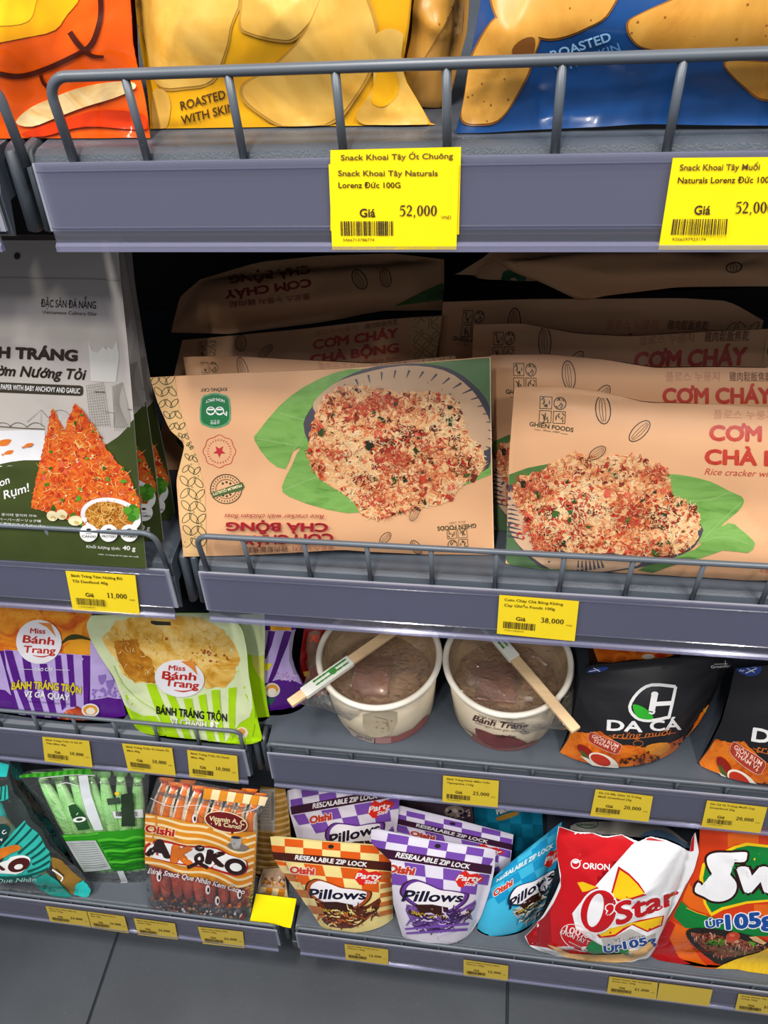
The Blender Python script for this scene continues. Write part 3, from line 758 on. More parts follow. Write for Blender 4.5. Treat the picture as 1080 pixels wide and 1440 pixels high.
A = s.art; OR_ = mat('#ee5b0e', rough=0.18, coat=0.6, var=0.05); BRN = mat('#4a1608', rough=0.25, coat=0.5)
A.poly(mat('#f5a40f', rough=0.18, coat=0.6, var=0.08), [(-210, 60), (40, 52), (95, 20), (120, -40), (125, -240), (-220, -240)], smooth=5)
A.poly(mat('#f7bd1c', rough=0.18, coat=0.6, var=0.08), [(-150, 20), (15, 36), (50, 6), (40, -60), (-150, -60)], smooth=6)
A.line(BRN, [(-40, 92), (0, 104), (30, 107), (62, 98), (98, 82), (125, 66), (137, 42), (142, 10), (136, -40), (120, -120)], 7.5, smooth=5)
A.line(BRN, [(98, 45), (110, 62), (128, 78), (146, 80)], [8, 8, 6, 4], smooth=4); A.line(BRN, [(57, 105), (62, 118), (78, 132)], 5, smooth=4)
PUFF = foodmat('puffed_snack_print', ['#dca04a', '#efcf94', '#f3dcae'], scale=40, rough=0.3)
A.poly(PUFF, [(22, 172), (42, 152), (75, 137), (110, 124), (150, 116), (184, 115), (190, 124), (160, 138), (120, 150), (80, 165), (45, 178)], smooth=3)
A.poly(mat('#d8380a', rough=0.18, coat=0.6), [(30, 188), (90, 168), (140, 155), (200, 160), (205, 182), (120, 178), (60, 192)], smooth=4)  # red-orange reflection low on the bag, painted in as a colour patch
s.build('snack_bag', 'glossy orange snack bag with brown line drawing, at the left end of the top shelf', 'snack bag', None, OR_, seals=(0.03, 0))

s = Sheet((213, 189), (612, 184), Z, 20, push=0.009, left=[(213, 189), (208, 130), (196, 60), (189, 0), (172, -240)], right=[(612, 184), (592, 150), (570, 112), (566, 90), (574, 40), (580, -20), (600, -240)],
          bottom=[(213, 189), (330, 188), (470, 184), (560, 186), (612, 184)], thick=0.020, back=0.03, ramp=0.4, crease=0.0045, seed=9, ncrease=44, cw=(0.004, 0.016))
A = s.art; YEL = mat('#e2a413', rough=0.28, coat=0.3, var=0.04)
A.poly(CHIPEDGE, [(186, -10), (330, -10), (326, 40), (318, 78), (300, 116), (262, 126), (222, 122), (204, 60)], smooth=4)
A.poly(CHIP, [(186, -14), (327, -14), (323, 40), (315, 76), (297, 113), (262, 122), (220, 118), (204, 58)], smooth=4)
A.poly(CHIPEDGE, [(335, -60), (338, 0), (336, 38), (352, 50), (390, 59), (418, 55), (452, 10), (470, -60)], smooth=4)
A.poly(CHIP, [(335, -60), (341, 0), (339, 36), (354, 47), (390, 55), (416, 51), (449, 8), (470, -60)], smooth=4)
A.poly(CHIPEDGE, [(470, -40), (430, 40), (400, 76), (370, 100), (340, 118), (340, 140), (362, 160), (400, 182), (440, 184), (478, 168), (500, 140), (520, 108), (532, 70), (530, 30), (500, -40)], smooth=4)
A.poly(CHIP, [(470, -44), (433, 40), (403, 78), (373, 102), (344, 120), (344, 138), (364, 157), (400, 178), (440, 180), (474, 165), (497, 138), (516, 106), (528, 70), (525, 30), (495, -44)], smooth=4)
A.poly(CHIP, [(520, 60), (548, 40), (575, 60), (590, 140), (600, 180), (540, 182), (500, 165), (525, 120)], smooth=4)
A.poly(CHIP, [(214, 130), (232, 128), (240, 150), (232, 186), (216, 187)], smooth=3)
A.poly(YEL, [(536, 90), (556, 100), (560, 130), (540, 150), (522, 140)], smooth=4)
TXB = mat('#4a3210', rough=0.4, var=0)
A.text(TXB, 'ROASTED', (255, 155), (318, 138), 12.5, bold=0.02, shear=0.1); A.text(TXB, 'WITH SKIN', (257, 175), (332, 156), 12.5, bold=0.02, shear=0.1)
s.build('chip_bag', 'yellow potato chip bag standing left of the brown and blue bags on the top shelf', 'chip bag', None, YEL, seals=(0.04, 0))

zb = ZS[0]+0.0005
s = Sheet((0, 0), (1, 1), zb, 12, [(553, 158), (560, 60), (575, -40), (580, -200)], [(627, 165), (640, 110), (658, 40), (668, -200)], thick=0.012, crease=0.007, seed=21, ncrease=20,
          yaw_plane=(np.array([-0.062, 0.452, zb]), np.array([-0.004, 0.447, zb])))
A = s.art
A.poly(CHIPB, [(572, 130), (585, 100), (610, 60), (632, 20), (640, -20), (570, -20)], smooth=4); A.poly(mat('#8f6a3c', rough=0.4, var=0.1), [(618, 165), (628, 100), (636, 40), (640, 0), (652, 0), (645, 90), (630, 165)], smooth=3)
s.build('chip_bag', 'crumpled tan and brown chip bag tucked between the yellow and the blue bags', 'chip bag', None, mat('#b98640', rough=0.35, var=0.12, vs=30))

s = Sheet((640, 188), (1080, 182), Z, 20, [(640, 188), (650, 150), (664, 70), (676, 10), (690, -240)], [(1330, 178), (1330, 60), (1330, -240)],
          bottom=[(640, 188), (680, 187), (740, 183), (850, 178), (905, 174), (990, 176), (1330, 178)], thick=0.020, back=0.03, ramp=0.4, crease=0.0042, seed=13, ncrease=44, cw=(0.005, 0.02))
A = s.art; BLU = mat('#17437c', rough=0.25, coat=0.35, var=0.06)
for e, m in ((1.5, CHIPEDGEB), (0, CHIPB)):
    for pts in ([(688, -60), (691, 0), (710, 38), (750, 50), (780, 54), (820, 41), (858, 14), (872, -60)], [(697, 26), (725, 42), (757, 52), (748, 84), (738, 112), (706, 164), (676, 174), (650, 168), (654, 130), (664, 80)],
                [(884, 32), (905, 18), (955, -4), (1000, -30), (1200, -30), (1200, 60), (1080, 70), (990, 71), (915, 69), (890, 55)], [(1020, 88), (1080, 88), (1160, 90), (1160, 130), (1082, 140), (1050, 124)]):
        p = np.array(pts, float); c = p.mean(0); d = p-c; A.poly(m, c+d*(1+e*2/np.maximum(np.hypot(d[:, 0], d[:, 1])[:, None], 30)), smooth=5)
A.poly(mat('#7a4a1c', rough=0.35, var=0.1), [(735, 55), (752, 54), (748, 82), (728, 92), (720, 70)], smooth=3)
LB = mat('#5e93c4', rough=0.35, var=0)
A.text(mat('#8fbbe0', rough=0.35, var=0), 'ROASTED', (777, 84), (860, 57), 13, bold=0.02); A.text(LB, 'WITH SKIN', (782, 104), (873, 71), 12, bold=0.01)
s.build('chip_bag', 'dark blue potato chip bag with roasted slices, on the right of the top shelf', 'chip bag', None, BLU, seals=(0.03, 0))

# ------------------------------------------------------------------ second shelf, left: grey and olive pouches
Z = ZS[1]+0.0005
R1 = C(0, 360, 5.4); R2 = C(0, 560, 4.154)
OLV = mat('#3f4a22', rough=0.38, var=0.04); DGR = mat('#c3bcb6', rough=0.38, spec=0.4, var=0.02, vs=8)
RCR = foodmat('chilli_cracker_print', ['#7e1d0c', '#b8330f', '#d4501a', '#e07a2a', '#c23a12', '#e8a348'], scale=70, detail=10, dist=2.0, rough=0.45)
CRS = [mat(c, rough=0.45, var=0) for c in ('#e8a24a', '#d9792c', '#efc27a', '#c8551f', '#e5602a')]
GRN = [mat(c, rough=0.45, var=0) for c in ('#3c7a1e', '#56982b', '#2d5a18')]
NOOD = foodmat('fried_anchovy_print', ['#5a2f0c', '#a8641c', '#d08c34', '#e6b558'], scale=90, detail=8, dist=3, rough=0.45)
SK = mat('#5c564f', rough=0.5, var=0)
def dac_art():
    A = Print()
    A.poly(mat('#d3d0ca', rough=0.4, var=0), R1((670, 645), (700, 720), (740, 735), (785, 690), (820, 730), (860, 700), (885, 640), (905, 760), (880, 960), (690, 950)))
    A.poly(mat('#e3e3e6', rough=0.4, var=0.02), R2((-700, 200), (0, 190), (150, 186), (262, 190), (262, 380), (0, 400), (-700, 420)))
    A.poly(OLV, R2((-720, 430), (-100, 395), (0, 385), (60, 372), (140, 362), (250, 362), (400, 340), (540, 300), (625, 268), (690, 225), (740, 175), (772, 130), (840, 120), (880, 1010), (-720, 1010)))
    for k in range(9):       # towers drawn in pencil
        u = k/8; A.line(SK, R1((655+u*130, 985-u*22), (690+u*150, 1300)), 0.35)
    for k in range(16): A.line(SK, R1((652+k*2.4, 985+k*20), (787+k*3.2, 962+k*21)), 0.3)
    A.poly(mat('#a9a49d', rough=0.5, var=0), R1((855, 990), (930, 958), (985, 1200), (990, 1300), (870, 1300)))
    for k in range(8): u = k/7; A.line(SK, R1((852+u*78, 985-u*28), (860+u*45, 1130), (872+u*120, 1330)), 0.35, smooth=3)
    A.line(SK, R1((800, 1185), (865, 1190), (865, 1300)), 0.6); A.line(SK, R1((968, 1165), (1000, 1165)), 0.8)
    A.line(SK, R1((715, 1030), (795, 1032)), 1.2)
    for x in (0, 115, 250): A.line(SK, R1((x-50, 1300), (x, 1268), (x+50, 1272), (x+90, 1300)), 0.8, smooth=4)
    A.line(SK, R1((205, 1260), (312, 1168), (312, 1290)), 0.5); A.line(SK, R1((312, 1168), (395, 1262)), 0.5); A.ring(SK, *R1((455, 1250)), 15, 15, 0.4)
    A.line(SK, R2((-300, 175), (0, 165), (130, 175), (262, 180)), 1.2)
    T1 = mat('#33291f', rough=0.4, var=0)
    A.text(T1, 'ĐẶC SẢN ĐÀ NẴNG', R1((310, 386)), R1((728, 401)), 11.0, bold=0.012); A.text(T1, 'Vietnamese Culinary Elite', R1((320, 438)), R1((731, 453)), 5.0)
    A.text(T1, 'BÁNH TRÁNG', R1((-292, 757)), R1((581, 796)), 15.5, bold=0.055)
    A.text(T1, 'ờm Nướng Tỏi', R1((-22, 905)), R1((650, 940)), 15.0, shear=0.22, bold=0.03)
    A.poly(mat('#3a3328', rough=0.4, var=0), R1((-400, 942), (610, 984), (628, 992), (632, 1020), (628, 1052), (610, 1062), (-400, 1018)))
    A.text(WHITE, 'PAPER WITH BABY ANCHOVY AND GARLIC', R1((6, 1012)), R1((606, 1044)), 7.5, bold=0.01)
    bk = R2((305, 60), (345, 125), (378, 190), (400, 250), (330, 660), (250, 655), (180, 640), (215, 450), (265, 230))
    fr = R2((437, 28), (490, 85), (540, 150), (620, 290), (680, 370), (740, 430), (790, 540), (832, 640), (825, 675), (600, 770), (440, 735), (250, 655), (300, 450), (360, 230), (400, 120))
    for q, (pl, sd, n) in enumerate(((bk, 3, 90), (fr, 7, 320))):
        A.poly(RCR, pl, rough=1.2, step=3, seed=sd); A.blobs(RB, pl, n//3, 1.5, 4, sd, jag=0.5); A.strands(CRS, pl, n, 12, 1.1, sd+1, curl=0.7)
        A.blobs([CREAM], pl, n//12, 0.8, 2, sd+2); A.blobs(GRN, pl, n//14, 2, 4.2, sd+3, jag=0.6)
    for x, y in ((305, 688), (360, 680), (440, 715)):
        A.ell(mat('#e9dcb4', rough=0.45), *R2((x, y)), 10 if x > 400 else 8, 7, 25 if x < 400 else 0); A.ell(mat('#c9ac6a', rough=0.45), *R2((x+8, y+12)), 4, 2.5, 20)
    A.ell(mat('#e6e6ea', rough=0.35, var=0), *R2((648, 690)), 43, 26, 8)
    A.ell(NOOD, *R2((640, 692)), 35, 21, 8); pl = [(R2((640, 692))[0]+33*math.cos(t), R2((640, 692))[1]+20*math.sin(t)) for t in np.linspace(0, 6.1, 20)]
    A.strands([mat(c, rough=0.45, var=0) for c in ('#d79a3e', '#a8661e', '#7a4312', '#ebc070')], pl, 160, 13, 0.9, 31)
    for k, (x, y) in enumerate(((775, 640), (800, 660), (760, 670), (790, 690), (770, 700), (745, 655))): A.ell(GRN[k % 2], *R2((x, y)), 6, 5)
    for x, t in ((518, 'CANXI'), (635, 'PROTEIN'), (755, 'VITAMIN')):
        c = R2((x, 788)); A.ell(WHITE, c[0], c[1], 12.6, 12.2); A.text(T1, t, (c[0]-9.5, c[1]+6), (c[0]+9.5, c[1]+6.8), 3.4, bold=0.02); A.ell(INKB, c[0], c[1]-5, 3.4, 1.6)
        A.line(INKB, [(c[0]-4, c[1]+0.6), (c[0]+4, c[1]+0.9)], 0.7)
    A.text(WHITE, 'Khối lượng tịnh:', R2((505, 874)), R2((702, 886)), 4.0); A.text(WHITE, '40 g', R2((716, 885)), R2((790, 891)), 6.2, bold=0.025)
    A.text(WHITE, 'HSD: 12 tháng kể từ ngày sản xuất', R2((575, 915)), R2((810, 930)), 1.8)
    A.text(WHITE, 'Giòn Rụm!', R2((-130, 640)), R2((178, 540)), 12, shear=0.2, bold=0.012); A.text(WHITE, 'Thơm Ngon', R2((-220, 600)), R2((60, 494)), 11, shear=0.2, bold=0.012)
    for k in range(3): A.text(WHITE, ['구운 쌀 종이에 멸치와 마늘', 'ライスペーパーガーリック味', 'にんにく風味のライスペーパー'][k], R2((-80, 682+k*27)), R2((215+k*25, 695+k*30)), 3.2)
    FO = mat('#d9772e', rough=0.4, var=0.05)
    for x, y, L in ((20, 262, 22), (50, 318, 14), (165, 275, 13)):
        c = R2((x, y)); A.poly(FO, [(c[0]-L*.5, c[1]+2), (c[0]-L*.1, c[1]-L*.2), (c[0]+L*.5, c[1]-L*.22), (c[0]+L*.3, c[1]+L*.12), (c[0]-L*.1, c[1]+L*.2)], smooth=4); A.poly(FO, [(c[0]-L*.4, c[1]+2), (c[0]-L*.75, c[1]+L*.1), (c[0]-L*.6, c[1]+L*.4)])
    return A
DA = dac_art()
for k in (2, 1, 0):
    dx, dy = ((0, 0), (20.5, -29), (38, -38))[k]
    if k == 0:
        L = [(-165, 776), (-152, 560), (-128, 338)]; R_ = [(206, 799), (198, 715), (190, 610), (179, 480), (170, 395), (165, 338)]; A0, B0 = (-165, 776), (206, 799); pl = None
    elif k == 1:
        L = [(-130, 752), (-115, 540), (-100, 330)]; R_ = [(231, 769), (218, 656), (204.6, 560), (192, 460), (176, 360), (172, 330)]; A0, B0 = (-130, 752), (231, 769); pl = None
    else:
        L = [(-105, 744), (-92, 540), (-80, 340)]; R_ = [(252, 766), (240, 680), (220, 580), (206, 500), (190, 400), (184, 340)]; A0, B0 = (-105, 752), (252, 766); pl = None
    s = Sheet(A0, B0, Z, (15, 16, 17)[k], L, R_, yaw_plane=tuple(on_z(q[0], q[1], Z)+np.array([0, 0.034*k, 0]) for q in ((-165, 776), (206, 799))), thick=(0.007, 0.005, 0.005)[k], back=0.002, crease=0.0022, seed=30+k, ncrease=18, kind='flat', cw=(0.006, 0.02))
    s.art = TPrint(DA, lambda v, dx=dx, dy=dy: v+np.array([dx, dy])) if k else DA
    if k == 0:
        s.art.poly(mat('#26201c', rough=0.6, var=0), [(24+4.5*math.cos(t), 360+5*math.sin(t)) for t in np.linspace(0, 6, 14)])
        s.art.line(mat('#a8a19b', rough=0.45, var=0), [(-128, 392), (20, 390.5), (60, 391.5), (130, 392.5), (169, 395)], 1.6)
    s.build('snack_pouch', ('grey and olive chilli cracker pouch, frontmost at the left of the second shelf', 'olive pouch peeking out directly behind the front grey and olive pouch', 'rearmost olive pouch of the three, nearest to the upside-down tan bag')[k], 'pouch', 'grey and olive cracker pouches', DGR, seals=(0, 0.12), g=6)

# ------------------------------------------------------------------ second shelf, right: tan rice cracker bags
K4 = C(200, 340, 2.077)
def com_art_down():
    A = Print(); K = K4
    A.poly(KRAFTY, K((22, 397), (95, 398), (104, 470), (130, 555), (162, 640), (182, 720), (186, 800), (188, 918), (120, 920), (110, 770), (105, 690), (120, 640), (130, 580), (75, 540), (45, 470)))
    leafstrip(A, INK, K((27, 404), (48, 470), (80, 540), (132, 585), (124, 640), (112, 700), (117, 770), (126, 915)), K((92, 402), (102, 470), (128, 555), (160, 640), (178, 720), (182, 800), (186, 915)), 15)
    A.poly(LEAF_DK, K((530, 400), (640, 372), (780, 357), (1018, 338), (1020, 520), (700, 520)))
    A.poly(mat('#5f7d55', rough=0.5, var=0.05), K((860, 352), (1018, 338), (1021, 500), (960, 430)))
    A.poly(LEAF_LT, K((328, 580), (338, 555), (400, 480), (470, 425), (560, 383), (640, 372), (660, 420), (520, 560), (470, 600), (440, 612), (418, 664), (370, 640)), smooth=2)
    A.poly(LEAF_LT, K((408, 715), (436, 655), (470, 592), (520, 620), (600, 720), (640, 790), (540, 782), (430, 745)), smooth=2)
    A.poly(LEAF_LT, K((880, 735), (1018, 630), (1019, 680), (940, 712)))
    VEIN = mat('#96b672', rough=0.5, var=0)
    for q in (((440, 610), (480, 560), (560, 470)), ((335, 575), (420, 590), (470, 596)), ((415, 725), (500, 690), (560, 670)), ((400, 500), (470, 520), (520, 540))): A.line(VEIN, K(*q), 0.9, smooth=4)
    A.poly(PLATERIM, K((475, 560), (490, 490), (560, 415), (650, 372), (760, 355), (880, 365), (960, 410), (1018, 490), (1019, 640), (960, 680), (700, 740), (560, 700)), smooth=3)
    A.poly(mat('#6e5648', rough=0.5, var=0.08), K((520, 500), (600, 430), (740, 415), (880, 430), (960, 500), (1000, 600), (900, 700), (600, 700)), smooth=3)
    A.poly(PLATE, K((500, 470), (560, 415), (640, 385), (760, 362), (880, 375), (960, 430), (1000, 490), (1019, 540), (1019, 600), (960, 600), (900, 480), (760, 420), (600, 430), (520, 500)), smooth=3)
    for k in range(22):
        t = math.radians(-165+k*8.5); c = K((765, 560)); A.line(PLATERIM, [(c[0]+118*math.cos(t), c[1]+78*math.sin(t)), (c[0]+133*math.cos(t+.03), c[1]+89*math.sin(t+.03))], [1.0, 3.2])
    floss(A, K((505, 500), (530, 455), (560, 430), (600, 420), (640, 425), (700, 430), (740, 440), (800, 440), (850, 440), (905, 455), (925, 480), (950, 560), (990, 605), (1003, 640), (1000, 668), (930, 715), (890, 760), (830, 775), (780, 785), (700, 812), (640, 795), (600, 740), (560, 715), (520, 690), (490, 650), (482, 610), (490, 560)), 5)
    A.text(INK, 'GHIỀN FOODS', K((975, 823)), K((862, 832)), 6.2, bold=0.02); A.text(INK, 'Since 1997', K((945, 815)), K((895, 819)), 2.4, shear=0.3)
    mosaic(A, INK, *K((921, 868)), 14.5, 176)
    almond(A, INKB, *K((795, 795)), 21, 11, -60); almond(A, INKB, *K((710, 865)), 20, 11, -45); almond(A, INKB, *K((800, 892)), 22, 12, 55)
    A.text(REDINK, 'Rice cracker with chicken floss', K((531, 797)), K((240, 795)), 6.5, shear=0.3)
    A.text(REDINK, 'CHÀ BỘNG', K((541, 823)), K((247, 820)), 12.0, bold=0.04); A.text(REDINK, 'CƠM CHÁY', K((556, 853)), K((296, 860)), 13.0, bold=0.04)
    A.text(mat('#a8504a', rough=0.5, var=0), '플로스 누룽지', K((560, 888)), K((440, 889)), 6.2); A.text(mat('#6a3a30', rough=0.5, var=0), '雞肉鬆飯焦乾', K((425, 889)), K((300, 893)), 7)
    GRE = mat('#1f7040', rough=0.45, var=0)
    A.text(INK, 'KHÔNG CAY', K((247, 426)), K((171, 428)), 5, bold=0.015)
    bp = K((172, 458), (190, 446), (212, 441), (236, 446), (255, 458), (258, 520), (240, 538), (212, 545), (184, 538), (168, 522)); A.poly(mat('#5f9a72', rough=0.45, var=0), bp, smooth=2); c = np.mean(bp, 0); A.poly(GRE, c+(np.array(bp)-c)*0.9, smooth=2)
    A.text(WHITE, 'NON-SPICY', K((240, 462)), K((185, 464)), 4.2, arc=-3, bold=0.01); A.text(WHITE, '순한맛', K((226, 522)), K((199, 522)), 5)
    for x in (200, 226): A.ring(WHITE, *K((x, 494)), 5.6, 5.4, 1.3, n=18); A.line(WHITE, K((x-8, 490), (x+8, 490)), 2.2); A.line(WHITE, K((x-7, 500), (x, 504), (x+7, 500)), 1)
    A.line(WHITE, K((238, 500), (246, 508), (246, 496)), 2)
    sc = K((225, 612)); SC_ = mat('#c9473f', rough=0.5, var=0)
    A.line(SC_, [(sc[0]+(22+1.1*math.cos(8*t))*math.cos(t), sc[1]+(22+1.1*math.cos(8*t))*math.sin(t)) for t in np.linspace(0, 6.283, 64, endpoint=False)], 0.9, closed=True)
    A.poly(mat('#c02c35', rough=0.45, var=0), [(sc[0]+(9 if k % 2 == 0 else 3.8)*math.sin(k*math.pi/5), sc[1]+(9 if k % 2 == 0 else 3.8)*math.cos(k*math.pi/5)) for k in range(10)])
    for k in range(26):
        t = k*2*math.pi/26; A.line(SC_, [(sc[0]+15*math.cos(t), sc[1]+15*math.sin(t)), (sc[0]+17.3*math.cos(t+.05), sc[1]+17.3*math.sin(t+.05))], 1.0)
    pc = K((245, 722)); A.ring(INK, pc[0], pc[1], 22, 20.5, 1.2); A.ring(INK, pc[0], pc[1], 14.5, 13.5, 0.7)
    for k in range(30):
        t = k*2*math.pi/30; A.line(INK, [(pc[0]+17*math.cos(t), pc[1]+16*math.sin(t)), (pc[0]+19.6*math.cos(t+.04), pc[1]+18.4*math.sin(t+.04))], 1.0)
    for x, y in ((235, 706), (246, 702), (257, 706), (236, 741), (247, 743), (257, 738)): A.ell(INK, *K((x, y)), 1.6, 1.6, n=8)
    A.poly(GRE if 0 else mat('#4a5f36', rough=0.5, var=0), K((196, 735), (292, 702), (299, 716), (290, 716), (294, 724), (204, 748), (208, 740)))
    A.text(CREAM, 'PREMIUM QUALITY', K((289, 708)), K((204, 734)), 4.0, bold=0.02)
    return A
G1 = Sheet((258, 783), (695, 780), Z, 19, [(258, 783), (253, 711), (250, 672), (256, 650), (263.5, 621), (240, 602), (222, 566), (210.6, 531)], [(695, 780), (692, 648), (690, 501.5)],
           bottom=[(258, 783), (344, 780), (420, 775), (480, 770), (520, 774), (595, 779), (695, 780)], top=[(210.6, 531), (320, 525), (465, 519), (560, 512), (690, 501.5)], thick=0.011, back=0.004, kind='flat', crease=0.0020, seed=41, ncrease=16, cw=(0.008, 0.03))
G1.quad[0] = G1.to_plane((236, 783))[0]
G1.art = com_art_down(); G1.art.line(mat('#f3d9b4', rough=0.5, var=0), [(689.2, 502), (691, 648), (694, 780)], 1.0)
G1.build('rice_cracker_bag', 'tan rice cracker bag standing upside down, its leaf and cracker picture at right', 'snack bag', 'tan rice cracker bags', KRAFT, g=6)

M4 = C(700, 540, 2.842)
p1 = on_z(713, 790, Z); p2 = p1+np.array([0.298, -0.006, 0.0]); BR2 = tuple(project(p2)); 
def com_art_up():
    A = Print(); K = M4
    A.poly(LEAF_DK, K((45, 362), (120, 335), (210, 318), (250, 380), (40, 470)))
    A.poly(mat('#52704a', rough=0.5, var=0.08), K((30, 560), (30, 700), (60, 745), (160, 775), (300, 770), (200, 690)))
    A.poly(LEAF_LT, K((640, 372), (690, 360), (760, 368), (850, 390), (930, 430), (975, 450), (983, 475), (960, 510), (900, 560), (830, 650), (760, 560)), smooth=2)
    A.poly(LEAF_LT, K((790, 660), (830, 620), (920, 555), (970, 580), (1020, 625), (1027, 645), (1000, 675), (900, 665), (800, 700), (690, 700)), smooth=2)
    A.poly(LEAF_DK, K((560, 745), (640, 700), (760, 690), (800, 695), (700, 725), (620, 755)))
    VEIN = mat('#96b672', rough=0.5, var=0)
    for q in (((740, 470), (850, 460), (930, 432)), ((800, 640), (880, 560), (975, 470)), ((790, 640), (900, 610), (1000, 640))): A.line(VEIN, K(*q), 0.9, smooth=4)
    A.poly(PLATERIM, K((40, 560), (35, 420), (80, 400), (300, 400), (640, 500), (810, 560), (800, 630), (740, 680), (560, 735), (330, 760), (200, 745), (100, 670)), smooth=3)
    A.poly(PLATE, K((36, 440), (70, 440), (110, 540), (160, 650), (260, 680), (420, 690), (560, 690), (560, 725), (420, 750), (300, 758), (210, 740), (110, 670), (60, 610), (38, 540)), smooth=3)
    for k in range(8): A.line(PLATERIM, K((40, 480+k*18), (75+k*4, 488+k*19)), [3.6, 0.8])
    for k in range(7): A.line(PLATERIM, K((320+k*17, 752-k*3), (322+k*15, 705)), [4.0, 1.0])
    floss(A, K((58, 405), (90, 370), (160, 352), (230, 315), (300, 272), (350, 290), (440, 290), (500, 285), (545, 278), (590, 310), (640, 305), (665, 350), (690, 380), (700, 450), (740, 460), (800, 500), (808, 560), (800, 620), (740, 670), (640, 690), (520, 680), (420, 670), (330, 680), (240, 660), (160, 660), (140, 620), (120, 560), (70, 480)), 17)
    A.text(INK, 'GHIỀN FOODS', K((126, 167)), K((301, 192)), 6.2, bold=0.02); A.text(INK, 'Since 1997', K((180, 187)), K((248, 198)), 2.6, shear=0.3)
    A.line(INK, K((145, 181), (172, 185)), 0.5); A.line(INK, K((252, 197), (280, 201)), 0.5)
    mosaic(A, INK, *K((219, 104)), 19, 3)
    almond(A, INKB, *K((421, 103)), 40, 21, 85); almond(A, INKB, *K((567, 188)), 38, 18, -45); almond(A, INKB, *K((398, 275)), 27, 14, -35)
    RD = mat('#c8402f', rough=0.45, var=0)
    A.text(mat('#c8876a', rough=0.5, var=0), '플로스 누룽지', K((862, 136)), K((1105, 140)), 10.5); A.text(mat('#6a3a30', rough=0.5, var=0), '雞肉鬆飯焦乾', K((1150, 142)), K((1340, 149)), 10.5)
    A.text(RD, 'CƠM CHÁY', K((848, 224)), K((1335, 234)), 21.5, bold=0.045); A.text(RD, 'CHÀ BỘNG', K((830, 319)), K((1335, 332)), 21.0, bold=0.045)
    A.text(mat('#c0503a', rough=0.5, var=0), 'Rice cracker with chicken floss', K((826, 362)), K((1335, 382)), 9.5, shear=0.3)
    A.text(RD, 'Ⓡ 100g', K((1050, 752)), K((1090, 755)), 5)
    x0 = BR2[0]; A.poly(KRAFTY, [(x0-56, 590), (x0+6, 590), (x0, 850), (x0-54, 850)])
    leafstrip(A, INK, [(x0-53, 592), (x0-51, 850)], [(x0+2, 592), (x0-4, 850)], 13)
    return A
CA = com_art_up()
TR2 = (BR2[0]+8, 590)
QUAD2 = [(713, 793), BR2, TR2, (723.6, 545)]
G2 = Sheet((713, 793), BR2, Z, 20, [(711, 792), (713, 740), (716, 640), (723.6, 545)], [BR2, (BR2[0]+3, 720), TR2],
           bottom=[(711, 792), (747, 808), (790, 812), (840, 806), (885, 804), (945, 807), (996, 816), (1080, 814), BR2], top=[(723.6, 545), (787, 543), (849, 551), (911, 567), (930, 566), (1080, 572), TR2], thick=0.016, back=0.010, kind='flat', crease=0.003, seed=47, ncrease=20, cw=(0.007, 0.03))
G2.quad[0] = G2.to_plane((712, 800))[0]
G2.art = CA
G2.build('rice_cracker_bag', 'frontmost tan rice cracker bag at the right, cracker picture facing front', 'snack bag', 'tan rice cracker bags', KRAFT, g=6)

def com_bag(P0, P1, tl, tr, label, lean=18, top=None, flipped=False, seed=0, thick=0.012, left=None, right=None, crease=0.0035, z=None, dy=0.0, aq=None):
    P0, P1 = np.array(P0, float), np.array(P1, float)
    bl, br = project(P0), project(P1)
    L = [tuple(bl)]+(left or [])+[tl]; R_ = [tuple(br)]+(right or [])+[tr]
    s = Sheet((0, 0), (1, 1), P0[2], lean, L, R_, top=top, thick=thick, back=thick*0.5, kind='flat', crease=crease, seed=seed, ncrease=22, cw=(0.006, 0.03), yaw_plane=(P0, P1))
    q = aq or [tuple(bl), tuple(br), (tr[0], tr[1]+dy), (tl[0], tl[1])]
    if flipped: q = [tr, tl, tuple(bl), tuple(br)]
    s.art = TPrint(CA, homog(QUAD2, q))
    s.build('rice_cracker_bag', label, 'snack bag', 'tan rice cracker bags', KRAFT, g=9, cell=0.006)
    return s
V5 = C(600, 340, 2.25)
com_bag((0.004, 0.468, Z), (0.274, 0.466, Z), V5((203, 358)), (1165, 505), 'tan rice cracker bag directly behind the frontmost right bag', top=[V5((203, 358)), V5((380, 356)), V5((560, 372)), V5((720, 398)), V5((900, 395)), V5((1080, 398)), (1165, 505)], seed=51, lean=20, dy=26)
com_bag((-0.022, 0.505, Z), (0.248, 0.498, Z), V5((148, 262)), (1140, 455), 'tan rice cracker bag third from the front in the right stack', top=[V5((148, 262)), V5((300, 258)), V5((480, 290)), V5((640, 298)), V5((900, 282)), V5((1080, 276)), (1140, 455)], seed=52, lean=20.5, dy=14)
com_bag((-0.062, 0.545, Z), (0.205, 0.532, Z), V5((52, 190)), V5((1066, 250)), 'tan rice cracker bag standing fourth from the front in the right stack', top=[V5((52, 190)), V5((300, 182)), V5((600, 180)), V5((800, 178)), V5((960, 188)), V5((1066, 250))], seed=53, lean=21, dy=8)
W5 = C(620, 340, 2.348)
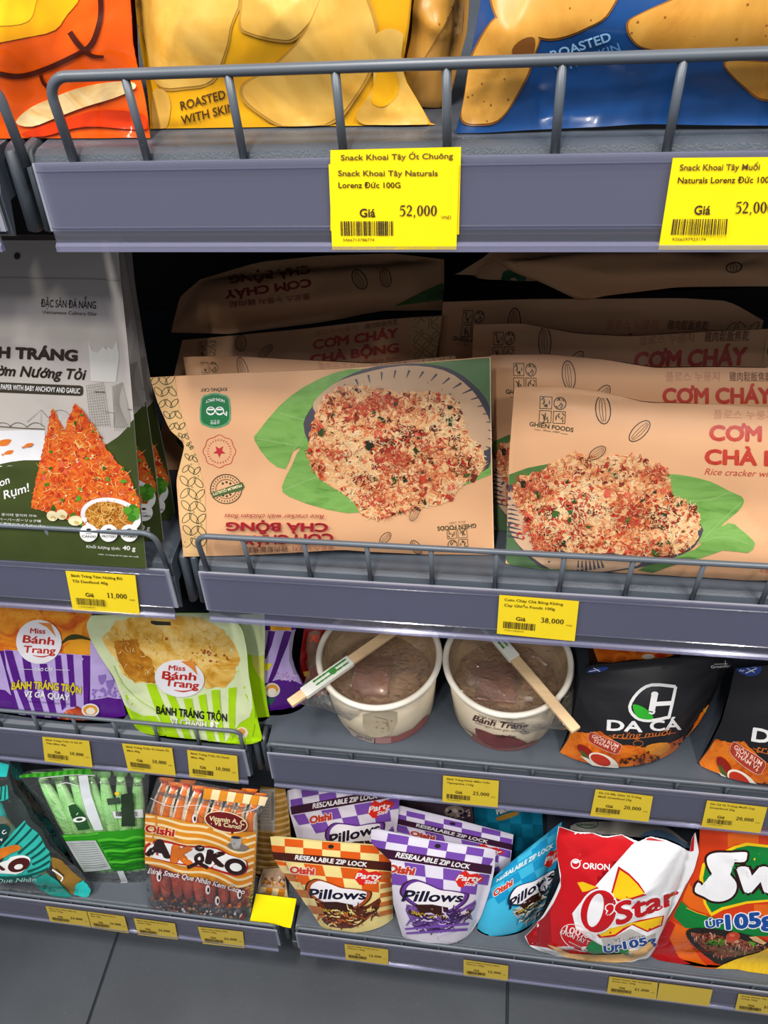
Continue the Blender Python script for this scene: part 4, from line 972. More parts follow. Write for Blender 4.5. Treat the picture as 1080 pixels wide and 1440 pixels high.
# lying on the standing bags
zt = CAMZ-0.338
p0 = on_z(660, 428, zt); p1 = on_z(1090, 404, zt)
s = Sheet((0, 0), (1, 1), zt, 58, [(812, 420), (760, 396), (725, 384), (692, 362)], [(1105, 402), (1108, 380), (1110, 352)], bottom=[(812, 420), (880, 414), (952, 407), (1105, 402)], top=[(692, 362), (790, 358), (900, 366), (1000, 366), (1110, 352)], thick=0.018, back=0.004, kind='flat', crease=0.005, seed=55, ncrease=24, yaw_plane=(p0, p1), cw=(0.006, 0.03))
almond(s.art, INKB, *W5((968, 85)), 14, 22, 80)
s.build('rice_cracker_bag', 'crumpled tan bag lying on top of the right stack of rice cracker bags', 'snack bag', 'tan rice cracker bags', KRAFT)
s = Sheet((0, 0), (1, 1), zt, 20, [(628, 432), (632, 392), (680, 362), (700, 345)], [(800, 428), (806, 380), (806, 340)], thick=0.008, back=0.004, kind='flat', crease=0.004, seed=56, ncrease=14, yaw_plane=(np.array([-0.08, 0.645, zt-0.01]), np.array([0.04, 0.64, zt-0.01])))
bp = W5((205, 100), (240, 92), (275, 100), (280, 140), (240, 158), (203, 145)); s.art.poly(mat('#1f6038', rough=0.5, var=0), bp, smooth=2); s.art.ell(mat('#cdb48a', rough=0.5, var=0), *W5((240, 128)), 5, 4)
s.build('rice_cracker_bag', 'shaded tan bag end with a green badge at the back, under the crumpled one', 'snack bag', 'tan rice cracker bags', KRAFT)
U5 = C(200, 340, 2.4545)
com_bag((-0.262, 0.480, Z), (0.004, 0.482, Z), U5((140, 399)), (640, 500), 'tan bag whose top strip shows just above the upside-down bag', top=[U5((140, 399)), U5((330, 396)), U5((600, 410)), U5((800, 420)), (640, 500)], seed=57, lean=19.5)
com_bag((-0.335, 0.526, Z), (-0.068, 0.538, Z), U5((138, 340)), U5((1036, 255)), 'tan bag with its red title showing, second behind the upside-down bag', top=[U5((138, 340)), U5((300, 325)), U5((560, 300)), U5((800, 272)), U5((960, 260)), U5((1036, 255))], seed=58, lean=20, aq=[(250, 625), (622, 590), (622, 444), (256, 478)])
zl = CAMZ-0.372
p0 = on_z(240, 466, zl); p1 = on_z(622, 424, zl)
s = Sheet((0, 0), (1, 1), zl, 48, [U5((100, 312)), U5((108, 275)), U5((130, 190)), U5((200, 130))], [U5((1036, 236)), U5((1042, 150)), U5((1042, 60))], bottom=[U5((100, 312)), U5((300, 318)), U5((600, 280)), U5((830, 242)), U5((1036, 236))], top=[U5((200, 130)), U5((400, 70)), U5((620, 48)), U5((860, 40)), U5((1042, 60))], thick=0.020, back=0.003, kind='flat', crease=0.004, seed=59, ncrease=22, yaw_plane=(p0, p1), cw=(0.006, 0.03))
RDD = mat('#8f2a2a', rough=0.5, var=0)
s.art.text(RDD, 'CƠM CHÁY', U5((580, 128)), U5((285, 170)), 11.5, bold=0.04); s.art.text(RDD, 'CHÀ BỘNG', U5((578, 82)), U5((300, 118)), 11.5, bold=0.04)
s.art.text(RDD, '플로스 누룽지 雞肉鬆', U5((578, 180)), U5((300, 208)), 7)
almond(s.art, INKB, *U5((840, 125)), 26, 15, 80); almond(s.art, INKB, *U5((750, 130)), 30, 18, 60)
s.art.poly(LEAF_DK, U5((870, 222), (960, 175), (1040, 140), (1040, 200)))
s.build('rice_cracker_bag', 'upside-down tan bag lying on top of the left stack, in the shade', 'snack bag', 'tan rice cracker bags', KRAFT)
# ------------------------------------------------------------------ third shelf: striped pouches, bowls, black pouches
Z = ZS[2]+0.0005
def affine(src, dst):
    A = np.c_[np.array(src, float), np.ones(len(src))]; S = np.linalg.lstsq(A, np.array(dst, float), rcond=None)[0]
    return lambda v: np.c_[v, np.ones(len(v))]@S
def roundel(P, K, cx, cy, rx, ry, L1, L2, L3, sw, tri):
    P.ell(mat('#eceaf0', rough=0.3, coat=0.3, var=0), *K((cx, cy)), rx, ry, 8)
    P.poly(mat('#e08a3c', rough=0.3, coat=0.3, var=0), K(*tri))
    R = mat('#c22a1e', rough=0.3, coat=0.3, var=0)
    for t, (a, b, h) in (('Miss', L1), ('Bánh', L2), ('Trang', L3)): P.text(R, t, K(a), K(b), h, bold=0.025, shear=0.05)
    P.line(R, K(*sw), [0.6, 2.0, 0.6], smooth=4)
R8 = C(0, 840, 5.4)
PUR = mat('#571b86', rough=0.25, coat=0.3, var=0.03); LIL = mat('#bfaae2', rough=0.28, coat=0.3, var=0.03)
FRUIT = foodmat('dried_mango_print', ['#a8401a', '#cf5a1a', '#e58a1e', '#efa030', '#d8701c'], scale=22, rough=0.28, detail=4)
s = Sheet((-60, 1000), (181, 1033), Z, 13.5, push=0.023, left=[(-60, 1000), (-75, 930), (-88, 842)], right=[(181, 1033), (176, 1000), (160, 940), (142, 890), (132, 852)], thick=0.014, back=0.004, kind='pouch', crease=0.0025, seed=61, cw=(0.005, 0.02))
A = s.art
A.poly(FRUIT, R8((-440, 40), (700, 60), (690, 330), (685, 445), (0, 405), (-420, 385)))
A.poly(mat('#eda226', rough=0.28, coat=0.3, var=0.05), R8((480, 400), (500, 370), (570, 330), (680, 318), (690, 430), (500, 425)), smooth=3); A.line(mat('#3c3f18', rough=0.35), R8((470, 350), (520, 310), (600, 300), (690, 322)), [2, 8, 2], smooth=5)
A.poly(LIL, R8((685, 330), (720, 350), (760, 430), (830, 560), (900, 690), (925, 770), (880, 770), (825, 758), (760, 770), (685, 780)))
A.poly(LIL, R8((-380, 400), (0, 420), (40, 560), (85, 745), (40, 705), (-60, 690), (-380, 700)))
CK = mat('#8f72bd', rough=0.3, var=0)
for x, y in ((770, 620), (830, 660)): A.poly(CK, R8((x-25, y-30), (x-5, y-10), (x+20, y-15), (x+30, y-40), (x+38, y-10), (x+20, y+30), (x, y+45), (x-20, y+15)), smooth=3)
A.blobs([CK], R8((700, 690), (880, 690), (915, 760), (820, 752), (700, 770)), 60, 0.8, 2.2, 5)
A.poly(LIL, R8((30, 398), (686, 440), (680, 600), (655, 830), (470, 850), (445, 935), (165, 922), (100, 700), (50, 540)))
for q in ([(35, 402), (95, 405), (150, 600), (260, 925), (212, 922), (95, 620)], [(165, 440), (230, 470), (250, 600), (350, 932), (285, 930), (195, 640)], [(300, 505), (355, 505), (390, 700), (440, 933), (395, 932), (325, 700)],
          [(415, 440), (460, 440), (472, 560), (500, 830), (470, 860), (430, 640)], [(505, 432), (555, 436), (562, 560), (580, 830), (535, 835), (520, 600)], [(622, 440), (684, 444), (684, 600), (665, 820), (636, 825), (630, 600)]): A.poly(PUR, R8(*q))
roundel(A, R8, 295, 338, 32, 31, ((228, 272), (342, 276), 7.5), ((172, 342), (408, 362), 11), ((180, 418), (420, 430), 10), ((248, 440), (320, 452), (400, 432)), ((285, 192), (385, 196), (425, 300), (360, 230)))
YL = mat('#e8d524', rough=0.3, coat=0.3, var=0)
A.text(WHITE, 'CAO CẤP', R8((262, 558)), R8((400, 560)), 4.5, bold=0.02); A.line(WHITE, R8((140, 545), (255, 548)), 0.5); A.line(WHITE, R8((415, 550), (530, 553)), 0.5)
A.text(YL, 'BÁNH TRÁNG TRỘN', R8((88, 700)), R8((612, 735)), 10.5, bold=0.035, arc=3.5, outline=mat('#40106a', rough=0.3, var=0), ow=0.03)
A.text(WHITE, 'VỊ GÀ QUAY', R8((182, 756)), R8((524, 785)), 8.0, bold=0.03, arc=1); A.text(mat('#40106a', rough=0.3, var=0), 'BÁNH TRÁNG TRỘN VỊ GÀ QUAY CAY GIÒN', R8((200, 795)), R8((540, 818)), 2.2)
A.poly(foodmat('roast_chicken_print', ['#6e1c0c', '#a8341a', '#c9562c', '#e0a07a'], scale=40, rough=0.3), R8((448, 940), (500, 860), (560, 845), (585, 825), (620, 850), (680, 900), (690, 955), (560, 950)), smooth=2)
A.ell(mat('#e6e2ea', rough=0.3, var=0), *R8((686, 858)), 12.3, 9.5); A.ell(mat('#dd9a34', rough=0.3, var=0), *R8((686, 856)), 10, 7.3); A.ell(mat('#efe3d2', rough=0.3, var=0), *R8((688, 864)), 6.5, 4.8)
A.poly(mat('#2c5a30', rough=0.35, var=0), R8((690, 925), (740, 915), (735, 955), (690, 955)))
s.build('striped_pouch', 'purple and lilac striped pouch with an orange top, left on the third shelf', 'pouch', 'striped rice paper pouches', PUR, seals=(0, 0))

R7g = C(110, 850, 3.857); R34 = C(340, 860, 7.2)
LIME = mat('#a6d40c', rough=0.25, coat=0.3, var=0.03); PALEG = mat('#d6e2b2', rough=0.25, coat=0.3, var=0.02)
GOLD = foodmat('fried_rice_paper_print', ['#a8701c', '#cf982e', '#e3b95c', '#eacb82', '#d9a746'], scale=26, detail=8, dist=1.0, rough=0.3, spots='#b8651c', spot_scale=60, spot_at=0.08)
s = Sheet((196, 1031), (368, 1050), Z, 14, push=0.011, left=[(196, 1031), (185, 1014), (175, 990), (160, 952), (140, 922), (126, 897), (121, 878), (128, 866)], right=[(372, 1050), (366, 1026), (357, 990), (350, 950), (347, 912), (341, 885), (330, 870), (307, 862)],
          bottom=[(196, 1031), (212, 1043), (260, 1048), (320, 1051), (352, 1053), (372, 1050)], top=[(128, 866), (215, 862), (260, 862), (307, 862)], thick=0.010, back=0.003, kind='pouch', crease=0.003, seed=66, ncrease=20, cw=(0.005, 0.018))
s.quad[3] = s.to_plane((128, 862))[0]; A = s.art
A.poly(PALEG, R7g((40, 40), (400, 40), (800, 40), (900, 140), (930, 260), (940, 420), (945, 560), (930, 610), (880, 640), (800, 745), (500, 745), (430, 640), (290, 575), (250, 545), (195, 405), (110, 295), (40, 190)))
A.poly(LIME, R7g((840, 745), (870, 660), (920, 620), (960, 600), (1000, 760), (900, 800)), smooth=2)
A.poly(LIME, R7g((275, 580), (330, 610), (420, 605), (470, 700), (470, 745), (370, 745), (300, 650)), smooth=2)
A.poly(GOLD, R7g((125, 180), (170, 140), (200, 90), (330, 62), (520, 60), (680, 75), (790, 140), (850, 215), (882, 300), (848, 400), (800, 448), (700, 455), (430, 430), (310, 425), (240, 375), (205, 300), (150, 225)), rough=1.2, step=5)
A.poly(foodmat('deep_fried_print', ['#8a4c0c', '#b8761a', '#d39c38'], scale=50, rough=0.3), R7g((190, 200), (320, 185), (340, 250), (400, 300), (425, 425), (300, 418), (245, 360), (205, 280)), rough=1.5, step=4)
A.strands([mat('#efdca0', rough=0.3, var=0), mat('#e0b860', rough=0.3, var=0), mat('#c08a34', rough=0.3, var=0)], R7g((180, 150), (700, 100), (840, 250), (780, 420), (430, 410), (260, 350)), 120, 9, 0.8, 9)
A.blobs([mat('#a8561a', rough=0.3, var=0)], R7g((420, 110), (470, 200), (760, 330), (830, 290), (680, 230), (560, 250)), 22, 0.8, 2.6, 9)
for q in ([(368, 430), (418, 432), (480, 580), (560, 742), (490, 742), (430, 600)], [(470, 470), (520, 490), (560, 580), (620, 742), (585, 742), (525, 600)], [(570, 510), (615, 510), (640, 640), (662, 742), (640, 742), (600, 620)], [(650, 495), (690, 485), (705, 600), (745, 742), (705, 742), (672, 600)], [(722, 465), (764, 462), (775, 600), (795, 742), (768, 742), (735, 600)], [(815, 455), (860, 448), (852, 560), (850, 700), (825, 742), (815, 600)]): A.poly(LIME, R7g(*q))
for q in ((190, 330), (240, 430), (330, 520), (420, 580), (470, 690)),: A.line(mat('#b9d47a', rough=0.3, var=0), R7g(*q), 1.2, smooth=4)
roundel(A, R7g, 549, 402, 35, 26, ((490, 357), (580, 360), 7.5), ((455, 402), (637, 412), 11), ((470, 440), (652, 458), 10.5), ((520, 464), (570, 472), (635, 460)), ((555, 308), (628, 308), (648, 385), (610, 345)))
A.text(mat('#17180f', rough=0.3, var=0), 'BÁNH TRÁNG TRỘN', R7g((420, 592)), R7g((806, 635)), 11, bold=0.03, shear=-0.15)
A.text(mat('#eef2da', rough=0.3, var=0), 'VỊ CHANH ỚT', R7g((498, 650)), R7g((762, 672)), 8.5, bold=0.03, outline=mat('#9aa070', rough=0.3, var=0), ow=0.02)
A.poly(mat('#2a2a20', rough=0.6, var=0), R7g((392, 88), (500, 95), (502, 114), (420, 112), (395, 104)))
A.ell(mat('#ecdcc8', rough=0.3, var=0), *R7g((888, 696)), 8.5, 8); A.ell(mat('#dd9a50', rough=0.3, var=0), *R7g((884, 690)), 6, 4.5)
A.line(mat('#7fb00a', rough=0.3, var=0), R7g((925, 380), (955, 520), (960, 640), (935, 760)), [0.5, 2.5, 0.5], smooth=4)
s.build('striped_pouch', 'lime green and pale striped pouch with a golden picture, behind the fence', 'pouch', 'striped rice paper pouches', LIME, seals=(0, 0))
zz = ZS[2]+0.0005
s = Sheet((262, 1028), (375, 1029), zz, 15.5, push=0.021, left=[(250, 1028), (250, 950), (255, 870)], right=[(376, 1029), (380, 1012), (376, 992), (372, 960), (372, 925), (373, 895), (372, 862)], thick=0.003, back=0.001, kind='pouch', crease=0.001, seed=68, cw=(0.006, 0.02))
s.art.poly(PALEG, R34((-300, 20), (235, 20), (235, 440), (160, 460), (60, 430), (-300, 430)), smooth=0)
s.art.poly(mat('#d8d660', rough=0.3, coat=0.3, var=0.03), R34((100, 450), (225, 450), (225, 720), (160, 640), (110, 540)))
s.build('striped_pouch', 'lime green pouch edge squeezed between the front lime pouch and a purple one', 'pouch', 'striped rice paper pouches', LIME)
s = Sheet((352, 1012), (430, 1004), zz, 16, push=0.016, left=[(345, 1010), (350, 940), (366, 862)], right=[(430, 1004), (432, 985), (429, 965), (416, 940), (410, 918), (414, 888), (426, 866)], bottom=[(345, 1010), (382, 1017), (400, 1021), (415, 1019), (425, 1012), (430, 1004)], thick=0.006, back=0.005, kind='pouch', crease=0.001, seed=69, cw=(0.006, 0.02))
A = s.art
A.poly(LIL, R34((190, 190), (600, 190), (520, 330), (500, 450), (560, 600), (610, 740), (560, 715), (500, 690), (450, 700), (400, 682), (340, 695), (270, 720), (190, 730)))
A.poly(mat('#8e8698', rough=0.3, var=0.04), R34((500, 195), (590, 195), (510, 380), (520, 520), (580, 640), (530, 640), (480, 500), (480, 330)))
for q in ([(270, 195), (340, 200), (300, 350), (245, 480), (215, 470), (250, 330)], [(428, 205), (450, 195), (505, 205), (470, 320), (400, 490), (345, 640), (300, 718), (262, 718), (340, 500), (390, 330)]): A.poly(mat('#4c1470', rough=0.25, coat=0.3, var=0.03), R34(*q))
A.poly(mat('#e0a024', rough=0.3, var=0.05), R34((290, 130), (500, 150), (500, 192), (290, 192))); A.poly(YL, R34((235, 520), (310, 530), (260, 605), (225, 590)))
A.ell(mat('#e6dccb', rough=0.3, var=0), *R34((308, 795)), 11, 10); A.ell(mat('#dd9a34', rough=0.3, var=0), *R34((308, 785)), 8.5, 6.5); A.ell(mat('#efe3d2', rough=0.3, var=0), *R34((305, 810)), 6, 5); A.poly(mat('#2c5a50', rough=0.35, var=0), R34((262, 870), (345, 875), (300, 945), (255, 935)))
A.blobs([mat('#d6b9dc', rough=0.3, var=0), mat('#b48fc8', rough=0.3, var=0)], R34((350, 620), (600, 620), (605, 715), (350, 690)), 60, 0.8, 2, 3)
s.build('striped_pouch', 'purple pouch with dark stripes standing just left of the bowls', 'pouch', 'striped rice paper pouches', PUR)
s = Sheet((436, 999), (464, 994), zz, 18, push=0.03, left=[(430, 1000), (424, 965), (421, 930), (428, 880)], right=[(472, 992), (462, 960), (456, 920), (466, 880)], thick=0.012, back=0.008, kind='pillow', crease=0.002, seed=70, ncrease=8)
A = s.art; A.poly(mat('#7a5a4a', rough=0.3, var=0.15), R34((680, 210), (800, 215), (760, 380), (740, 560), (640, 570), (650, 380)), smooth=2); A.text(mat('#d8442c', rough=0.3, var=0), 'Xì', R34((690, 300)), R34((775, 310)), 10, bold=0.04)
A.poly(mat('#d8a03a', rough=0.3, var=0.1), R34((620, 610), (700, 600), (680, 690), (640, 680)))
s.build('snack_pouch', 'dark red pouch with a clear window, left behind the paper bowl', 'pouch', None, mat('#8e1414', rough=0.25, coat=0.3, var=0.05))

# paper bowls
PAPER = mat('#c8bba3', rough=0.6, var=0.04, vs=30); RIMW = mat('#e4dccd', rough=0.5, var=0.02); INN = mat('#bfa684', rough=0.6, var=0.08, vs=25)
FILL = foodmat('dried_snack_fill', ['#5a3c28', '#8a664a', '#b89672', '#94665c', '#ccb08c'], scale=34, detail=8, rough=0.5)
LIDM = clearmat('clear_lid', tint='#efe8de', gloss=0.12, rough=0.05, bump=0.9, bs=70, haze=0.16, hazecol='#d2bfa6')
FILM = clearmat('wrap_film', tint='#f6f6f8', gloss=0.10, rough=0.07, bump=0.6, bs=70, haze=0.0)
WOOD = foodmat('chopstick_wood', ['#d6b083', '#e3c398', '#dcb88a'], scale=30, stretch=(1, 8, 1), rough=0.55); SLEEVE = mat('#e6e6dc', rough=0.55, var=0.02)
def bowl(cx, cy, h, r, rb, ends, sleeve, label, art):
    z0 = ZS[2]+0.0004
    root = empty('paper_bowl', (cx, cy, z0), label, 'bowl', 'takeaway paper bowls')
    bm = bmesh.new()
    add_lathe(bm, [(0, 0.0012), (rb-0.002, 0.0012), (rb, 0.0), (rb+0.001, 0.002), (r-0.004, h-0.005), (r-0.0055, h-0.005), (rb-0.003, 0.004), (0, 0.004)], cx, cy, z0)
    for f in bm.faces: f.material_index = 0
    for f in bm.faces:
        c = f.calc_center_median()
        if math.hypot(c.x-cx, c.y-cy) < (rb+(r-rb)*(c.z-z0)/h)-0.002 and c.z-z0 > 0.003: f.material_index = 1
    body = from_bm('bowl_body', bm, [PAPER, INN], root)
    bm = bmesh.new(); ring = [(cx+(r-0.0035)*math.cos(t), cy+(r-0.0035)*math.sin(t), z0+h-0.0035) for t in np.linspace(0, 2*math.pi, 72, endpoint=False)]
    add_tube(bm, ring, 0.0036, 12, closed=True); from_bm('rolled_rim', bm, RIMW, root)
    # printed belly: photo artwork laid on the cone
    P = Print(); art(P); k = rb+0.0012; sl = (r-0.004-k)/(h-0.007)
    V, Fc, Mi, mats = [], [], [], []
    for li, (m, v, f) in enumerate(P.cut(5.0)):
        d = rays(v); o = CAM-np.array([cx, cy, z0+0.002])
        R0 = k+0.0005+li*0.0002
        # |xy|=R0+sl*z
        a = d[:, 0]**2+d[:, 1]**2-(sl*d[:, 2])**2; q0 = R0+sl*o[2]
        b = 2*(d[:, 0]*o[0]+d[:, 1]*o[1]-sl*d[:, 2]*q0); c = o[0]**2+o[1]**2-q0**2
        disc = np.maximum(b*b-4*a*c, 0); t1 = (-b-np.sqrt(disc))/(2*a); t2 = (-b+np.sqrt(disc))/(2*a)
        t = np.where((q0+sl*d[:, 2]*np.minimum(t1, t2) > 0), np.minimum(t1, t2), np.maximum(t1, t2))
        X = CAM+d*t[:, None]; X[:, 2] = np.maximum(X[:, 2], z0+0.0006); n0 = len(V); V += [tuple(x) for x in X]
        if m not in mats: mats.append(m)
        for q in f: Fc.append(tuple(i+n0 for i in q)); Mi.append(mats.index(m))
    me = bpy.data.meshes.new('printed_sleeve'); me.from_pydata(V, [], Fc)
    for m in mats: me.materials.append(m)
    me.polygons.foreach_set('material_index', Mi); me.update(); link_mesh('printed_band', me, root)
    bm = bmesh.new(); n = 40; rs = random.Random(int(cx*1000)); rr = rb+(r-rb)*0.5-0.004
    add_lathe(bm, [(0.0001, h*0.52), (rr*0.3, h*0.50), (rr*0.6, h*0.51), (rr*0.85, h*0.47), (rr, h*0.42)], cx, cy, z0, 40)
    for v in bm.verts: v.co.z += rs.uniform(-0.0025, 0.0025)
    from_bm('filling', bm, FILL, root)
    bm = bmesh.new()      # inner sauce sachet
    add_box(bm, cx-0.034, cx+0.012, cy-0.03, cy+0.02, z0+h*0.55, z0+h*0.60, bevel=0.002)
    for v in bm.verts: v.co.z += 0.12*(v.co.y-cy)+rs.uniform(-0.001, 0.001)
    from_bm('sauce_sachet', bm, mat('#8a5048', rough=0.25, coat=0.3, var=0.15, vs=60), root)
    bm = bmesh.new()
    add_lathe(bm, [(0.0001, h-0.022), (0.020, h-0.0215), (0.040, h-0.022), (0.052, h-0.0235), (0.056, h-0.020), (0.059, h-0.0225), (0.062, h-0.017), (r-0.0065, h-0.005)], cx, cy, z0, 64)
    from_bm('clear_lid', bm, LIDM, root)
    # chopsticks lying across the rim, wrapped in with film
    A_, B_ = on_z(ends[0][0], ends[0][1], z0+h+0.004), on_z(ends[1][0], ends[1][1], z0+h+0.004)
    d = (B_-A_); d /= np.linalg.norm(d); B_ = A_+d*0.185; sd = np.cross(d, [0, 0, 1.0]); sd /= np.linalg.norm(sd)
    def bar(off0, off1, w0, w1, hgt, m, name, parent, zoff=0.0, mm=None):
        bm = bmesh.new(); ringv = []
        for t, w in ((off0, w0), (off1, w1)):
            c = A_+(B_-A_)*t; ringv.append([bm.verts.new(tuple(c+sd*a*w+np.array([0, 0, b*hgt+zoff]))) for a, b in ((-.5, 0), (.5, 0), (.5, 1), (-.5, 1))])
        for j in range(4): bm.faces.new((ringv[0][j], ringv[0][(j+1) % 4], ringv[1][(j+1) % 4], ringv[1][j]))
        bm.faces.new(ringv[0][::-1]); bm.faces.new(ringv[1]); bmesh.ops.recalc_face_normals(bm, faces=bm.faces[:])
        bmesh.ops.bevel(bm, geom=bm.edges[:], offset=0.0006, segments=1, affect='EDGES')
        return from_bm(name, bm, m, parent, smooth=False)
    cs = bar(0, 1, 0.011, 0.0125, 0.0050, WOOD, 'chopsticks', root)
    bm = bmesh.new()
    for t0, t1 in ((0, 1),):
        p, q = A_+(B_-A_)*t0+np.array([0, 0, .0052]), A_+(B_-A_)*t1+np.array([0, 0, .0052])
        v = [bm.verts.new(tuple(x)) for x in (p-sd*.0004, p+sd*.0004, q+sd*.0004, q-sd*.0004)]; bm.faces.new(v)
    from_bm('split_groove', bm, mat('#9a7a50', rough=0.7), cs)
    ZB = np.array([0, 0, 0.0064])
    sl_ = bar(sleeve[0], sleeve[1], 0.0138, 0.0138, 0.0064, SLEEVE, 'paper_sleeve', root, zoff=-0.0006)
    bm = bmesh.new(); rs2 = random.Random(2); L0 = sleeve[0]; L1 = sleeve[1]
    for k in range(26):
        t = L0+(L1-L0)*(0.25+0.7*k/26); c = A_+(B_-A_)*t+ZB*0.97; o1 = -0.005+0.001*rs2.random()
        for o_, ln in ((-0.0032, .0030), (0.0022, .0026)):
            w = rs2.uniform(.25, .5)*ln; p = c+sd*o_; e = d*0.0009
            v = [bm.verts.new(tuple(x)) for x in (p-sd*w-e, p+sd*w-e, p+sd*w+e, p-sd*w+e)]; bm.faces.new(v)
    c = A_+(B_-A_)*(L0+(L1-L0)*0.62)+ZB*0.98; bm.faces.new([bm.verts.new(tuple(c+d*0.0045*math.cos(t)+sd*0.0042*math.sin(t))) for t in np.linspace(0, 6, 14)])
    from_bm('green_printing', bm, mat('#3f8a3a', rough=0.55, var=0), sl_, smooth=False) if False else None
    bm2 = bm; me = bpy.data.meshes.new('green_printing'); bm2.to_mesh(me); bm2.free(); me.materials.append(mat('#3f8a3a', rough=0.55, var=0))
    me.transform(Matrix.Translation(-Vector(root.location))); g = bpy.data.objects.new('green_printing', me); COL.objects.link(g); g.parent = sl_
    # film: a taut web from the stick end down to the bowl wall, and a skin over the top
    bm = bmesh.new(); tip = A_-d*0.002+np.array([0, 0, .003]); N = 14; an = math.atan2(tip[1]-cy, tip[0]-cx); prev = None; rows = []
    for k in range(N+1):
        a = an-0.75+1.5*k/N; top = np.array([cx+(r+.0005)*math.cos(a), cy+(r+.0005)*math.sin(a), z0+h-0.001]); zz_ = h*0.45; low = np.array([cx+(rb+(r-rb)*.45+.001)*math.cos(a*0.5+an*0.5), cy+(rb+(r-rb)*.45+.001)*math.sin(a*0.5+an*0.5), z0+zz_])
        u = abs(2*k/N-1); mid = tip+(top-tip)*(0.12+0.88*u)
        rows.append([bm.verts.new(tuple(x)) for x in (top+np.array([0, 0, .0035*(1-u)]), mid*0.5+top*0.5+np.array([0, 0, .003*(1-u)]), mid, mid*0.6+low*0.4+np.array([0, 0, -.004]), low)])
    for a_, b_ in zip(rows, rows[1:]):
        for j in range(4): bm.faces.new((a_[j], a_[j+1], b_[j+1], b_[j]))
    from_bm('wrap_film', bm, FILM, root)
    return root
def art1(P):
    K = C(440, 860, 5.4)
    P.poly(mat('#d3c4a6', rough=0.6, var=0.05), K((380, 780), (640, 760), (590, 930), (430, 950)), smooth=2)
    P.poly(mat('#9c5c58', rough=0.6, var=0.06), K((470, 960), (640, 945), (760, 890), (850, 800), (880, 780), (870, 840), (800, 920), (700, 980), (600, 1008), (470, 1012)))
    P.poly(mat('#b98a8a', rough=0.6, var=0), K((475, 962), (595, 955), (595, 1006), (475, 1012)))
    P.poly(mat('#b9aca6', rough=0.6, var=0.05), K((250, 870), (340, 930), (465, 965), (462, 1010), (400, 1000), (300, 940)))
    P.text(mat('#6a4a4a', rough=0.6, var=0), 'BÁNH TRÁNG', K((330, 955)), K((450, 985)), 4)
    P.blobs([mat('#b08a5a', rough=0.6, var=0)], K((460, 830), (600, 830), (580, 920), (470, 920)), 16, 0.5, 1.6, 4); P.line(mat('#8a7a66', rough=0.6, var=0), K((470, 800), (560, 820), (580, 900)), 0.6)
def art2(P):
    K = C(620, 870, 5.4); D = mat('#5a2a2a', rough=0.6, var=0)
    P.text(mat('#7a6a62', rough=0.6, var=0), 'bánh tráng rong biển nước', K((290, 745)), K((640, 805)), 4.2, arc=-3)
    P.text(D, 'Bánh Tráng', K((240, 770)), K((660, 835)), 8.5, bold=0.02, shear=0.2, arc=-4); P.text(mat('#7a5a52', rough=0.6, var=0), 'món ngon thơm giòn mỗi ngày', K((260, 795)), K((650, 862)), 3.6, arc=-4)
    P.poly(mat('#7c3f40', rough=0.6, var=0.1, vs=80), K((260, 830), (400, 880), (520, 890), (640, 935), (640, 960), (500, 985), (400, 985), (300, 930)), smooth=2)
    P.poly(mat('#8a5a58', rough=0.6, var=0.06), K((150, 815), (240, 880), (230, 915), (300, 960), (420, 1000), (560, 1015), (680, 985), (750, 920), (690, 940), (560, 985), (420, 985), (330, 945), (255, 880)))
    P.text(mat('#3a2420', rough=0.6, var=0), 'Trộn Cay', K((420, 905)), K((570, 905)), 4, bold=0.02)
bowl(-0.1198, 0.4930, 0.097, 0.0729, 0.0605, [(408, 991), (560, 884)], (0.10, 0.45), 'left of two paper bowls, its chopsticks pointing down to the left', art1)
bowl(0.0266, 0.4978, 0.097, 0.0733, 0.0600, [(810, 1029), (702, 903)], (0.56, 0.92), 'right of two paper bowls, its bare chopsticks pointing down to the right', art2)

# black fish skin pouches
R8b = C(740, 880, 3.176); BLK = mat('#222226', rough=0.42, spec=0.4, var=0.04)
EGG = foodmat('salted_egg_print', ['#8a3a0c', '#c85a14', '#e07a1e', '#d96a18'], scale=40, rough=0.4)
A = Print()
A.poly(EGG, R8b((165, 487), (210, 470), (262, 478), (330, 470), (420, 530), (530, 545), (640, 522), (700, 490), (700, 530), (560, 655), (480, 700), (380, 668), (145, 566)), rough=1.0, step=4)
A.poly(EGG, R8b((705, 500), (745, 450), (770, 405), (800, 360), (820, 352), (808, 390), (770, 440), (730, 490)), rough=1.0, step=4); A.poly(mat('#e8a030', rough=0.4, var=0.05), R8b((790, 375), (815, 355), (800, 390)))
A.poly(mat('#27418f', rough=0.4, var=0), R8b((268, 208), (290, 192), (340, 184), (368, 186), (350, 200), (300, 210)), smooth=2); A.line(WHITE, R8b((280, 205), (345, 192)), 1); A.line(WHITE, R8b((300, 188), (330, 205)), 0.8)
A.line(WHITE, R8b((668, 272), (560, 264), (498, 300), (462, 362), (488, 408), (545, 424), (628, 410), (640, 398), (668, 272)), 4.3, smooth=3)
A.poly(mat('#2fae2c', rough=0.4, var=0.05), R8b((476, 354), (510, 358), (548, 382), (568, 414), (530, 418), (492, 404)), smooth=3)
A.line(WHITE, R8b((574, 308), (560, 382)), 9); A.line(WHITE, R8b((570, 350), (652, 345)), 6); A.ell(WHITE, *R8b((574, 305)), 5, 3.5); A.line(WHITE, R8b((548, 388), (566, 392), (574, 380)), 2.5, smooth=3)
A.text(WHITE, 'DA', R8b((362, 466)), R8b((516, 474)), 15, bold=0.03, space=1.0); A.text(WHITE, 'CÁ', R8b((556, 470)), R8b((690, 462)), 14.5, bold=0.03)
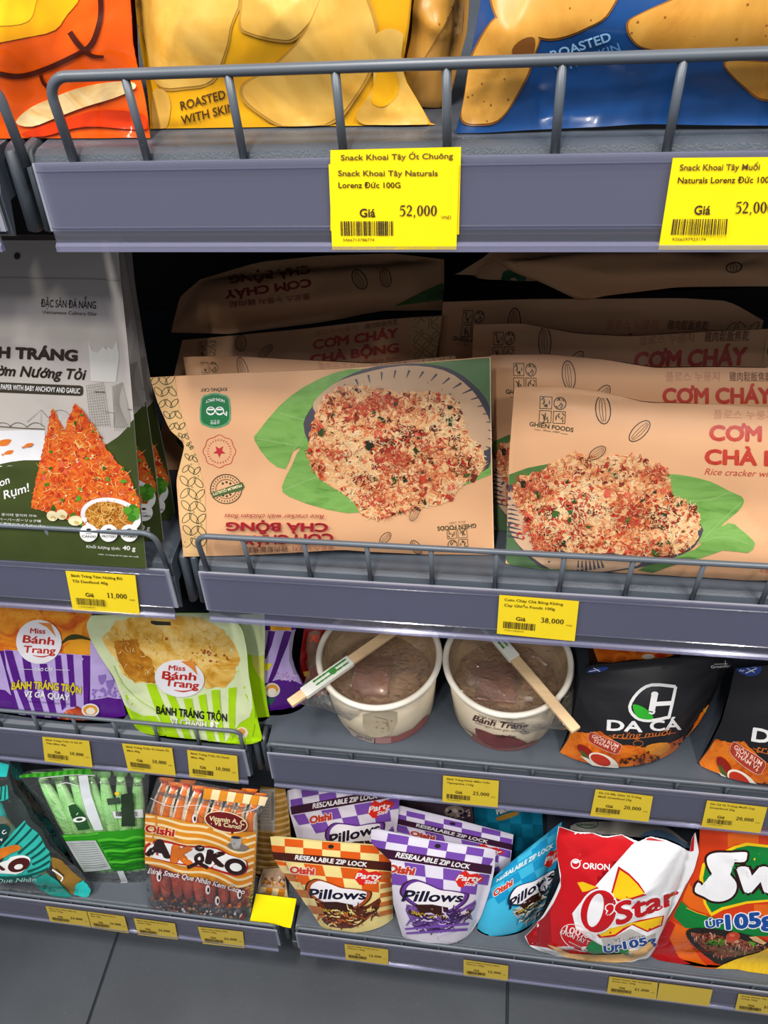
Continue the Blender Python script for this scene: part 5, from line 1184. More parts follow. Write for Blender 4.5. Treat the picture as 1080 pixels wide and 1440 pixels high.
OI = mat('#c86a2a', rough=0.4, var=0); A.text(OI, 'trứng muối', R8b((385, 503)), R8b((650, 486)), 8.5, shear=0.3, arc=-1.5); A.line(OI, R8b((370, 490), (440, 505), (560, 495), (668, 476)), 0.8, smooth=4); A.ring(OI, *R8b((500, 526)), 7, 4, 0.7)
bp = R8b((288, 474), (330, 492), (380, 510), (425, 532), (418, 560), (400, 574), (340, 552), (300, 530), (276, 508)); A.poly(mat('#a83a28', rough=0.4, var=0), bp, smooth=2); A.line(mat('#e0b49a', rough=0.4, var=0), bp, 0.6, closed=True, smooth=2)
PK = mat('#f0c8b8', rough=0.4, var=0); A.text(PK, 'GIÒN RỤM', R8b((292, 498)), R8b((408, 546)), 5.2, bold=0.02); A.text(PK, 'THẤM VỊ', R8b((298, 519)), R8b((398, 562)), 4.6, bold=0.02)
A.poly(mat('#d98a2c', rough=0.4, var=0.08, vs=90), R8b((530, 545), (560, 528), (630, 520), (640, 545), (600, 575), (545, 570)), smooth=2); A.poly(mat('#d9862c', rough=0.4, var=0.08, vs=90), R8b((440, 660), (500, 640), (590, 620), (560, 645), (490, 680)), smooth=2)
A.blobs([mat('#5a2410', rough=0.4, var=0), mat('#3a180c', rough=0.4, var=0)], R8b((410, 600), (540, 560), (600, 590), (560, 625), (420, 640)), 60, 0.8, 2.4, 8)
A.ell(mat('#8e1f14', rough=0.35, var=0), *R8b((262, 558)), 13, 6, 35); A.ell(mat('#4a5a28', rough=0.35, var=0), *R8b((262, 580)), 10, 2.4, 45)
A.ell(mat('#e4dccf', rough=0.35, var=0), *R8b((346, 606)), 22.5, 9.5, 24); A.ell(mat('#b8321c', rough=0.3, var=0.05), *R8b((332, 600)), 15, 7, 22)
A.poly(mat('#d8d0c4', rough=0.35, var=0), R8b((240, 580), (270, 590), (380, 655), (372, 662), (300, 632)))
A.ell(mat('#101010', rough=0.6, var=0), *R8b((620, 187)), 5, 2.6); A.text(WHITE, 'Greenfood', R8b((826, 190)), R8b((928, 184)), 4.2); A.line(WHITE, R8b((840, 172), (900, 170)), 0.6); A.line(WHITE, R8b((889, 155), (890, 172)), 0.8)
DQ = [(787, 1057), (957, 1045), (1035, 922), (819, 943)]
s = Sheet((787, 1057), (957, 1046), Z, 15, [(787, 1057), (799, 1031), (808, 990), (819, 943)], [(957, 1046), (982, 1018), (1004, 980), (1020, 946), (1035, 924)], top=[(819, 943), (830, 936), (930, 926), (1035, 924)], thick=0.034, back=0.012, kind='pouch', pexp=1.9, crease=0.0022, seed=75, cw=(0.006, 0.02))
s.art = A
s.build('snack_pouch', 'black pouch with white house logo, right beside the right paper bowl', 'pouch', 'black fish skin pouches', BLK, seals=(0, 0.13))
DQ2 = [(981, 1074), (1180, 1080), (1280, 918), (1034, 940)]
s = Sheet((981, 1074), (1180, 1080), Z, 15, [(981, 1074), (998, 1045), (1013, 1015), (1025, 975), (1034, 940)], [(1180, 1080), (1240, 1000), (1280, 918)], thick=0.032, back=0.012, kind='pouch', pexp=1.9, crease=0.0022, seed=76, cw=(0.006, 0.02))
s.art = TPrint(A, homog(DQ, DQ2)); s.art.poly(mat('#27418f', rough=0.4, var=0), R8b((940, 200), (950, 182), (1000, 174), (1050, 182), (1040, 215), (990, 225)), smooth=2); s.art.line(WHITE, R8b((980, 212), (1030, 190)), 1.2); s.art.line(WHITE, R8b((985, 190), (1020, 208)), 1.0); s.art.text(WHITE, 'ÁP', R8b((950, 204)), R8b((975, 206)), 3)
s.build('snack_pouch', 'black pouch cut off by the right edge of the picture, on the third shelf', 'pouch', 'black fish skin pouches', BLK, seals=(0, 0.13))
s = Sheet((0, 0), (1, 1), Z, 10, [(838, 1000), (830, 950), (826, 905)], [(960, 1000), (962, 950), (955, 908)], thick=0.010, back=0.010, kind='pouch', crease=0.003, seed=77, yaw_plane=(np.array([0.125, 0.515, Z]), np.array([0.235, 0.510, Z])))
s.art.poly(EGG, R8b((292, 80), (420, 90), (560, 92), (660, 130), (600, 150), (480, 150), (380, 165), (320, 160))); s.art.ell(mat('#d8cfc2', rough=0.35, var=0), *R8b((545, 138)), 9, 3.5); s.art.ell(mat('#b8321c', rough=0.3, var=0), *R8b((600, 132)), 8, 3)
s.build('snack_pouch', 'dark pouch with an orange picture, half hidden behind the black logo pouch', 'pouch', None, mat('#2a1614', rough=0.4, var=0.05))
# ------------------------------------------------------------------ bottom shelf
Z = ZS[3]+0.0005
CLEARP = clearmat('clear_pack_film', tint='#fafafa', gloss=0.05, rough=0.06, bump=0.5, bs=80, haze=0.02)
def sticks(s, n, u0, u1, v0, v1, depth, r, m, endm, name='biscuit_stick', lean=0.0, seed=0, mats=None, endm2=None):
    """wrapped biscuit sticks standing side by side behind the film of pouch s"""
    rs = random.Random(seed)
    G = s.grid(60, 60)
    for k in range(n):
        u = u0+(u1-u0)*(k+0.5)/n; dv = rs.uniform(-0.02, 0.02); pts = []; rr = []; vv = np.linspace(v0+dv, v1+dv, 9)
        for q, v in enumerate(vv):
            uu = u+lean*(v-0.5)+rs.uniform(-0.003, 0.003)
            ab = G[int(round(min(max(v, 0), 1)*60)), int(round(min(max(uu, 0), 1)*60))][None]
            pts.append(s.world(ab, s.height(ab), depth-r-0.0012)[0]); e = min(q, 8-q)
            rr.append(r*(0.55 if e == 0 else 0.8 if e == 1 and True else 1.0))
        bm = bmesh.new(); add_tube(bm, pts, rr, 10); mm = (mats[k % len(mats)] if mats else m)
        nf = len(bm.faces); bm.faces.ensure_lookup_table()
        for q in range(nf-2):
            if q//10 >= 5: bm.faces[q].material_index = 1 if (q % 10)//2 % 2 == 0 else 2
        # crimped wrapper ends
        for a, b, c in ((pts[0], pts[1], 0), (pts[-1], pts[-2], 1)):
            d = a-b; d = d/np.linalg.norm(d); w = s.e1*r*1.15; p = a+d*0.010
            v = [bm.verts.new(tuple(x)) for x in (a-w*0.8-s.n*0.0005, a+w*0.8-s.n*0.0005, p+w-s.n*0.0005, p-w-s.n*0.0005, a-w*0.8+s.n*0.0005, a+w*0.8+s.n*0.0005, p+w+s.n*0.0005, p-w+s.n*0.0005)]
            for f in ((0, 1, 2, 3), (7, 6, 5, 4), (0, 4, 5, 1), (1, 5, 6, 2), (2, 6, 7, 3), (3, 7, 4, 0)): bm.faces.new([v[i] for i in f]).material_index = 1
        from_bm(name, bm, [mm, endm, endm2 or endm], s.root)

# --- teal pack and the dark one behind it
R1a = C(0, 1060, 4.909)
TEAL = mat('#2fb0a4', rough=0.22, coat=0.4, var=0.04); TEALD = mat('#0d4f49', rough=0.25, coat=0.4, var=0.04); TEALB = mat('#27c2bd', rough=0.2, coat=0.5, var=0.06)
TSTK = foodmat('teal_wrapper', ['#12665e', '#2ab8a6', '#c89a48', '#34ccc4'], scale=40, rough=0.22); GOLDW = mat('#a07a34', rough=0.25, metal=0.3, var=0.08)
s = Sheet((-60, 1212), (112, 1227), Z, 34, push=0.03, left=[(-75, 1212), (-70, 1150), (-60, 1062)], right=[(113, 1227), (92, 1185), (66, 1135), (40, 1098), (24, 1068)], thick=0.006, back=0.004, kind='pillow', crease=0.004, seed=81, ncrease=24, cw=(0.004, 0.012))
A = s.art; DKT = mat('#123b3a', rough=0.25, coat=0.4, var=0.1)
A.poly(mat('#1d6a62', rough=0.25, coat=0.3, var=0.1), R1a((60, 60), (120, 110), (180, 200), (150, 230), (90, 160)), smooth=2); A.poly(mat('#3a3630', rough=0.3, var=0.15), R1a((80, 190), (140, 190), (230, 290), (330, 430), (300, 440), (180, 330)), smooth=2)
A.strands([mat('#0a1e1f', rough=0.25, coat=0.4), mat('#2a4a48', rough=0.25, coat=0.4)], R1a((90, 200), (200, 220), (360, 450), (520, 760), (480, 780), (200, 450)), 50, 26, 1.6, 4, ang=0.7, spread=0.6)
s.build('biscuit_pack', 'dark teal pack wedged between the bright teal and the green biscuit packs', 'biscuit pack', None, DKT)
s = Sheet((-140, 1238), (127, 1261), Z, 23, [(-140, 1238), (-150, 1150), (-150, 1062)], [(127, 1261), (128, 1248), (112, 1224), (92, 1207), (76, 1193), (70, 1186), (60, 1166), (44, 1150), (34, 1128), (20, 1112), (14, 1090), (14, 1068)],
          bottom=[(-140, 1238), (0, 1252), (60, 1262), (110, 1264), (127, 1261)], thick=0.018, back=0.012, kind='pillow', crease=0.003, seed=82, ncrease=22, cw=(0.004, 0.014), pexp=4, ramp=0.15)
A = s.art
A.poly(TEALB, R1a((-500, 10), (0, 60), (62, 90), (70, 140), (30, 160), (-500, 120)), smooth=2); A.poly(TEAL, R1a((-500, 220), (0, 230), (75, 212), (80, 300), (20, 325), (-500, 330))); 
for k in range(3): A.line(TEALD, R1a((10+k*28, 222), (4+k*28, 318)), 2.2)
band = R1a((-700, 630), (0, 640), (40, 600), (110, 520), (190, 440), (215, 480), (290, 512), (335, 640), (352, 742), (338, 790), (250, 848), (120, 880), (0, 878), (-700, 860)); A.poly(TEAL, band)
for q in ([(30, 640), (110, 560), (185, 470), (205, 450)], [(70, 665), (160, 580), (225, 510), (240, 490)], [(125, 690), (215, 610), (275, 545), (290, 520)], [(175, 705), (250, 650), (305, 590), (312, 575)], [(215, 725), (280, 680), (325, 635)], [(222, 765), (290, 730), (345, 690)], [(190, 815), (270, 785), (345, 740)], [(-60, 850), (60, 855), (180, 845), (280, 815), (335, 790)], [(-200, 872), (0, 872), (120, 870), (220, 852)]): A.line(TEALD, R1a(*q), 3.2, smooth=5)
A.poly(WHITE, R1a((-400, 760), (0, 752), (70, 715), (150, 700), (200, 715), (208, 750), (175, 800), (110, 832), (0, 825), (-400, 835)), smooth=2)
BR_ = mat('#4a1712', rough=0.25, coat=0.4); A.ell(BR_, *R1a((130, 768)), 16, 9.5, -18); A.ell(WHITE, *R1a((128, 780)), 6.3, 3.6, -12); A.text(BR_, 'AKIK', R1a((-250, 822)), R1a((32, 800)), 17, bold=0.05)
A.poly(mat('#d8781e', rough=0.25, coat=0.4, var=0.08), R1a((-40, 640), (0, 655), (50, 640), (110, 628), (140, 640), (140, 660), (70, 690), (0, 730), (-60, 730)), smooth=2)
A.poly(mat('#143f3c', rough=0.25, coat=0.4), R1a((-60, 480), (20, 488), (62, 500), (72, 530), (50, 570), (20, 600), (0, 640), (-20, 640), (-60, 600)), smooth=2); A.text(WHITE, 'C', R1a((22, 560)), R1a((46, 545)), 5.5, bold=0.02); A.text(WHITE, 'v', R1a((2, 605)), R1a((20, 600)), 5.5, bold=0.02)
A.poly(mat('#6a6a5a', rough=0.3, var=0.1), R1a((-100, 440), (30, 430), (70, 480), (0, 485), (-100, 470)))
A.poly(GOLDW, R1a((355, 712), (420, 730), (520, 830), (570, 870), (530, 900), (505, 975), (470, 960), (400, 860), (355, 770)), rough=0.8, step=4)
A.poly(mat('#1e8f84', rough=0.22, coat=0.4, var=0.08), R1a((220, 870), (320, 825), (400, 880), (500, 985), (470, 1003), (360, 985), (270, 930)), rough=0.5, step=5)
A.poly(TEALB, R1a((520, 905), (575, 872), (600, 900), (627, 935), (622, 965), (595, 1008), (560, 985), (510, 975)), rough=0.8, step=3); A.line(WHITE, R1a((360, 800), (430, 850), (420, 880)), 2, smooth=3); A.line(INKB, R1a((380, 790), (440, 845)), 1.4)
A.text(mat('#9fc9c4', rough=0.3, var=0), 'Snack Que Nhân', R1a((-200, 900)), R1a((250, 880)), 6, shear=0.2)
s.build('biscuit_pack', 'bright teal striped biscuit pack at the left end of the bottom shelf', 'biscuit pack', None, CLEARP, backm=CLEARP, seals=(0, 0.1))
sticks(s, 5, 0.1, 0.9, 0.14, 0.90, -0.001, 0.0075, TSTK, TEALB, seed=4)

# --- green pack
GRB = mat('#2c9a1a', rough=0.22, coat=0.4, var=0.04); GRL = mat('#55c232', rough=0.22, coat=0.4, var=0.03); GRD = mat('#14700f', rough=0.22, coat=0.4, var=0.03)
GSTK = foodmat('green_wrapper', ['#58a848', '#9cdc7c', '#b8ec9c', '#a4e088', '#74c060'], scale=30, rough=0.25, stretch=(1, 1, .4)); GEND = mat('#a8ec94', rough=0.25, coat=0.4, var=0.08)
s = Sheet((119, 1240), (200, 1243), Z, 17, push=0.006, left=[(119, 1240), (107, 1214), (90, 1182), (68, 1140), (46, 1114), (26, 1092)], right=[(205, 1243), (206, 1200), (207, 1150), (210, 1088)], bottom=[(119, 1240), (140, 1246), (180, 1247), (205, 1243)], top=[(26, 1092), (40, 1083), (125, 1080), (210, 1086)],
          thick=0.012, back=0.016, kind='pillow', pexp=3.2, crease=0.003, seed=84, ncrease=26, cw=(0.004, 0.012), ramp=0.1)
A = s.art
A.stripes(GRL, R1a((135, 140))if False else R1a((135, 145)), R1a((620, 100)), R1a((640, 140)), R1a((135, 165)), 1, duty=0.999)
for k in range(9): x = 150+k*52; A.poly(GRB, R1a((x, 146-k*4.4), (x+26, 143-k*4.4), (x+20, 163-k*2.4), (x-5, 164-k*2.4)))
A.poly(GRB, R1a((425, 560), (560, 555), (680, 540), (840, 530), (1005, 512), (1005, 790), (900, 805), (790, 805), (600, 812), (575, 815), (520, 720), (450, 600)))
for k in range(6): A.line(GRL if k % 2 == 0 else GRD, R1a((675+k*22, 600+k*38), (760, 590+k*39), (850, 598+k*38), (930, 575+k*38), (1005, 580+k*37)), 3.4 if k % 2 == 0 else 3.0, smooth=4)
for k in range(6): A.line(GRD, R1a((690+k*22, 618+k*38), (790, 608+k*38), (880, 612+k*38), (1005, 597+k*37)), 2.2, smooth=4)
A.line(GRL, R1a((440, 570), (600, 560), (680, 548)), 2.4, smooth=3)
A.poly(mat('#b9c0c0', rough=0.25, coat=0.3, var=0.04), R1a((452, 605), (560, 600), (660, 598), (700, 670), (770, 795), (680, 808), (580, 815), (520, 720)))
for k in range(12): A.line(mat('#6f7a78', rough=0.4, var=0), R1a((475+k*9, 622+k*15), (560+k*9, 618+k*15.5), (655+k*8, 615+k*14.5)), 0.7)
A.poly(mat('#d9dfe4', rough=0.25, coat=0.3, var=0), R1a((540, 150), (605, 150), (625, 270), (670, 400), (712, 525), (652, 530), (600, 420), (562, 290))); A.poly(mat('#c9d0d4', rough=0.25, coat=0.3, var=0), R1a((808, 812), (850, 808), (895, 910), (850, 914)))
A.poly(mat('#e2e6e6', rough=0.3, var=0), R1a((775, 400), (985, 382), (990, 440), (790, 445))); 
rs = random.Random(5)
for k in range(24): x = 800+k*6.5; A.line(INKB, R1a((x, 398), (x+3, 432)), rs.choice((0.4, 0.7, 1.0)))
A.poly(mat('#2a3a2a', rough=0.3, var=0.1), R1a((835, 280), (920, 270), (935, 500), (840, 505)), rough=0.8); A.poly(mat('#3a4a3a', rough=0.3, var=0.1), R1a((735, 310), (825, 300), (835, 345), (745, 355)))
A.ring(mat('#bfe4b2', rough=0.3, var=0), *R1a((505, 385)), 7, 9, 1.2, -20); A.poly(mat('#24502a', rough=0.3, var=0.1), R1a((470, 360), (520, 345), (590, 430), (620, 520), (540, 530), (490, 430))); A.text(WHITE, 'O', R1a((510, 475)), R1a((590, 465)), 7, bold=0.05); A.ell(mat('#e6c51a', rough=0.3, var=0), *R1a((808, 275)), 3.6, 2.4)
A.line(WHITE, R1a((270, 170), (400, 155), (520, 145), (650, 150)), 0.9, smooth=4); A.line(WHITE, R1a((400, 215), (460, 200), (540, 225)), 1.0, smooth=4)
s.build('biscuit_pack', 'green striped pack of wrapped biscuit sticks, left of the brown striped pack', 'biscuit pack', None, CLEARP, backm=CLEARP, seals=(0, 0.1))
sticks(s, 7, 0.06, 0.96, 0.13, 0.90, -0.001, 0.0098, GSTK, GEND, seed=7, endm2=mat('#c4f4b0', rough=0.25, coat=0.4, var=0.05))

# --- brown and orange pack
R2a = C(190, 1080, 4.5)
ORA = mat('#d98a22', rough=0.22, coat=0.4, var=0.03); CRM = mat('#f0d9a8', rough=0.22, coat=0.4, var=0.02); DBR = mat('#2c1210', rough=0.22, coat=0.5, var=0.02); REDR = mat('#b3201c', rough=0.22, coat=0.4, var=0.02)
BSTK = foodmat('brown_wrapper', ['#6a1e18', '#b03424', '#e05a38', '#c04430', '#f08a50'], scale=26, rough=0.22, stretch=(1, 1, .35)); BEND = foodmat('orange_wrapper_end', ['#f06a28', '#fff0e0', '#f0a040', '#e05030'], scale=70, rough=0.2)
s = Sheet((209, 1279), (351, 1294), Z, 15, [(209, 1279), (205, 1240), (203, 1200), (203, 1165), (205, 1140), (214, 1116), (221, 1094)], [(351, 1294), (356, 1260), (360, 1220), (362, 1180), (362, 1150), (371, 1134), (381, 1121)], bottom=[(209, 1279), (225, 1287), (270, 1290), (320, 1297), (351, 1294)], top=[(221, 1094), (260, 1096), (300, 1104), (340, 1112), (381, 1121)],
          thick=0.013, back=0.020, kind='pillow', pexp=3.2, crease=0.0028, seed=86, ncrease=26, cw=(0.004, 0.012), ramp=0.08)
A = s.art
A.poly(ORA, R2a((62, 285), (130, 298), (250, 318), (350, 345), (450, 352), (600, 400), (700, 405), (775, 405), (775, 520), (760, 600), (745, 710), (690, 750), (620, 768), (560, 745), (470, 710), (330, 685), (180, 635), (62, 605)))
for k in range(8):
    t = k/7.0; y0 = 305+t*290; y1 = 425+t*300; A.line(CRM, R2a((64, y0), (180, y0+18), (300, y0+52+t*10), (430, y0+66), (540, y0+100), (650, y1+25), (765-25*t, y1)), 3.3, smooth=4)
lo = R2a((62, 495), (110, 462), (170, 455), (235, 468), (330, 492), (430, 492), (520, 505), (600, 548), (690, 580), (715, 610), (705, 660), (640, 685), (560, 668), (480, 640), (400, 628), (260, 608), (150, 582), (64, 552)); A.poly(REDR, lo, smooth=2)
c = np.mean(lo, 0); A.poly(WHITE, c+(np.array(lo)-c)*[0.965, 0.84], smooth=2)
A.text(DBR, 'A', R2a((76, 548)), R2a((214, 566)), 23, bold=0.07); A.text(mat('#e0741a', rough=0.22, coat=0.4, var=0.04), 'K', R2a((236, 590)), R2a((352, 606)), 23, bold=0.07, outline=REDR, ow=0.02); A.ell(DBR, *R2a((408, 508)), 7, 4.5, 8)
A.line(DBR, R2a((330, 632), (385, 606), (425, 585), (415, 548), (385, 565), (395, 595), (460, 632)), 5.2, smooth=5); A.text(DBR, 'K', R2a((452, 600)), R2a((556, 622)), 19, bold=0.07); A.ell(DBR, *R2a((635, 625)), 15.5, 11.5, 12); A.ell(WHITE, *R2a((637, 628)), 8.5, 5.8, 8)
A.text(REDR, 'Oishi', R2a((64, 402)), R2a((242, 434)), 10.5, bold=0.05, outline=CRM, ow=0.05)
A.ell(CRM, *R2a((575, 342)), 31, 14.6, 12); A.ell(mat('#6e1a1c', rough=0.22, coat=0.4, var=0.03), *R2a((575, 342)), 29.5, 13.2, 12); A.poly(mat('#6e1a1c', rough=0.22, coat=0.4, var=0.03), R2a((600, 395), (640, 395), (612, 420)))
A.text(CRM, 'Vitamin A, C', R2a((468, 332)), R2a((690, 362)), 6.5, bold=0.03, arc=1); A.text(CRM, 'Và Canxi!', R2a((498, 360)), R2a((670, 388)), 6.2, bold=0.03)
A.ell(mat('#7a6f66', rough=0.25, var=0.05), *R2a((650, 500)), 15, 6, 10); A.poly(mat('#a7a5a2', rough=0.25, var=0.03), R2a((605, 435), (672, 440), (662, 500), (645, 515), (618, 505)), smooth=2); A.ell(mat('#33302f', rough=0.25), *R2a((638, 440)), 7, 2, 4)
CW = mat('#e8dcdc', rough=0.25, coat=0.3, var=0); PX = mat('#5a2a3a', rough=0.25, coat=0.3, var=0)
A.text(CW, 'Bánh Snack Que Nhân Kem Cacao', R2a((78, 665)), R2a((690, 800)), 7.5, shear=0.25, arc=3, bold=0.02, outline=PX, ow=0.05)
for k in range(8): x = 440+k*50; A.poly(ORA if k % 2 == 0 else CRM, R2a((x, 128+k*7.2), (x+50, 135+k*7.2), (x+36-k, 200+k*6), (x-14, 192+k*6)))
for k, (x, y) in enumerate(((150, 690), (460, 770), (520, 840), (660, 800), (375, 320))):
    A.ell(CW, *R2a((x, y)), 3.2, 6.5); A.ell(DBR, *R2a((x+3, y+2)), 1.6, 3.6)
A.line(CW, R2a((95, 190), (230, 245), (400, 235), (560, 280)), 0.8, smooth=4); A.line(CW, R2a((640, 290), (760, 260), (840, 190)), 0.8, smooth=4)
A.blobs([CW, mat('#b8845a', rough=0.2, coat=0.5), mat('#8e2a1e', rough=0.2, coat=0.5)], R2a((110, 870), (300, 870), (480, 900), (700, 930), (690, 955), (400, 930), (120, 905)), 60, 0.8, 3.0, 4)
s.build('biscuit_pack', 'brown and orange striped pack of wrapped biscuit sticks, at the middle of the bottom left', 'biscuit pack', None, CLEARP, backm=CLEARP, seals=(0, 0.1))
sticks(s, 9, 0.03, 0.98, 0.10, 0.93, -0.001, 0.0092, BSTK, mat('#f07a24', rough=0.2, coat=0.5, var=0.1), seed=9, endm2=mat('#fff0dc', rough=0.2, coat=0.5, var=0.05))
s = Sheet((0, 0), (1, 1), Z, 9, [(352, 1235), (358, 1180), (366, 1106)], [(410, 1236), (410, 1190), (407, 1150), (401, 1110)], thick=0.016, back=0.012, kind='pouch', crease=0.002, seed=88, yaw_plane=(np.array([-0.330, 0.400, Z]), np.array([-0.272, 0.402, Z])))
A = s.art
for k in range(15): y = 1116+k*8.4; A.line(mat('#d8b070', rough=0.3, coat=0.3, var=0), [(355, y-1), (372, y+3), (392, y+2), (408, y-3)], 3.4, smooth=4)
A.poly(mat('#b9b2a8', rough=0.3, var=0.02), R2a((782, 130), (885, 135), (885, 400), (790, 395))); A.poly(mat('#8a8580', rough=0.3, var=0), R2a((862, 150), (880, 150), (880, 330), (862, 330)))
for k in range(10): A.line(mat('#6a655f', rough=0.3, var=0), R2a((800, 150+k*20), (850, 151+k*20)), 0.5)
A.line(mat('#6a655f', rough=0.3, var=0), R2a((786, 345), (885, 350)), 0.5)
s.build('biscuit_pack', 'tan striped pack with a grey label, standing behind the orange checkered pouch', 'biscuit pack', None, mat('#b08434', rough=0.28, coat=0.3, var=0.06))
s = Sheet((0, 0), (1, 1), Z, 35, [(362, 1256), (364, 1240), (370, 1222)], [(406, 1266), (402, 1240), (398, 1220)], thick=0.007, back=0.004, kind='pillow', crease=0.003, seed=89, cw=(0.003, 0.008), yaw_plane=(on_z(362, 1252, Z), on_z(406, 1262, Z)))
A = s.art
for k in range(5): x = 790+k*40; A.poly(ORA if k % 2 else CRM, R2a((x, 752+k*4), (x+40, 756+k*4), (x+28, 820+k*5), (x-10, 812+k*5)))
A.blobs([CW, mat('#8e5a3a', rough=0.25), ORA], R2a((815, 690), (940, 690), (960, 750), (800, 745)), 26, 1.0, 3.4, 6)
s.build('biscuit_pack', 'small clear twisted pack end lying behind the blank yellow card', 'biscuit pack', None, mat('#c9a888', rough=0.2, coat=0.5, var=0.15))

# --- checkered pouches
R3a = C(370, 1090, 5.4); R4a = C(510, 1120, 3.724)
def pillow_art(base, chk, band, mid, splash, choc, txt, side):
    P = Print(); us = [0.005, .115, .268, .424, .576, .740, .895, 0.995]
    def cells(c0, c1, c2, c3, ny, par):
        c0, c1, c2, c3 = [np.array(R3a(c)) for c in (c0, c1, c2, c3)]; V, Fc = [], []
        pt = lambda u, v: (c0+(c1-c0)*u)*(1-v)+(c3+(c2-c3)*u)*v
        for i in range(7):
            for j in range(ny):
                if (i+j) % 2 == par: b = len(V); V += [pt(us[i], j/ny), pt(us[i+1], j/ny), pt(us[i+1], (j+1)/ny), pt(us[i], (j+1)/ny)]; Fc.append((b, b+1, b+2, b+3))
        P.faces(chk, np.array(V), Fc)
    cells((57, 474), (978, 547), (975, 668), (60, 590), 2, 1)
    cells((65, 648), (972, 738), (965, 900), (150, 815), 2, 0)
    P.poly(band, R3a((56, 582), (500, 618), (975, 664), (975, 730), (500, 685), (60, 642)))
    P.text(WHITE, 'RESEALABLE ZIP LOCK', R3a((242, 640)), R3a((785, 697)), 6.6, bold=0.035, shear=0.1)
    P.text(mat('#c8402c', rough=0.3, var=0), 'Oishi', R3a((205, 742)), R3a((385, 757)), 9.5, bold=0.06, outline=WHITE, ow=0.06)
    P.poly(splash, R3a((688, 780), (720, 735), (760, 708), (800, 738), (860, 728), (888, 745), (920, 760), (905, 790), (860, 800), (840, 822), (780, 815), (765, 840), (730, 832), (705, 800)))
    P.text(WHITE, 'Party', R3a((700, 785)), R3a((898, 790)), 8, bold=0.03, shear=0.25); P.text(WHITE, 'Size', R3a((770, 822)), R3a((860, 826)), 5, bold=0.02, shear=0.25)
    P.poly(choc, R3a((380, 960), (600, 1010), (790, 990), (885, 930), (888, 1000), (830, 1060), (760, 1120), (680, 1160), (560, 1160), (480, 1135), (420, 1060)), smooth=2)
    cl = np.array(R3a((318, 880), (330, 820), (390, 787), (450, 797), (520, 822), (600, 852), (700, 862), (800, 878), (828, 895), (810, 950), (750, 1000), (690, 1022), (560, 1015), (440, 975), (360, 925))); c = cl.mean(0)
    for m, k in ((band, 1.0), (mid, 0.95), (mat('#ece8ee', rough=0.3, var=0), 0.84)): P.poly(m, c+(cl-c)*k, smooth=3)
    P.poly(mat('#3a1a14', rough=0.3, var=0.05), R3a((440, 962), (560, 962), (680, 985), (692, 1020), (650, 1042), (560, 1038), (490, 1032)))
    P.text(txt, 'Pillows', R3a((345, 938)), R3a((778, 944)), 14.5, bold=0.03, shear=0.12, h1=12.5)
    P.poly(mat('#33201a', rough=0.3, var=0.05), R3a((405, 1000), (520, 1035), (660, 1052), (780, 1040), (860, 1005), (862, 1030), (780, 1068), (660, 1080), (520, 1062), (420, 1030)), smooth=2)
    P.text(mat('#d9b53a', rough=0.3, var=0), 'SNACK NHÂN VỊ SÔ CÔ LA', R3a((425, 1022)), R3a((850, 1028)), 4.2, bold=0.03, arc=-6.5)
    P.strands(side, R3a((420, 1050), (860, 1000), (860, 1060), (700, 1150), (500, 1130)), 60, 17, 2.6, 3, ang=-0.6, spread=1.1)
    P.poly(mat('#1c1512', rough=0.6, var=0), [(R3a((515, 543))[0]+4.2*math.cos(t), R3a((515, 543))[1]+3.0*math.sin(t)) for t in np.linspace(0, 6, 12)])
    return P
PINK = mat('#d8281e', rough=0.28, coat=0.3, var=0.03); TXT = mat('#191530', rough=0.28, coat=0.3, var=0)
oc = mat('#df5d14', rough=0.28, coat=0.3, var=0.02); ob = mat('#f2dd92', rough=0.28, coat=0.3, var=0.02); obd = mat('#4a1c12', rough=0.3, var=0)
OCH = foodmat('chocolate_print', ['#2a120c', '#4e2214', '#7a3a1e', '#3a1a10', '#a86a3a'], scale=50, rough=0.28, stretch=(1, 1, 2))
PCH = foodmat('purple_swirl_print', ['#2c1440', '#5a3480', '#8a62b2', '#3a2050', '#b89ad0'], scale=50, rough=0.28, stretch=(1, 1, 2))
BCH = foodmat('blue_swirl_print', ['#0c2c3e', '#1f6e8e', '#d8d2c0', '#20485a', '#3f9ec0'], scale=50, rough=0.28, stretch=(1, 1, 2))
hx = lambda *c: [mat(q, rough=0.28, coat=0.3, var=0) for q in c]
OA = pillow_art(ob, oc, obd, mat('#a8501e', rough=0.3, var=0), PINK, OCH, TXT, hx('#f0d890', '#c8642a', '#5a2614'))
OA.stripes(mat('#c8702e', rough=0.28, coat=0.3, var=0.02), R3a((895, 760)), R3a((975, 745)), R3a((985, 1085)), R3a((880, 1110)), 5, duty=0.5)
for k in range(6): x, y = 105+k*52, 720+k*62; OA.poly(mat('#b06a3c', rough=0.3, var=0) if k % 2 else mat('#dcc68c', rough=0.3, var=0), R3a((x-25, y-40), (x+75, y-30), (x+100, y+28), (x+10, y+22)))
kw = dict(kind='pouch', crease=0.0016, ncrease=12, cw=(0.005, 0.02), pexp=2.2)
s = Sheet((451, 1302), (553, 1291), Z, 15, [(451, 1302), (440, 1285), (430, 1270), (416, 1250), (398, 1226), (384, 1205), (380, 1177)], [(553, 1291), (552, 1250), (552, 1215), (551, 1191)], top=[(380, 1177), (386, 1175.5), (460, 1183), (545, 1189), (551, 1191)], thick=0.020, back=0.008, seed=91, **kw)
s.art = OA; s.build('checkered_pouch', 'orange and cream checkered pouch, front left beside the yellow card', 'pouch', 'checkered snack pouches', ob, seals=(0, 0.24))
pc = mat('#7a4cb0', rough=0.28, coat=0.3, var=0.02); pb = mat('#e6e0f0', rough=0.28, coat=0.3, var=0.02); pbd = mat('#3a1630', rough=0.3, var=0)
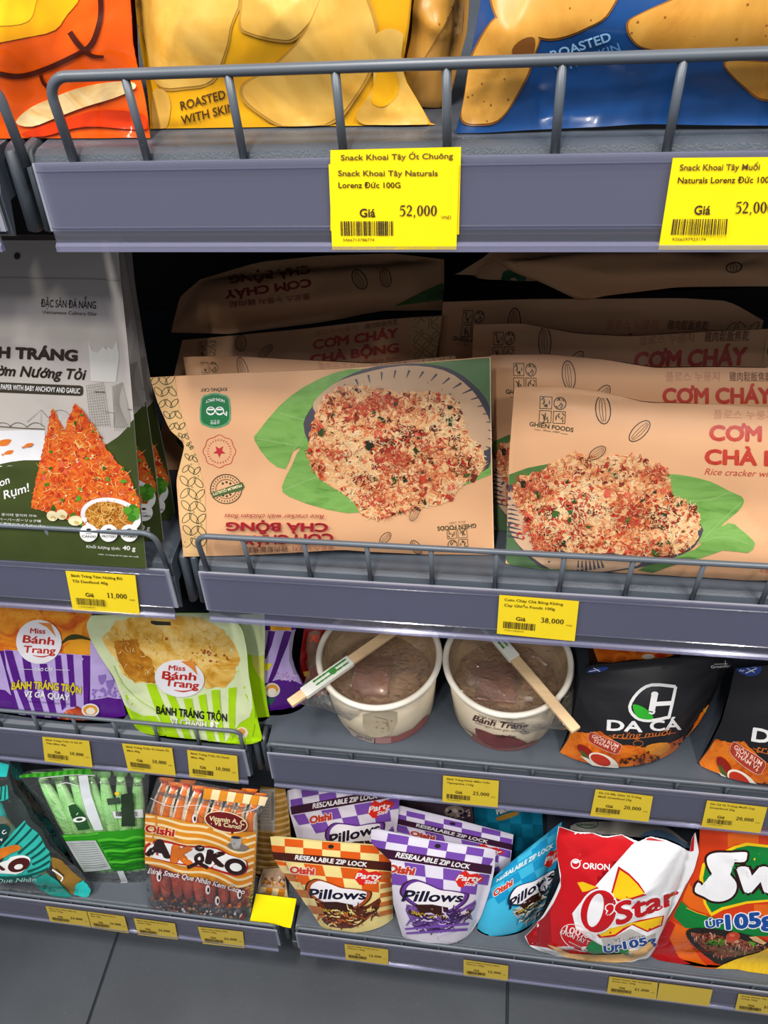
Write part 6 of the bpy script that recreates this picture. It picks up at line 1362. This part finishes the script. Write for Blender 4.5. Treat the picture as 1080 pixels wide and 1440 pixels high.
PA = pillow_art(pb, pc, pbd, mat('#6a3a98', rough=0.3, var=0), PINK, PCH, TXT, hx('#d8c8e8', '#7a52a8', '#3a2058'))
lm0 = R3a((55, 470), (980, 545), (345, 938), (778, 944))
s = Sheet((566, 1316), (664, 1309), Z, 15, [(566, 1316), (560, 1296), (553, 1270), (551, 1240), (550, 1205), (530, 1192), (522, 1185), (522, 1167)], [(664, 1309), (676, 1290), (688, 1255), (695, 1225), (697, 1196)], top=[(522, 1167), (527, 1165), (600, 1180), (690, 1193), (697, 1196)], thick=0.022, back=0.003, seed=92, **kw)
s.art = TPrint(PA, homog(lm0, R4a((45, 175), (697, 285), (205, 548), (520, 552))))
s.art.poly(pb, R4a((395, 735), (560, 690), (555, 712), (490, 765), (400, 755))); s.art.stripes(pc, R4a((220, 690)), R4a((560, 660)), R4a((545, 720)), R4a((232, 735)), 2, duty=0.45)
s.build('checkered_pouch', 'purple and white checkered pouch standing in front, right of the orange one', 'pouch', 'checkered snack pouches', pb, seals=(0, 0.24))
s = Sheet((0, 0), (1, 1), Z, 15, [(432, 1240), (418, 1180), (408, 1145), (403, 1130), (404, 1112)], [(545, 1235), (556, 1180), (560, 1150), (562, 1122)], top=[(404, 1112), (410, 1109), (480, 1112), (562, 1122)], thick=0.012, back=0.008, seed=93, yaw_plane=(np.array([-0.245, 0.392, Z]), np.array([-0.115, 0.402, Z])), **kw)
s.art = TPrint(PA, affine(R3a((55, 470), (242, 640), (385, 757), (345, 938), (785, 697)), R3a((185, 118), (380, 268), (538, 336), (492, 530), (860, 172))))
s.build('checkered_pouch', 'purple checkered pouch tilted to the left, behind the orange one', 'pouch', 'checkered snack pouches', pb, seals=(0, 0.24))
s = Sheet((0, 0), (1, 1), Z, 15, [(560, 1235), (553, 1180), (551, 1150), (552, 1134)], [(715, 1245), (718, 1210), (722, 1175)], top=[(552, 1134), (558, 1132), (640, 1152), (722, 1174)], thick=0.012, back=0.006, seed=94, yaw_plane=(np.array([-0.095, 0.405, Z]), np.array([0.045, 0.392, Z])), **kw)
s.art = TPrint(PA, affine(R3a((55, 470), (980, 545), (242, 640), (785, 697), (205, 742)), R4a((155, 52), (790, 208), (284, 156), (652, 228), (248, 214))))
s.build('checkered_pouch', 'purple checkered pouch of which the top shows, behind the front purple one', 'pouch', 'checkered snack pouches', pb, seals=(0, 0.24))
bc = mat('#1592c6', rough=0.28, coat=0.3, var=0.02); bb = mat('#3fb6dc', rough=0.28, coat=0.3, var=0.02); bbd = mat('#0c2838', rough=0.3, var=0)
BA = pillow_art(bb, bc, mat('#1f9cc8', rough=0.3, var=0), mat('#12384c', rough=0.3, var=0), PINK, BCH, TXT, hx('#e8e0cc', '#1c84b0', '#0e3a50'))
s = Sheet((671, 1313), (746, 1306), Z, 18, push=0.009, left=[(671, 1313), (672, 1290), (671, 1275), (672, 1258)], right=[(746, 1306), (762, 1278), (778, 1235), (786, 1200), (790, 1156)], top=[(672, 1258), (700, 1229), (735, 1199), (790, 1156)], thick=0.014, back=0.005, seed=95, **kw)
s.art = TPrint(BA, affine(R3a((515, 543), (205, 742), (385, 757), (345, 938), (778, 944)), R4a((845, 290), (685, 522), (785, 443), (768, 610), (1000, 420))))
s.art.items = [it for it in s.art.items]
s.build('checkered_pouch', 'blue checkered pouch tilted steeply, left of the red and white bag', 'pouch', 'checkered snack pouches', bb, seals=(0, 0.24))
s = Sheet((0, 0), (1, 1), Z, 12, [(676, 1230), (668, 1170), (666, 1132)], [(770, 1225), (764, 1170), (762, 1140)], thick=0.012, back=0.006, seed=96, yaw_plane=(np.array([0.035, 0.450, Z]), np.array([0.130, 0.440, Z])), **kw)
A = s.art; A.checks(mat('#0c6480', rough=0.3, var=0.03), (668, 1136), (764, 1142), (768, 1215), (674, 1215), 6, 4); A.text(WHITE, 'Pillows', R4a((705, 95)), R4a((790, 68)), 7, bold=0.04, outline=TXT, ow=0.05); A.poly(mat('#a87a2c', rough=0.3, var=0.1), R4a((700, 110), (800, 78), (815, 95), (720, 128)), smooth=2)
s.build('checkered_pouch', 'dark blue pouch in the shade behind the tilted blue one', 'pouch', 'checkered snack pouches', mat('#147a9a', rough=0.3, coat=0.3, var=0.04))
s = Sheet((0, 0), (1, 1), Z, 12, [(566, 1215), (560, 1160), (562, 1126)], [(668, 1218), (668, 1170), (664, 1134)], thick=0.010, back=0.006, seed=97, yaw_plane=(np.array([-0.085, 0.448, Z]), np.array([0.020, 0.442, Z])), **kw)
A = s.art; A.ell(mat('#8a7a70', rough=0.35, var=0.1), *R4a((480, 80)), 14, 9); A.blobs([TXT, mat('#b8a898', rough=0.35, var=0)], R4a((440, 60), (560, 70), (560, 125), (450, 120)), 24, 1, 3.4, 5)
s.build('checkered_pouch', 'shaded brown and purple pouch at the very back, behind the purple ones', 'pouch', 'checkered snack pouches', mat('#4a3a44', rough=0.3, coat=0.3, var=0.1))

# --- red and white potato chip bag, the pale one behind, and the green and orange bag
R5a = C(730, 1140, 4.154)
s = Sheet((0, 0), (1, 1), Z, 16, [(804, 1270), (800, 1200), (802, 1162)], [(975, 1270), (985, 1230), (976, 1192)], top=[(802, 1162), (812, 1157), (860, 1155), (900, 1157), (940, 1164), (976, 1192)], thick=0.012, back=0.010, kind='pillow', crease=0.003, seed=98, ncrease=20, yaw_plane=(np.array([0.150, 0.505, Z]), np.array([0.310, 0.502, Z])), cw=(0.005, 0.02))
A = s.art; GE = mat('#1e7040', rough=0.3, var=0); A.ring(GE, *R5a((395, 72)), 16, 7, 1.6, 5); A.text(GE, 'ORGANIC', R5a((345, 88)), R5a((445, 90)), 3.4, bold=0.03); A.poly(mat('#7fa6cc', rough=0.25, coat=0.3, var=0.05), R5a((700, 150), (800, 110), (900, 140), (1000, 220), (1000, 250), (850, 200)), smooth=2)
s.build('chip_bag', 'pale chip bag with a green oval, standing behind the red and white bag', 'chip bag', None, mat('#d2cdbf', rough=0.25, coat=0.3, var=0.03), seals=(0, 0))
s = Sheet((790, 1343), (890, 1353), Z, 19, [(738, 1317), (752, 1303), (764, 1284), (778, 1256), (788, 1232), (784, 1207), (782, 1183), (785.5, 1162)], [(920, 1331), (925, 1310), (940, 1290), (952, 1270), (962, 1250), (976, 1224), (983, 1198), (978, 1171)],
          bottom=[(738, 1317), (745, 1331), (768, 1337), (791, 1347), (826, 1353), (865, 1355), (890, 1353), (908, 1343), (920, 1331)], top=[(785.5, 1162), (810, 1170), (832, 1171), (850, 1175), (874, 1173), (897, 1181), (912, 1175), (935, 1179), (955, 1187), (970, 1198), (972, 1180), (978, 1171)],
          thick=0.026, back=0.005, kind='pillow', crease=0.0045, seed=99, ncrease=34, cw=(0.004, 0.018), ramp=0.25)
s.quad = np.array([s.to_plane(q)[0] for q in ((745, 1350), (918, 1354), (976, 1176), (784, 1170))])
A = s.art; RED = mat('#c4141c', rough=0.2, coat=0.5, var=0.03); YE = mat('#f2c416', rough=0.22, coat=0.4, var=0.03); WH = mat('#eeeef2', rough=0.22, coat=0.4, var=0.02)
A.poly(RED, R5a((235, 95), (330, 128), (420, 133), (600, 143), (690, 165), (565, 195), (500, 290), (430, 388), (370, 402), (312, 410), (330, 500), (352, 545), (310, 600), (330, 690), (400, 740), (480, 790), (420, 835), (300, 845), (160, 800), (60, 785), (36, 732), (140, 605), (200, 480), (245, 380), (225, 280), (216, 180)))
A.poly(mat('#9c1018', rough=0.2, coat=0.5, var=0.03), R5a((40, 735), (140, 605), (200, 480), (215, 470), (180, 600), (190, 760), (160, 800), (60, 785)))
A.poly(RED, R5a((690, 172), (760, 147), (850, 160), (950, 196), (1000, 235), (930, 200), (850, 180), (740, 172))); A.poly(RED, R5a((970, 150), (1025, 132), (1020, 235), (1000, 240)))
A.poly(RED, R5a((580, 325), (530, 508), (600, 540), (745, 492), (700, 425), (640, 365))); A.poly(YE, R5a((588, 345), (542, 500), (602, 526), (732, 484), (690, 430), (640, 380)))
A.poly(RED, R5a((312, 405), (330, 460), (375, 490), (470, 455), (420, 425), (370, 405))); A.poly(YE, R5a((340, 420), (372, 416), (455, 446), (400, 470), (370, 475)))
A.poly(RED, R5a((430, 690), (470, 745), (560, 735), (660, 668), (750, 710), (835, 672), (848, 612), (700, 640), (520, 700))); A.poly(YE, R5a((445, 700), (480, 735), (560, 722), (650, 655), (750, 700), (828, 662), (838, 618), (700, 650), (520, 690)))
A.ell(WH, *R5a((462, 588)), 27, 33, 20); A.ell(RED, *R5a((464, 588)), 24.5, 30.5, 20); A.ell(WH, *R5a((446, 582)), 10.5, 24, 14)
A.text(RED, '\u2019Star', R5a((550, 678)), R5a((945, 528)), 32, bold=0.035, shear=0.22, h1=23, outline=WH, ow=0.035)
A.text(WH, 'ORION', R5a((372, 338)), R5a((528, 347)), 8.6, bold=0.02, outline=mat('#c4343a', rough=0.2, coat=0.4, var=0), ow=0.02); A.ring(WH, *R5a((330, 310)), 6.2, 6.2, 1.5); A.ell(WH, *R5a((330, 300)), 4, 2.2); A.line(WH, R5a((345, 300), (365, 290)), 1)
WR = mat('#f0d8d8', rough=0.22, coat=0.4, var=0); A.ring(WR, *R5a((345, 742)), 26, 16.5, 1.1, 27); A.text(WR, '100%', R5a((268, 708)), R5a((400, 745)), 9.5, bold=0.02); A.text(WR, 'KHOAI TÂY TƯƠI', R5a((238, 715)), R5a((452, 805)), 6.2, bold=0.02); A.line(WR, R5a((290, 765), (400, 815)), 0.8)
A.poly(mat('#b9b4b0', rough=0.22, coat=0.3, var=0), R5a((480, 742), (560, 738), (650, 690), (745, 735), (800, 715), (790, 790), (640, 810), (500, 800)))
A.text(mat('#6a6a78', rough=0.3, var=0), 'VỊ KIMCHI', R5a((555, 768)), R5a((735, 745)), 4.6, bold=0.01)
A.poly(mat('#1f7a44', rough=0.22, coat=0.4, var=0.04), R5a((425, 755), (500, 800), (640, 812), (640, 832), (430, 835), (380, 815))); A.text(mat('#24488a', rough=0.22, coat=0.3, var=0), 'ÚP', R5a((498, 825)), R5a((605, 815)), 8.5, bold=0.05, outline=WH, ow=0.05); A.text(mat('#24488a', rough=0.22, coat=0.3, var=0), '105g', R5a((615, 808)), R5a((800, 775)), 11, bold=0.05, outline=WH, ow=0.05)
CHP = foodmat('kimchi_chip_print', ['#c88a4a', '#e0b070', '#e8bd82', '#d9823a'], scale=24, rough=0.25)
A.poly(CHP, R5a((165, 782), (230, 800), (300, 835), (430, 838), (560, 832), (700, 815), (765, 762), (785, 795), (735, 845), (655, 880), (560, 890), (400, 882), (260, 852)))
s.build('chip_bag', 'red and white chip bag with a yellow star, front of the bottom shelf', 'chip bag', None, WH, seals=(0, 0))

R6a = C(900, 1140, 6)
s = Sheet((930, 1354), (1080, 1374), Z, 20, push=0.007, left=[(915, 1346), (916, 1338), (926, 1320), (940, 1290), (955, 1262), (966, 1236), (975, 1205), (983, 1180), (984, 1130)], right=[(1275, 1378), (1290, 1280), (1285, 1140)], bottom=[(915, 1346), (925, 1355), (955, 1360), (975, 1363), (1003, 1365), (1037, 1363), (1050, 1368), (1080, 1373), (1275, 1390)],
          thick=0.022, back=0.014, kind='pillow', crease=0.004, seed=101, ncrease=30, cw=(0.004, 0.018), ramp=0.25)
A = s.art; SR = mat('#cf3c14', rough=0.2, coat=0.5, var=0.03); SO = mat('#e06414', rough=0.2, coat=0.5, var=0.03); GN = mat('#0f7a34', rough=0.2, coat=0.5, var=0.04); YW = mat('#f0c814', rough=0.22, coat=0.4, var=0.03)
A.poly(SO, R6a((395, 600), (560, 770), (620, 890), (420, 820), (360, 760))); A.poly(SO, R6a((740, 190), (1000, 190), (1000, 300), (820, 280), (740, 310))); A.poly(SO, R6a((960, 790), (1500, 800), (1500, 900), (960, 880))); A.poly(SO, R6a((280, 940), (420, 1000), (420, 1120), (560, 1320), (330, 1240), (240, 1100)))
A.poly(mat('#b3161a', rough=0.18, coat=0.6, var=0.05), R6a((95, 1240), (140, 1130), (230, 920), (300, 960), (250, 1080), (330, 1240), (420, 1310), (330, 1318), (150, 1285)))
A.poly(YW, R6a((500, 565), (525, 450), (620, 380), (720, 335), (790, 300), (900, 270), (1080, 290), (2000, 330), (2000, 775), (1080, 768), (900, 785), (700, 838), (600, 892), (538, 785)))
A.poly(GN, R6a((532, 570), (550, 470), (640, 395), (740, 350), (820, 315), (910, 295), (1080, 312), (2000, 350), (2000, 755), (1080, 750), (900, 765), (690, 815), (605, 860), (560, 780)))
A.poly(GN, R6a((285, 800), (330, 745), (420, 830), (560, 890), (800, 940), (2000, 880), (2000, 1060), (900, 1060), (700, 1040), (560, 1000), (380, 990), (290, 900)))
A.line(YW, R6a((390, 820), (480, 862), (560, 885)), 0.8)
SS = [(572, 385), (640, 355), (760, 355), (892, 350), (903, 382), (880, 432), (760, 432), (712, 442), (708, 470), (760, 540), (812, 610), (808, 680), (765, 735), (690, 765), (605, 760), (540, 725), (462, 682), (490, 605), (540, 650), (600, 672), (648, 662), (665, 632), (640, 580), (592, 505), (565, 440)]
c = np.mean(R6a(*SS), 0); sp = smooth_poly(R6a(*SS), 3); A.poly(DBR, sp+(sp-np.mean(sp, 0))*0.0); A.line(DBR, sp, 6.5, closed=True); A.poly(WH, sp)
A.text(WH, 'wing', R6a((842, 672)), R6a((1900, 672)), 49, bold=0.05, shear=0.2, outline=DBR, ow=0.05)
BL_ = mat('#1c4c9c', rough=0.22, coat=0.4, var=0); A.text(BL_, 'ÚP', R6a((562, 990)), R6a((705, 972)), 10.5, bold=0.045, outline=WH, ow=0.07); A.text(BL_, '105g', R6a((735, 1000)), R6a((1125, 968)), 20.5, bold=0.05, outline=WH, ow=0.05)
A.poly(mat('#26221f', rough=0.3, var=0.05), R6a((392, 1015), (450, 992), (560, 990), (760, 1015), (960, 1060), (1120, 1140), (1060, 1210), (880, 1250), (690, 1302), (600, 1260), (480, 1165), (400, 1075)), smooth=2)
STK = foodmat('grilled_steak_print', ['#1c0c08', '#4a2014', '#7e3c26', '#a86248', '#5a2818'], scale=55, detail=8, dist=2, rough=0.3); sk = R6a((418, 1022), (480, 1035), (580, 1032), (690, 1055), (740, 1085), (800, 1075), (880, 1095), (980, 1110), (1075, 1150), (1040, 1195), (900, 1215), (740, 1240), (690, 1255), (600, 1215), (500, 1135)); A.poly(STK, sk, rough=1, step=4)
A.strands(hx('#c89078', '#d8a890', '#3a1810', '#2a100a'), sk, 90, 8, 1.2, 5, ang=1.1, spread=0.8); A.ell(mat('#b8402c', rough=0.25, coat=0.4), *R6a((785, 1062)), 10, 6.5, -8); A.ell(mat('#d8684a', rough=0.25), *R6a((778, 1052)), 4, 2); A.poly(mat('#e0b080', rough=0.3, var=0.05), R6a((920, 1065), (980, 1060), (1070, 1115), (1040, 1130), (960, 1100)))
A.strands([GRN[1], GRN[0]], R6a((560, 1090), (720, 1080), (720, 1130), (580, 1140)), 26, 9, 1.2, 6, ang=-0.4, spread=0.8); A.strands([GRN[1]], R6a((900, 1090), (990, 1130), (960, 1140)), 8, 10, 1.4, 7, ang=0.5, spread=0.4)
A.poly(foodmat('ridged_chip_print', ['#d89a10', '#efbe1c', '#f4cc34', '#e4aa14'], scale=30, rough=0.25, stretch=(3, 1, 1)), R6a((620, 1348), (700, 1300), (800, 1258), (900, 1225), (1000, 1195), (1080, 1160), (2000, 1100), (2000, 1420), (1080, 1390), (900, 1366), (820, 1340), (700, 1345)))
A.poly(SO, R6a((440, 1325), (560, 1340), (660, 1330), (620, 1348), (560, 1355), (440, 1338)))
s.build('chip_bag', 'orange and green chip bag with a steak picture, at the right end', 'chip bag', None, SR, seals=(0, 0))

# ------------------------------------------------------------------ price tags
TAGS = [mat(c, rough=0.45, var=0.01) for c in ('#f7dc08', '#ecd022', '#dcc034', '#ccb044')]; TAGX = mat('#3a2a12', rough=0.6, var=0); TAGX2 = mat('#5a4514', rough=0.6, var=0)  # yellows dull towards the lower rails: clear cover's haze put into the card colour
DIG = {
 '0': [('e', .25, .34, .155, .315)], '1': [([(.26, 0), (.26, .68)], .125), ([(.27, .67), (.18, .62), (.09, .60)], .045), ([(.10, .02), (.42, .02)], .04)],
 '2': [([(.07, .49), (.12, .62), (.23, .66), (.35, .58), (.36, .45), (.28, .31), (.16, .16), (.06, .05)], [.05, .08, .07, .11, .12, .09, .06, .05]), ([(.05, .05), (.43, .055)], .11)],
 '3': [([(.08, .54), (.15, .64), (.25, .66), (.35, .58), (.32, .44), (.19, .37)], [.05, .07, .08, .11, .09, .04]), ([(.19, .37), (.35, .31), (.40, .17), (.31, .04), (.15, .01), (.06, .07)], [.04, .09, .13, .09, .05, .08])],
 '4': [([(.33, 0), (.33, .68)], .115), ([(.33, .66), (.04, .21)], .05), ([(.03, .20), (.45, .20)], .10)],
 '5': [([(.13, .62), (.43, .65)], .10), ([(.13, .64), (.09, .38)], .05), ([(.09, .38), (.24, .43), (.36, .35), (.39, .19), (.28, .04), (.14, .01), (.05, .06)], [.04, .08, .10, .13, .09, .05, .08])],
 '8': [('e', .25, .51, .12, .14), ('e', .25, .18, .145, .165)], ',': [([(.09, .05), (.12, .03), (.11, -.06), (.06, -.13)], [.11, .11, .06, .03])]}
def serif(A, s, P, up, H, u0, u1, v, hh):
    '''bold serif figures'''
    adv = sum(.27 if c == ',' else .5 for c in s); x = 0.0; sx = np.linalg.norm(P(u1, v)-P(u0, v))/adv
    for c in s:
        def M(p):
            u = u0+(x+p[0])/adv*(u1-u0); q = up(u); return P(u, v)+q/np.linalg.norm(q)*(p[1]/.68*hh*H)
        for st in DIG[c]:
            if st[0] == 'e':
                t = np.linspace(0, 2*math.pi, 20, endpoint=False)
                A.line(TAGX, [M((st[1]+st[3]*math.cos(a), st[2]+st[4]*math.sin(a))) for a in t], [sx*(.045+.085*abs(math.cos(a))) for a in t], closed=True)
            else:
                p = smooth_poly(st[0], 4, False) if len(st[0]) > 2 else np.array(st[0]); w = st[1]
                A.line(TAGX, [M(q) for q in p], [k*sx for k in w] if isinstance(w, list) else w*sx)
        x += .27 if c == ',' else .5
def pricetag(i, TL, TR, BR, BL, l1, l2, price, label, group=None, out=0.0018, only=None, name='price_tag', plane=None, z=None):
    y, zz = rail_pt(i, 0.0, out)
    e2 = np.array([0, math.sin(TILT), math.cos(TILT)]); n = np.array([0, -math.cos(TILT), math.sin(TILT)])
    pl = plane or (np.array([0, y, zz]), np.array([1.0, 0, 0]), e2, n)
    s = Sheet(None, None, 0, 0, [BL, TL], [BR, TR], thick=0, back=0, kind='card', crease=0, ncrease=0, yaw_plane=(np.zeros(3), np.array([1.0, 0, 0])), plane=pl)
    A = s.art; TL, TR, BR, BL = [np.array(q, float) for q in (TL, TR, BR, BL)]
    P = lambda u, v: (BL+(BR-BL)*u)*(1-v)+(TL+(TR-TL)*u)*v
    H = np.linalg.norm(TL-BL); up = lambda u: P(u, 1)-P(u, 0)
    def T(t, u0, u1, v, h, m=TAGX, b=0.02): A.text(m, t, P(u0, v), P(u1, v), H*h, bold=b, upv=up((u0+u1)/2))
    if only == 'blank': pass
    elif only == 'back': T(l1, .08, .94, .872, .072, TAGX2, 0.015)
    else:
        T(l1, .07, .07+min(.86, .032*len(l1)), .865, .068, TAGX2, 0.015); T(l2, .07, .07+min(.86, .032*len(l2)), .725, .068, TAGX2, 0.015)
        T('Giá', .23, .35, .385, .10, TAGX, 0.02); serif(A, price, P, up, H, .54, .84, .395, .125); T('VND', .87, .95, .36, .04, TAGX2, 0.0)
        rs = random.Random(len(l1)*7+len(price)+int(TL[0])); u = .075
        while u < .49:
            w = rs.choice((.004, .006, .009, .012)); q = [P(u, .165), P(u+w, .165), P(u+w, .335), P(u, .335)]; A.poly(TAGX, q); u += w+rs.choice((.004, .006, .010))
        T(''.join(str(rs.randint(0, 9)) for _ in range(13)), .09, .34, .10, .035, TAGX2, 0.0)
    return s.build(name, label, 'price tag', 'yellow price tags', TAGS[i], cell=0.02, single=True, g=60, layer=0.00004)
def J(K, *p): return K(*p)
T1 = C(450, 200, 5.143); T2 = C(920, 200, 6.75)
pricetag(0, *T1((75, 58), (1020, 35), (1005, 668), (75, 640)), 'Snack Khoai Tây Ớt Chuông', '', '', 'yellow tag mostly covered by another tag on the top rail', out=0.0012, only='back')
pricetag(0, *T1((62, 160), (1006, 160), (986, 776), (88, 778)), 'Snack Khoai Tây Naturals', 'Lorenz Đức 100G', '52,000', 'large yellow price tag below the yellow chip bag, covering another', out=0.0022)
pricetag(0, *T2((178, 150), (1345, 140), (1330, 1020), (40, 1022)), 'Snack Khoai Tây Muối', 'Naturals Lorenz Đức 100G', '52,000', 'yellow price tag cut off at the right end of the top rail')
pricetag(1, *C(80, 790, 8.31)((100, 108), (915, 160), (970, 632), (188, 570)), 'Bánh Tráng Tôm Nướng Đỏ', 'Tỏi Davifood 40g', '11,000', 'yellow price tag below the grey and olive pouches')
pricetag(1, *V5((230, 1118), (482, 1138), (468, 1264), (222, 1240)), 'Cơm Cháy Chà Bông Không', 'Cay Ghiền Foods 100g', '38,000', 'yellow price tag below the tan rice cracker bags')
R6_ = C(0, 840, 2.7)
pricetag(2, *R6_((160, 530), (338, 546), (352, 648), (170, 622)), 'Bánh Tráng Trộn Vị Gà 35', 'Tiêu Miss 40g', '10,000', 'yellow price tag below the purple striped pouch, leftmost on its rail')
pricetag(2, *R6_((463, 555), (653, 573), (668, 682), (487, 658)), 'Bánh Tráng Trộn Vị Chanh Ớt', 'Miss 40g', '10,000', 'yellow price tag below the middle of the lime pouch')
pricetag(2, *R6_((710, 580), (900, 603), (907, 708), (720, 684)), 'Bánh Tráng Trộn Vị Chanh', 'Miss 40g', '10,000', 'yellow price tag below the lime pouch, next to the joint of the rails')
pricetag(2, *C(360, 860, 2.348)((618, 542), (802, 560), (798, 648), (615, 630)), 'Bánh Tráng Nước Mắm Trộn', 'Tiptopvina 110g', '25,000', 'yellow price tag below the right paper bowl')
pricetag(2, *R8b((310, 731), (566, 763), (546, 876), (286, 849)), 'Da Cá Sấy Giòn Vị Trứng', 'Muối Greenfood 25g', '20,000', 'yellow price tag below the black pouch with the white logo')
pricetag(2, *R8b((808, 781), (1077, 812), (1045, 926), (782, 897)), 'Da Cá Vị Trứng Muối Cay', 'Greenfood 25g', '20,000', 'yellow price tag at the right end of the third rail')
C4_ = C(0, 1240, 2); C2_ = C(340, 1080, 2.7); C3_ = C(680, 1120, 2.7)
pricetag(3, *C4_((128, 69), (243, 84), (256, 130), (142, 113)), 'Bánh Que Akiko Bạc Hà', 'Oishi 140g', '24,000', 'leftmost yellow price tag on the bottom rail, joined to its neighbour')
pricetag(3, *C4_((245, 84), (350, 98), (362, 145), (258, 130)), 'Bánh Que Akiko Dừa Lá', 'Dứa 140g', '24,000', 'second yellow price tag on the bottom rail, joined to the leftmost')
pricetag(3, *C4_((376, 103), (492, 118), (500, 163), (388, 149)), 'Bánh Que Akiko Sô Cô La', 'Oishi 140g', '24,000', 'yellow price tag on the bottom rail under the green biscuit pack')
pricetag(3, *C4_((556, 127), (683, 141), (688, 187), (570, 174)), 'Bánh Que Akiko Sữa', 'Oishi 140g', '24,000', 'yellow price tag on the bottom rail under the brown biscuit pack')
pricetag(3, *C2_((390, 669), (556, 690), (556, 748), (395, 727)), 'Snack Nhân Vị Sô Cô La', 'Pillows 100g', '12,000', 'yellow price tag on the bottom rail under the orange checkered pouch')
pricetag(3, *C2_((842, 728), (1012, 752), (1010, 810), (842, 789)), 'Snack Nhân Vị Khoai Môn', 'Pillows 100g', '12,000', 'yellow price tag on the bottom rail under the blue checkered pouch')
pricetag(3, *C3_((478, 684), (662, 708), (655, 772), (468, 749)), 'Snack Khoai Tây Vị Kimchi', 'Orion Star 105g', '21,000', 'printed yellow price tag under the red and white chip bag')
pricetag(3, *C3_((668, 709), (870, 735), (855, 798), (657, 772)), '', '', '', 'blank yellow tag on the bottom rail, between two printed ones', only='blank')
pricetag(3, *C3_((968, 750), (1160, 775), (1148, 842), (954, 814)), 'Snack Khoai Tây Bít Tết', 'Swing 105g', '21,000', 'yellow price tag at the right end of the bottom rail')
# blank card leaning on the low fence
qa, qb = on_z(353, 1299, Z), on_z(408, 1304, Z); e1 = (qb-qa)/np.linalg.norm(qb-qa); bk = np.array([-e1[1], e1[0], 0]); l = math.radians(35)
e2 = np.array([0, 0, math.cos(l)])+bk*math.sin(l); n = np.cross(e1, e2); n = n if n[1] < 0 else -n
s = Sheet(None, None, 0, 0, [(351, 1297), (360, 1257)], [(409, 1306), (417, 1264)], bottom=[(351, 1297), (372, 1296), (391, 1300), (400, 1304), (409, 1306)], thick=0.0012, back=0, kind='flat', crease=0.0004, ncrease=4, yaw_plane=(np.zeros(3), np.array([1.0, 0, 0])), plane=(qa+bk*0.001+np.array([0, 0, 0.0006]), e1, e2, n))
s.zmin = ZS[3]+0.0004
s.build('blank_card', 'blank bright yellow card standing on the shelf left of the orange pouch', 'card', None, mat('#f6e400', rough=0.45, var=0.01), cell=0.006, single=True)
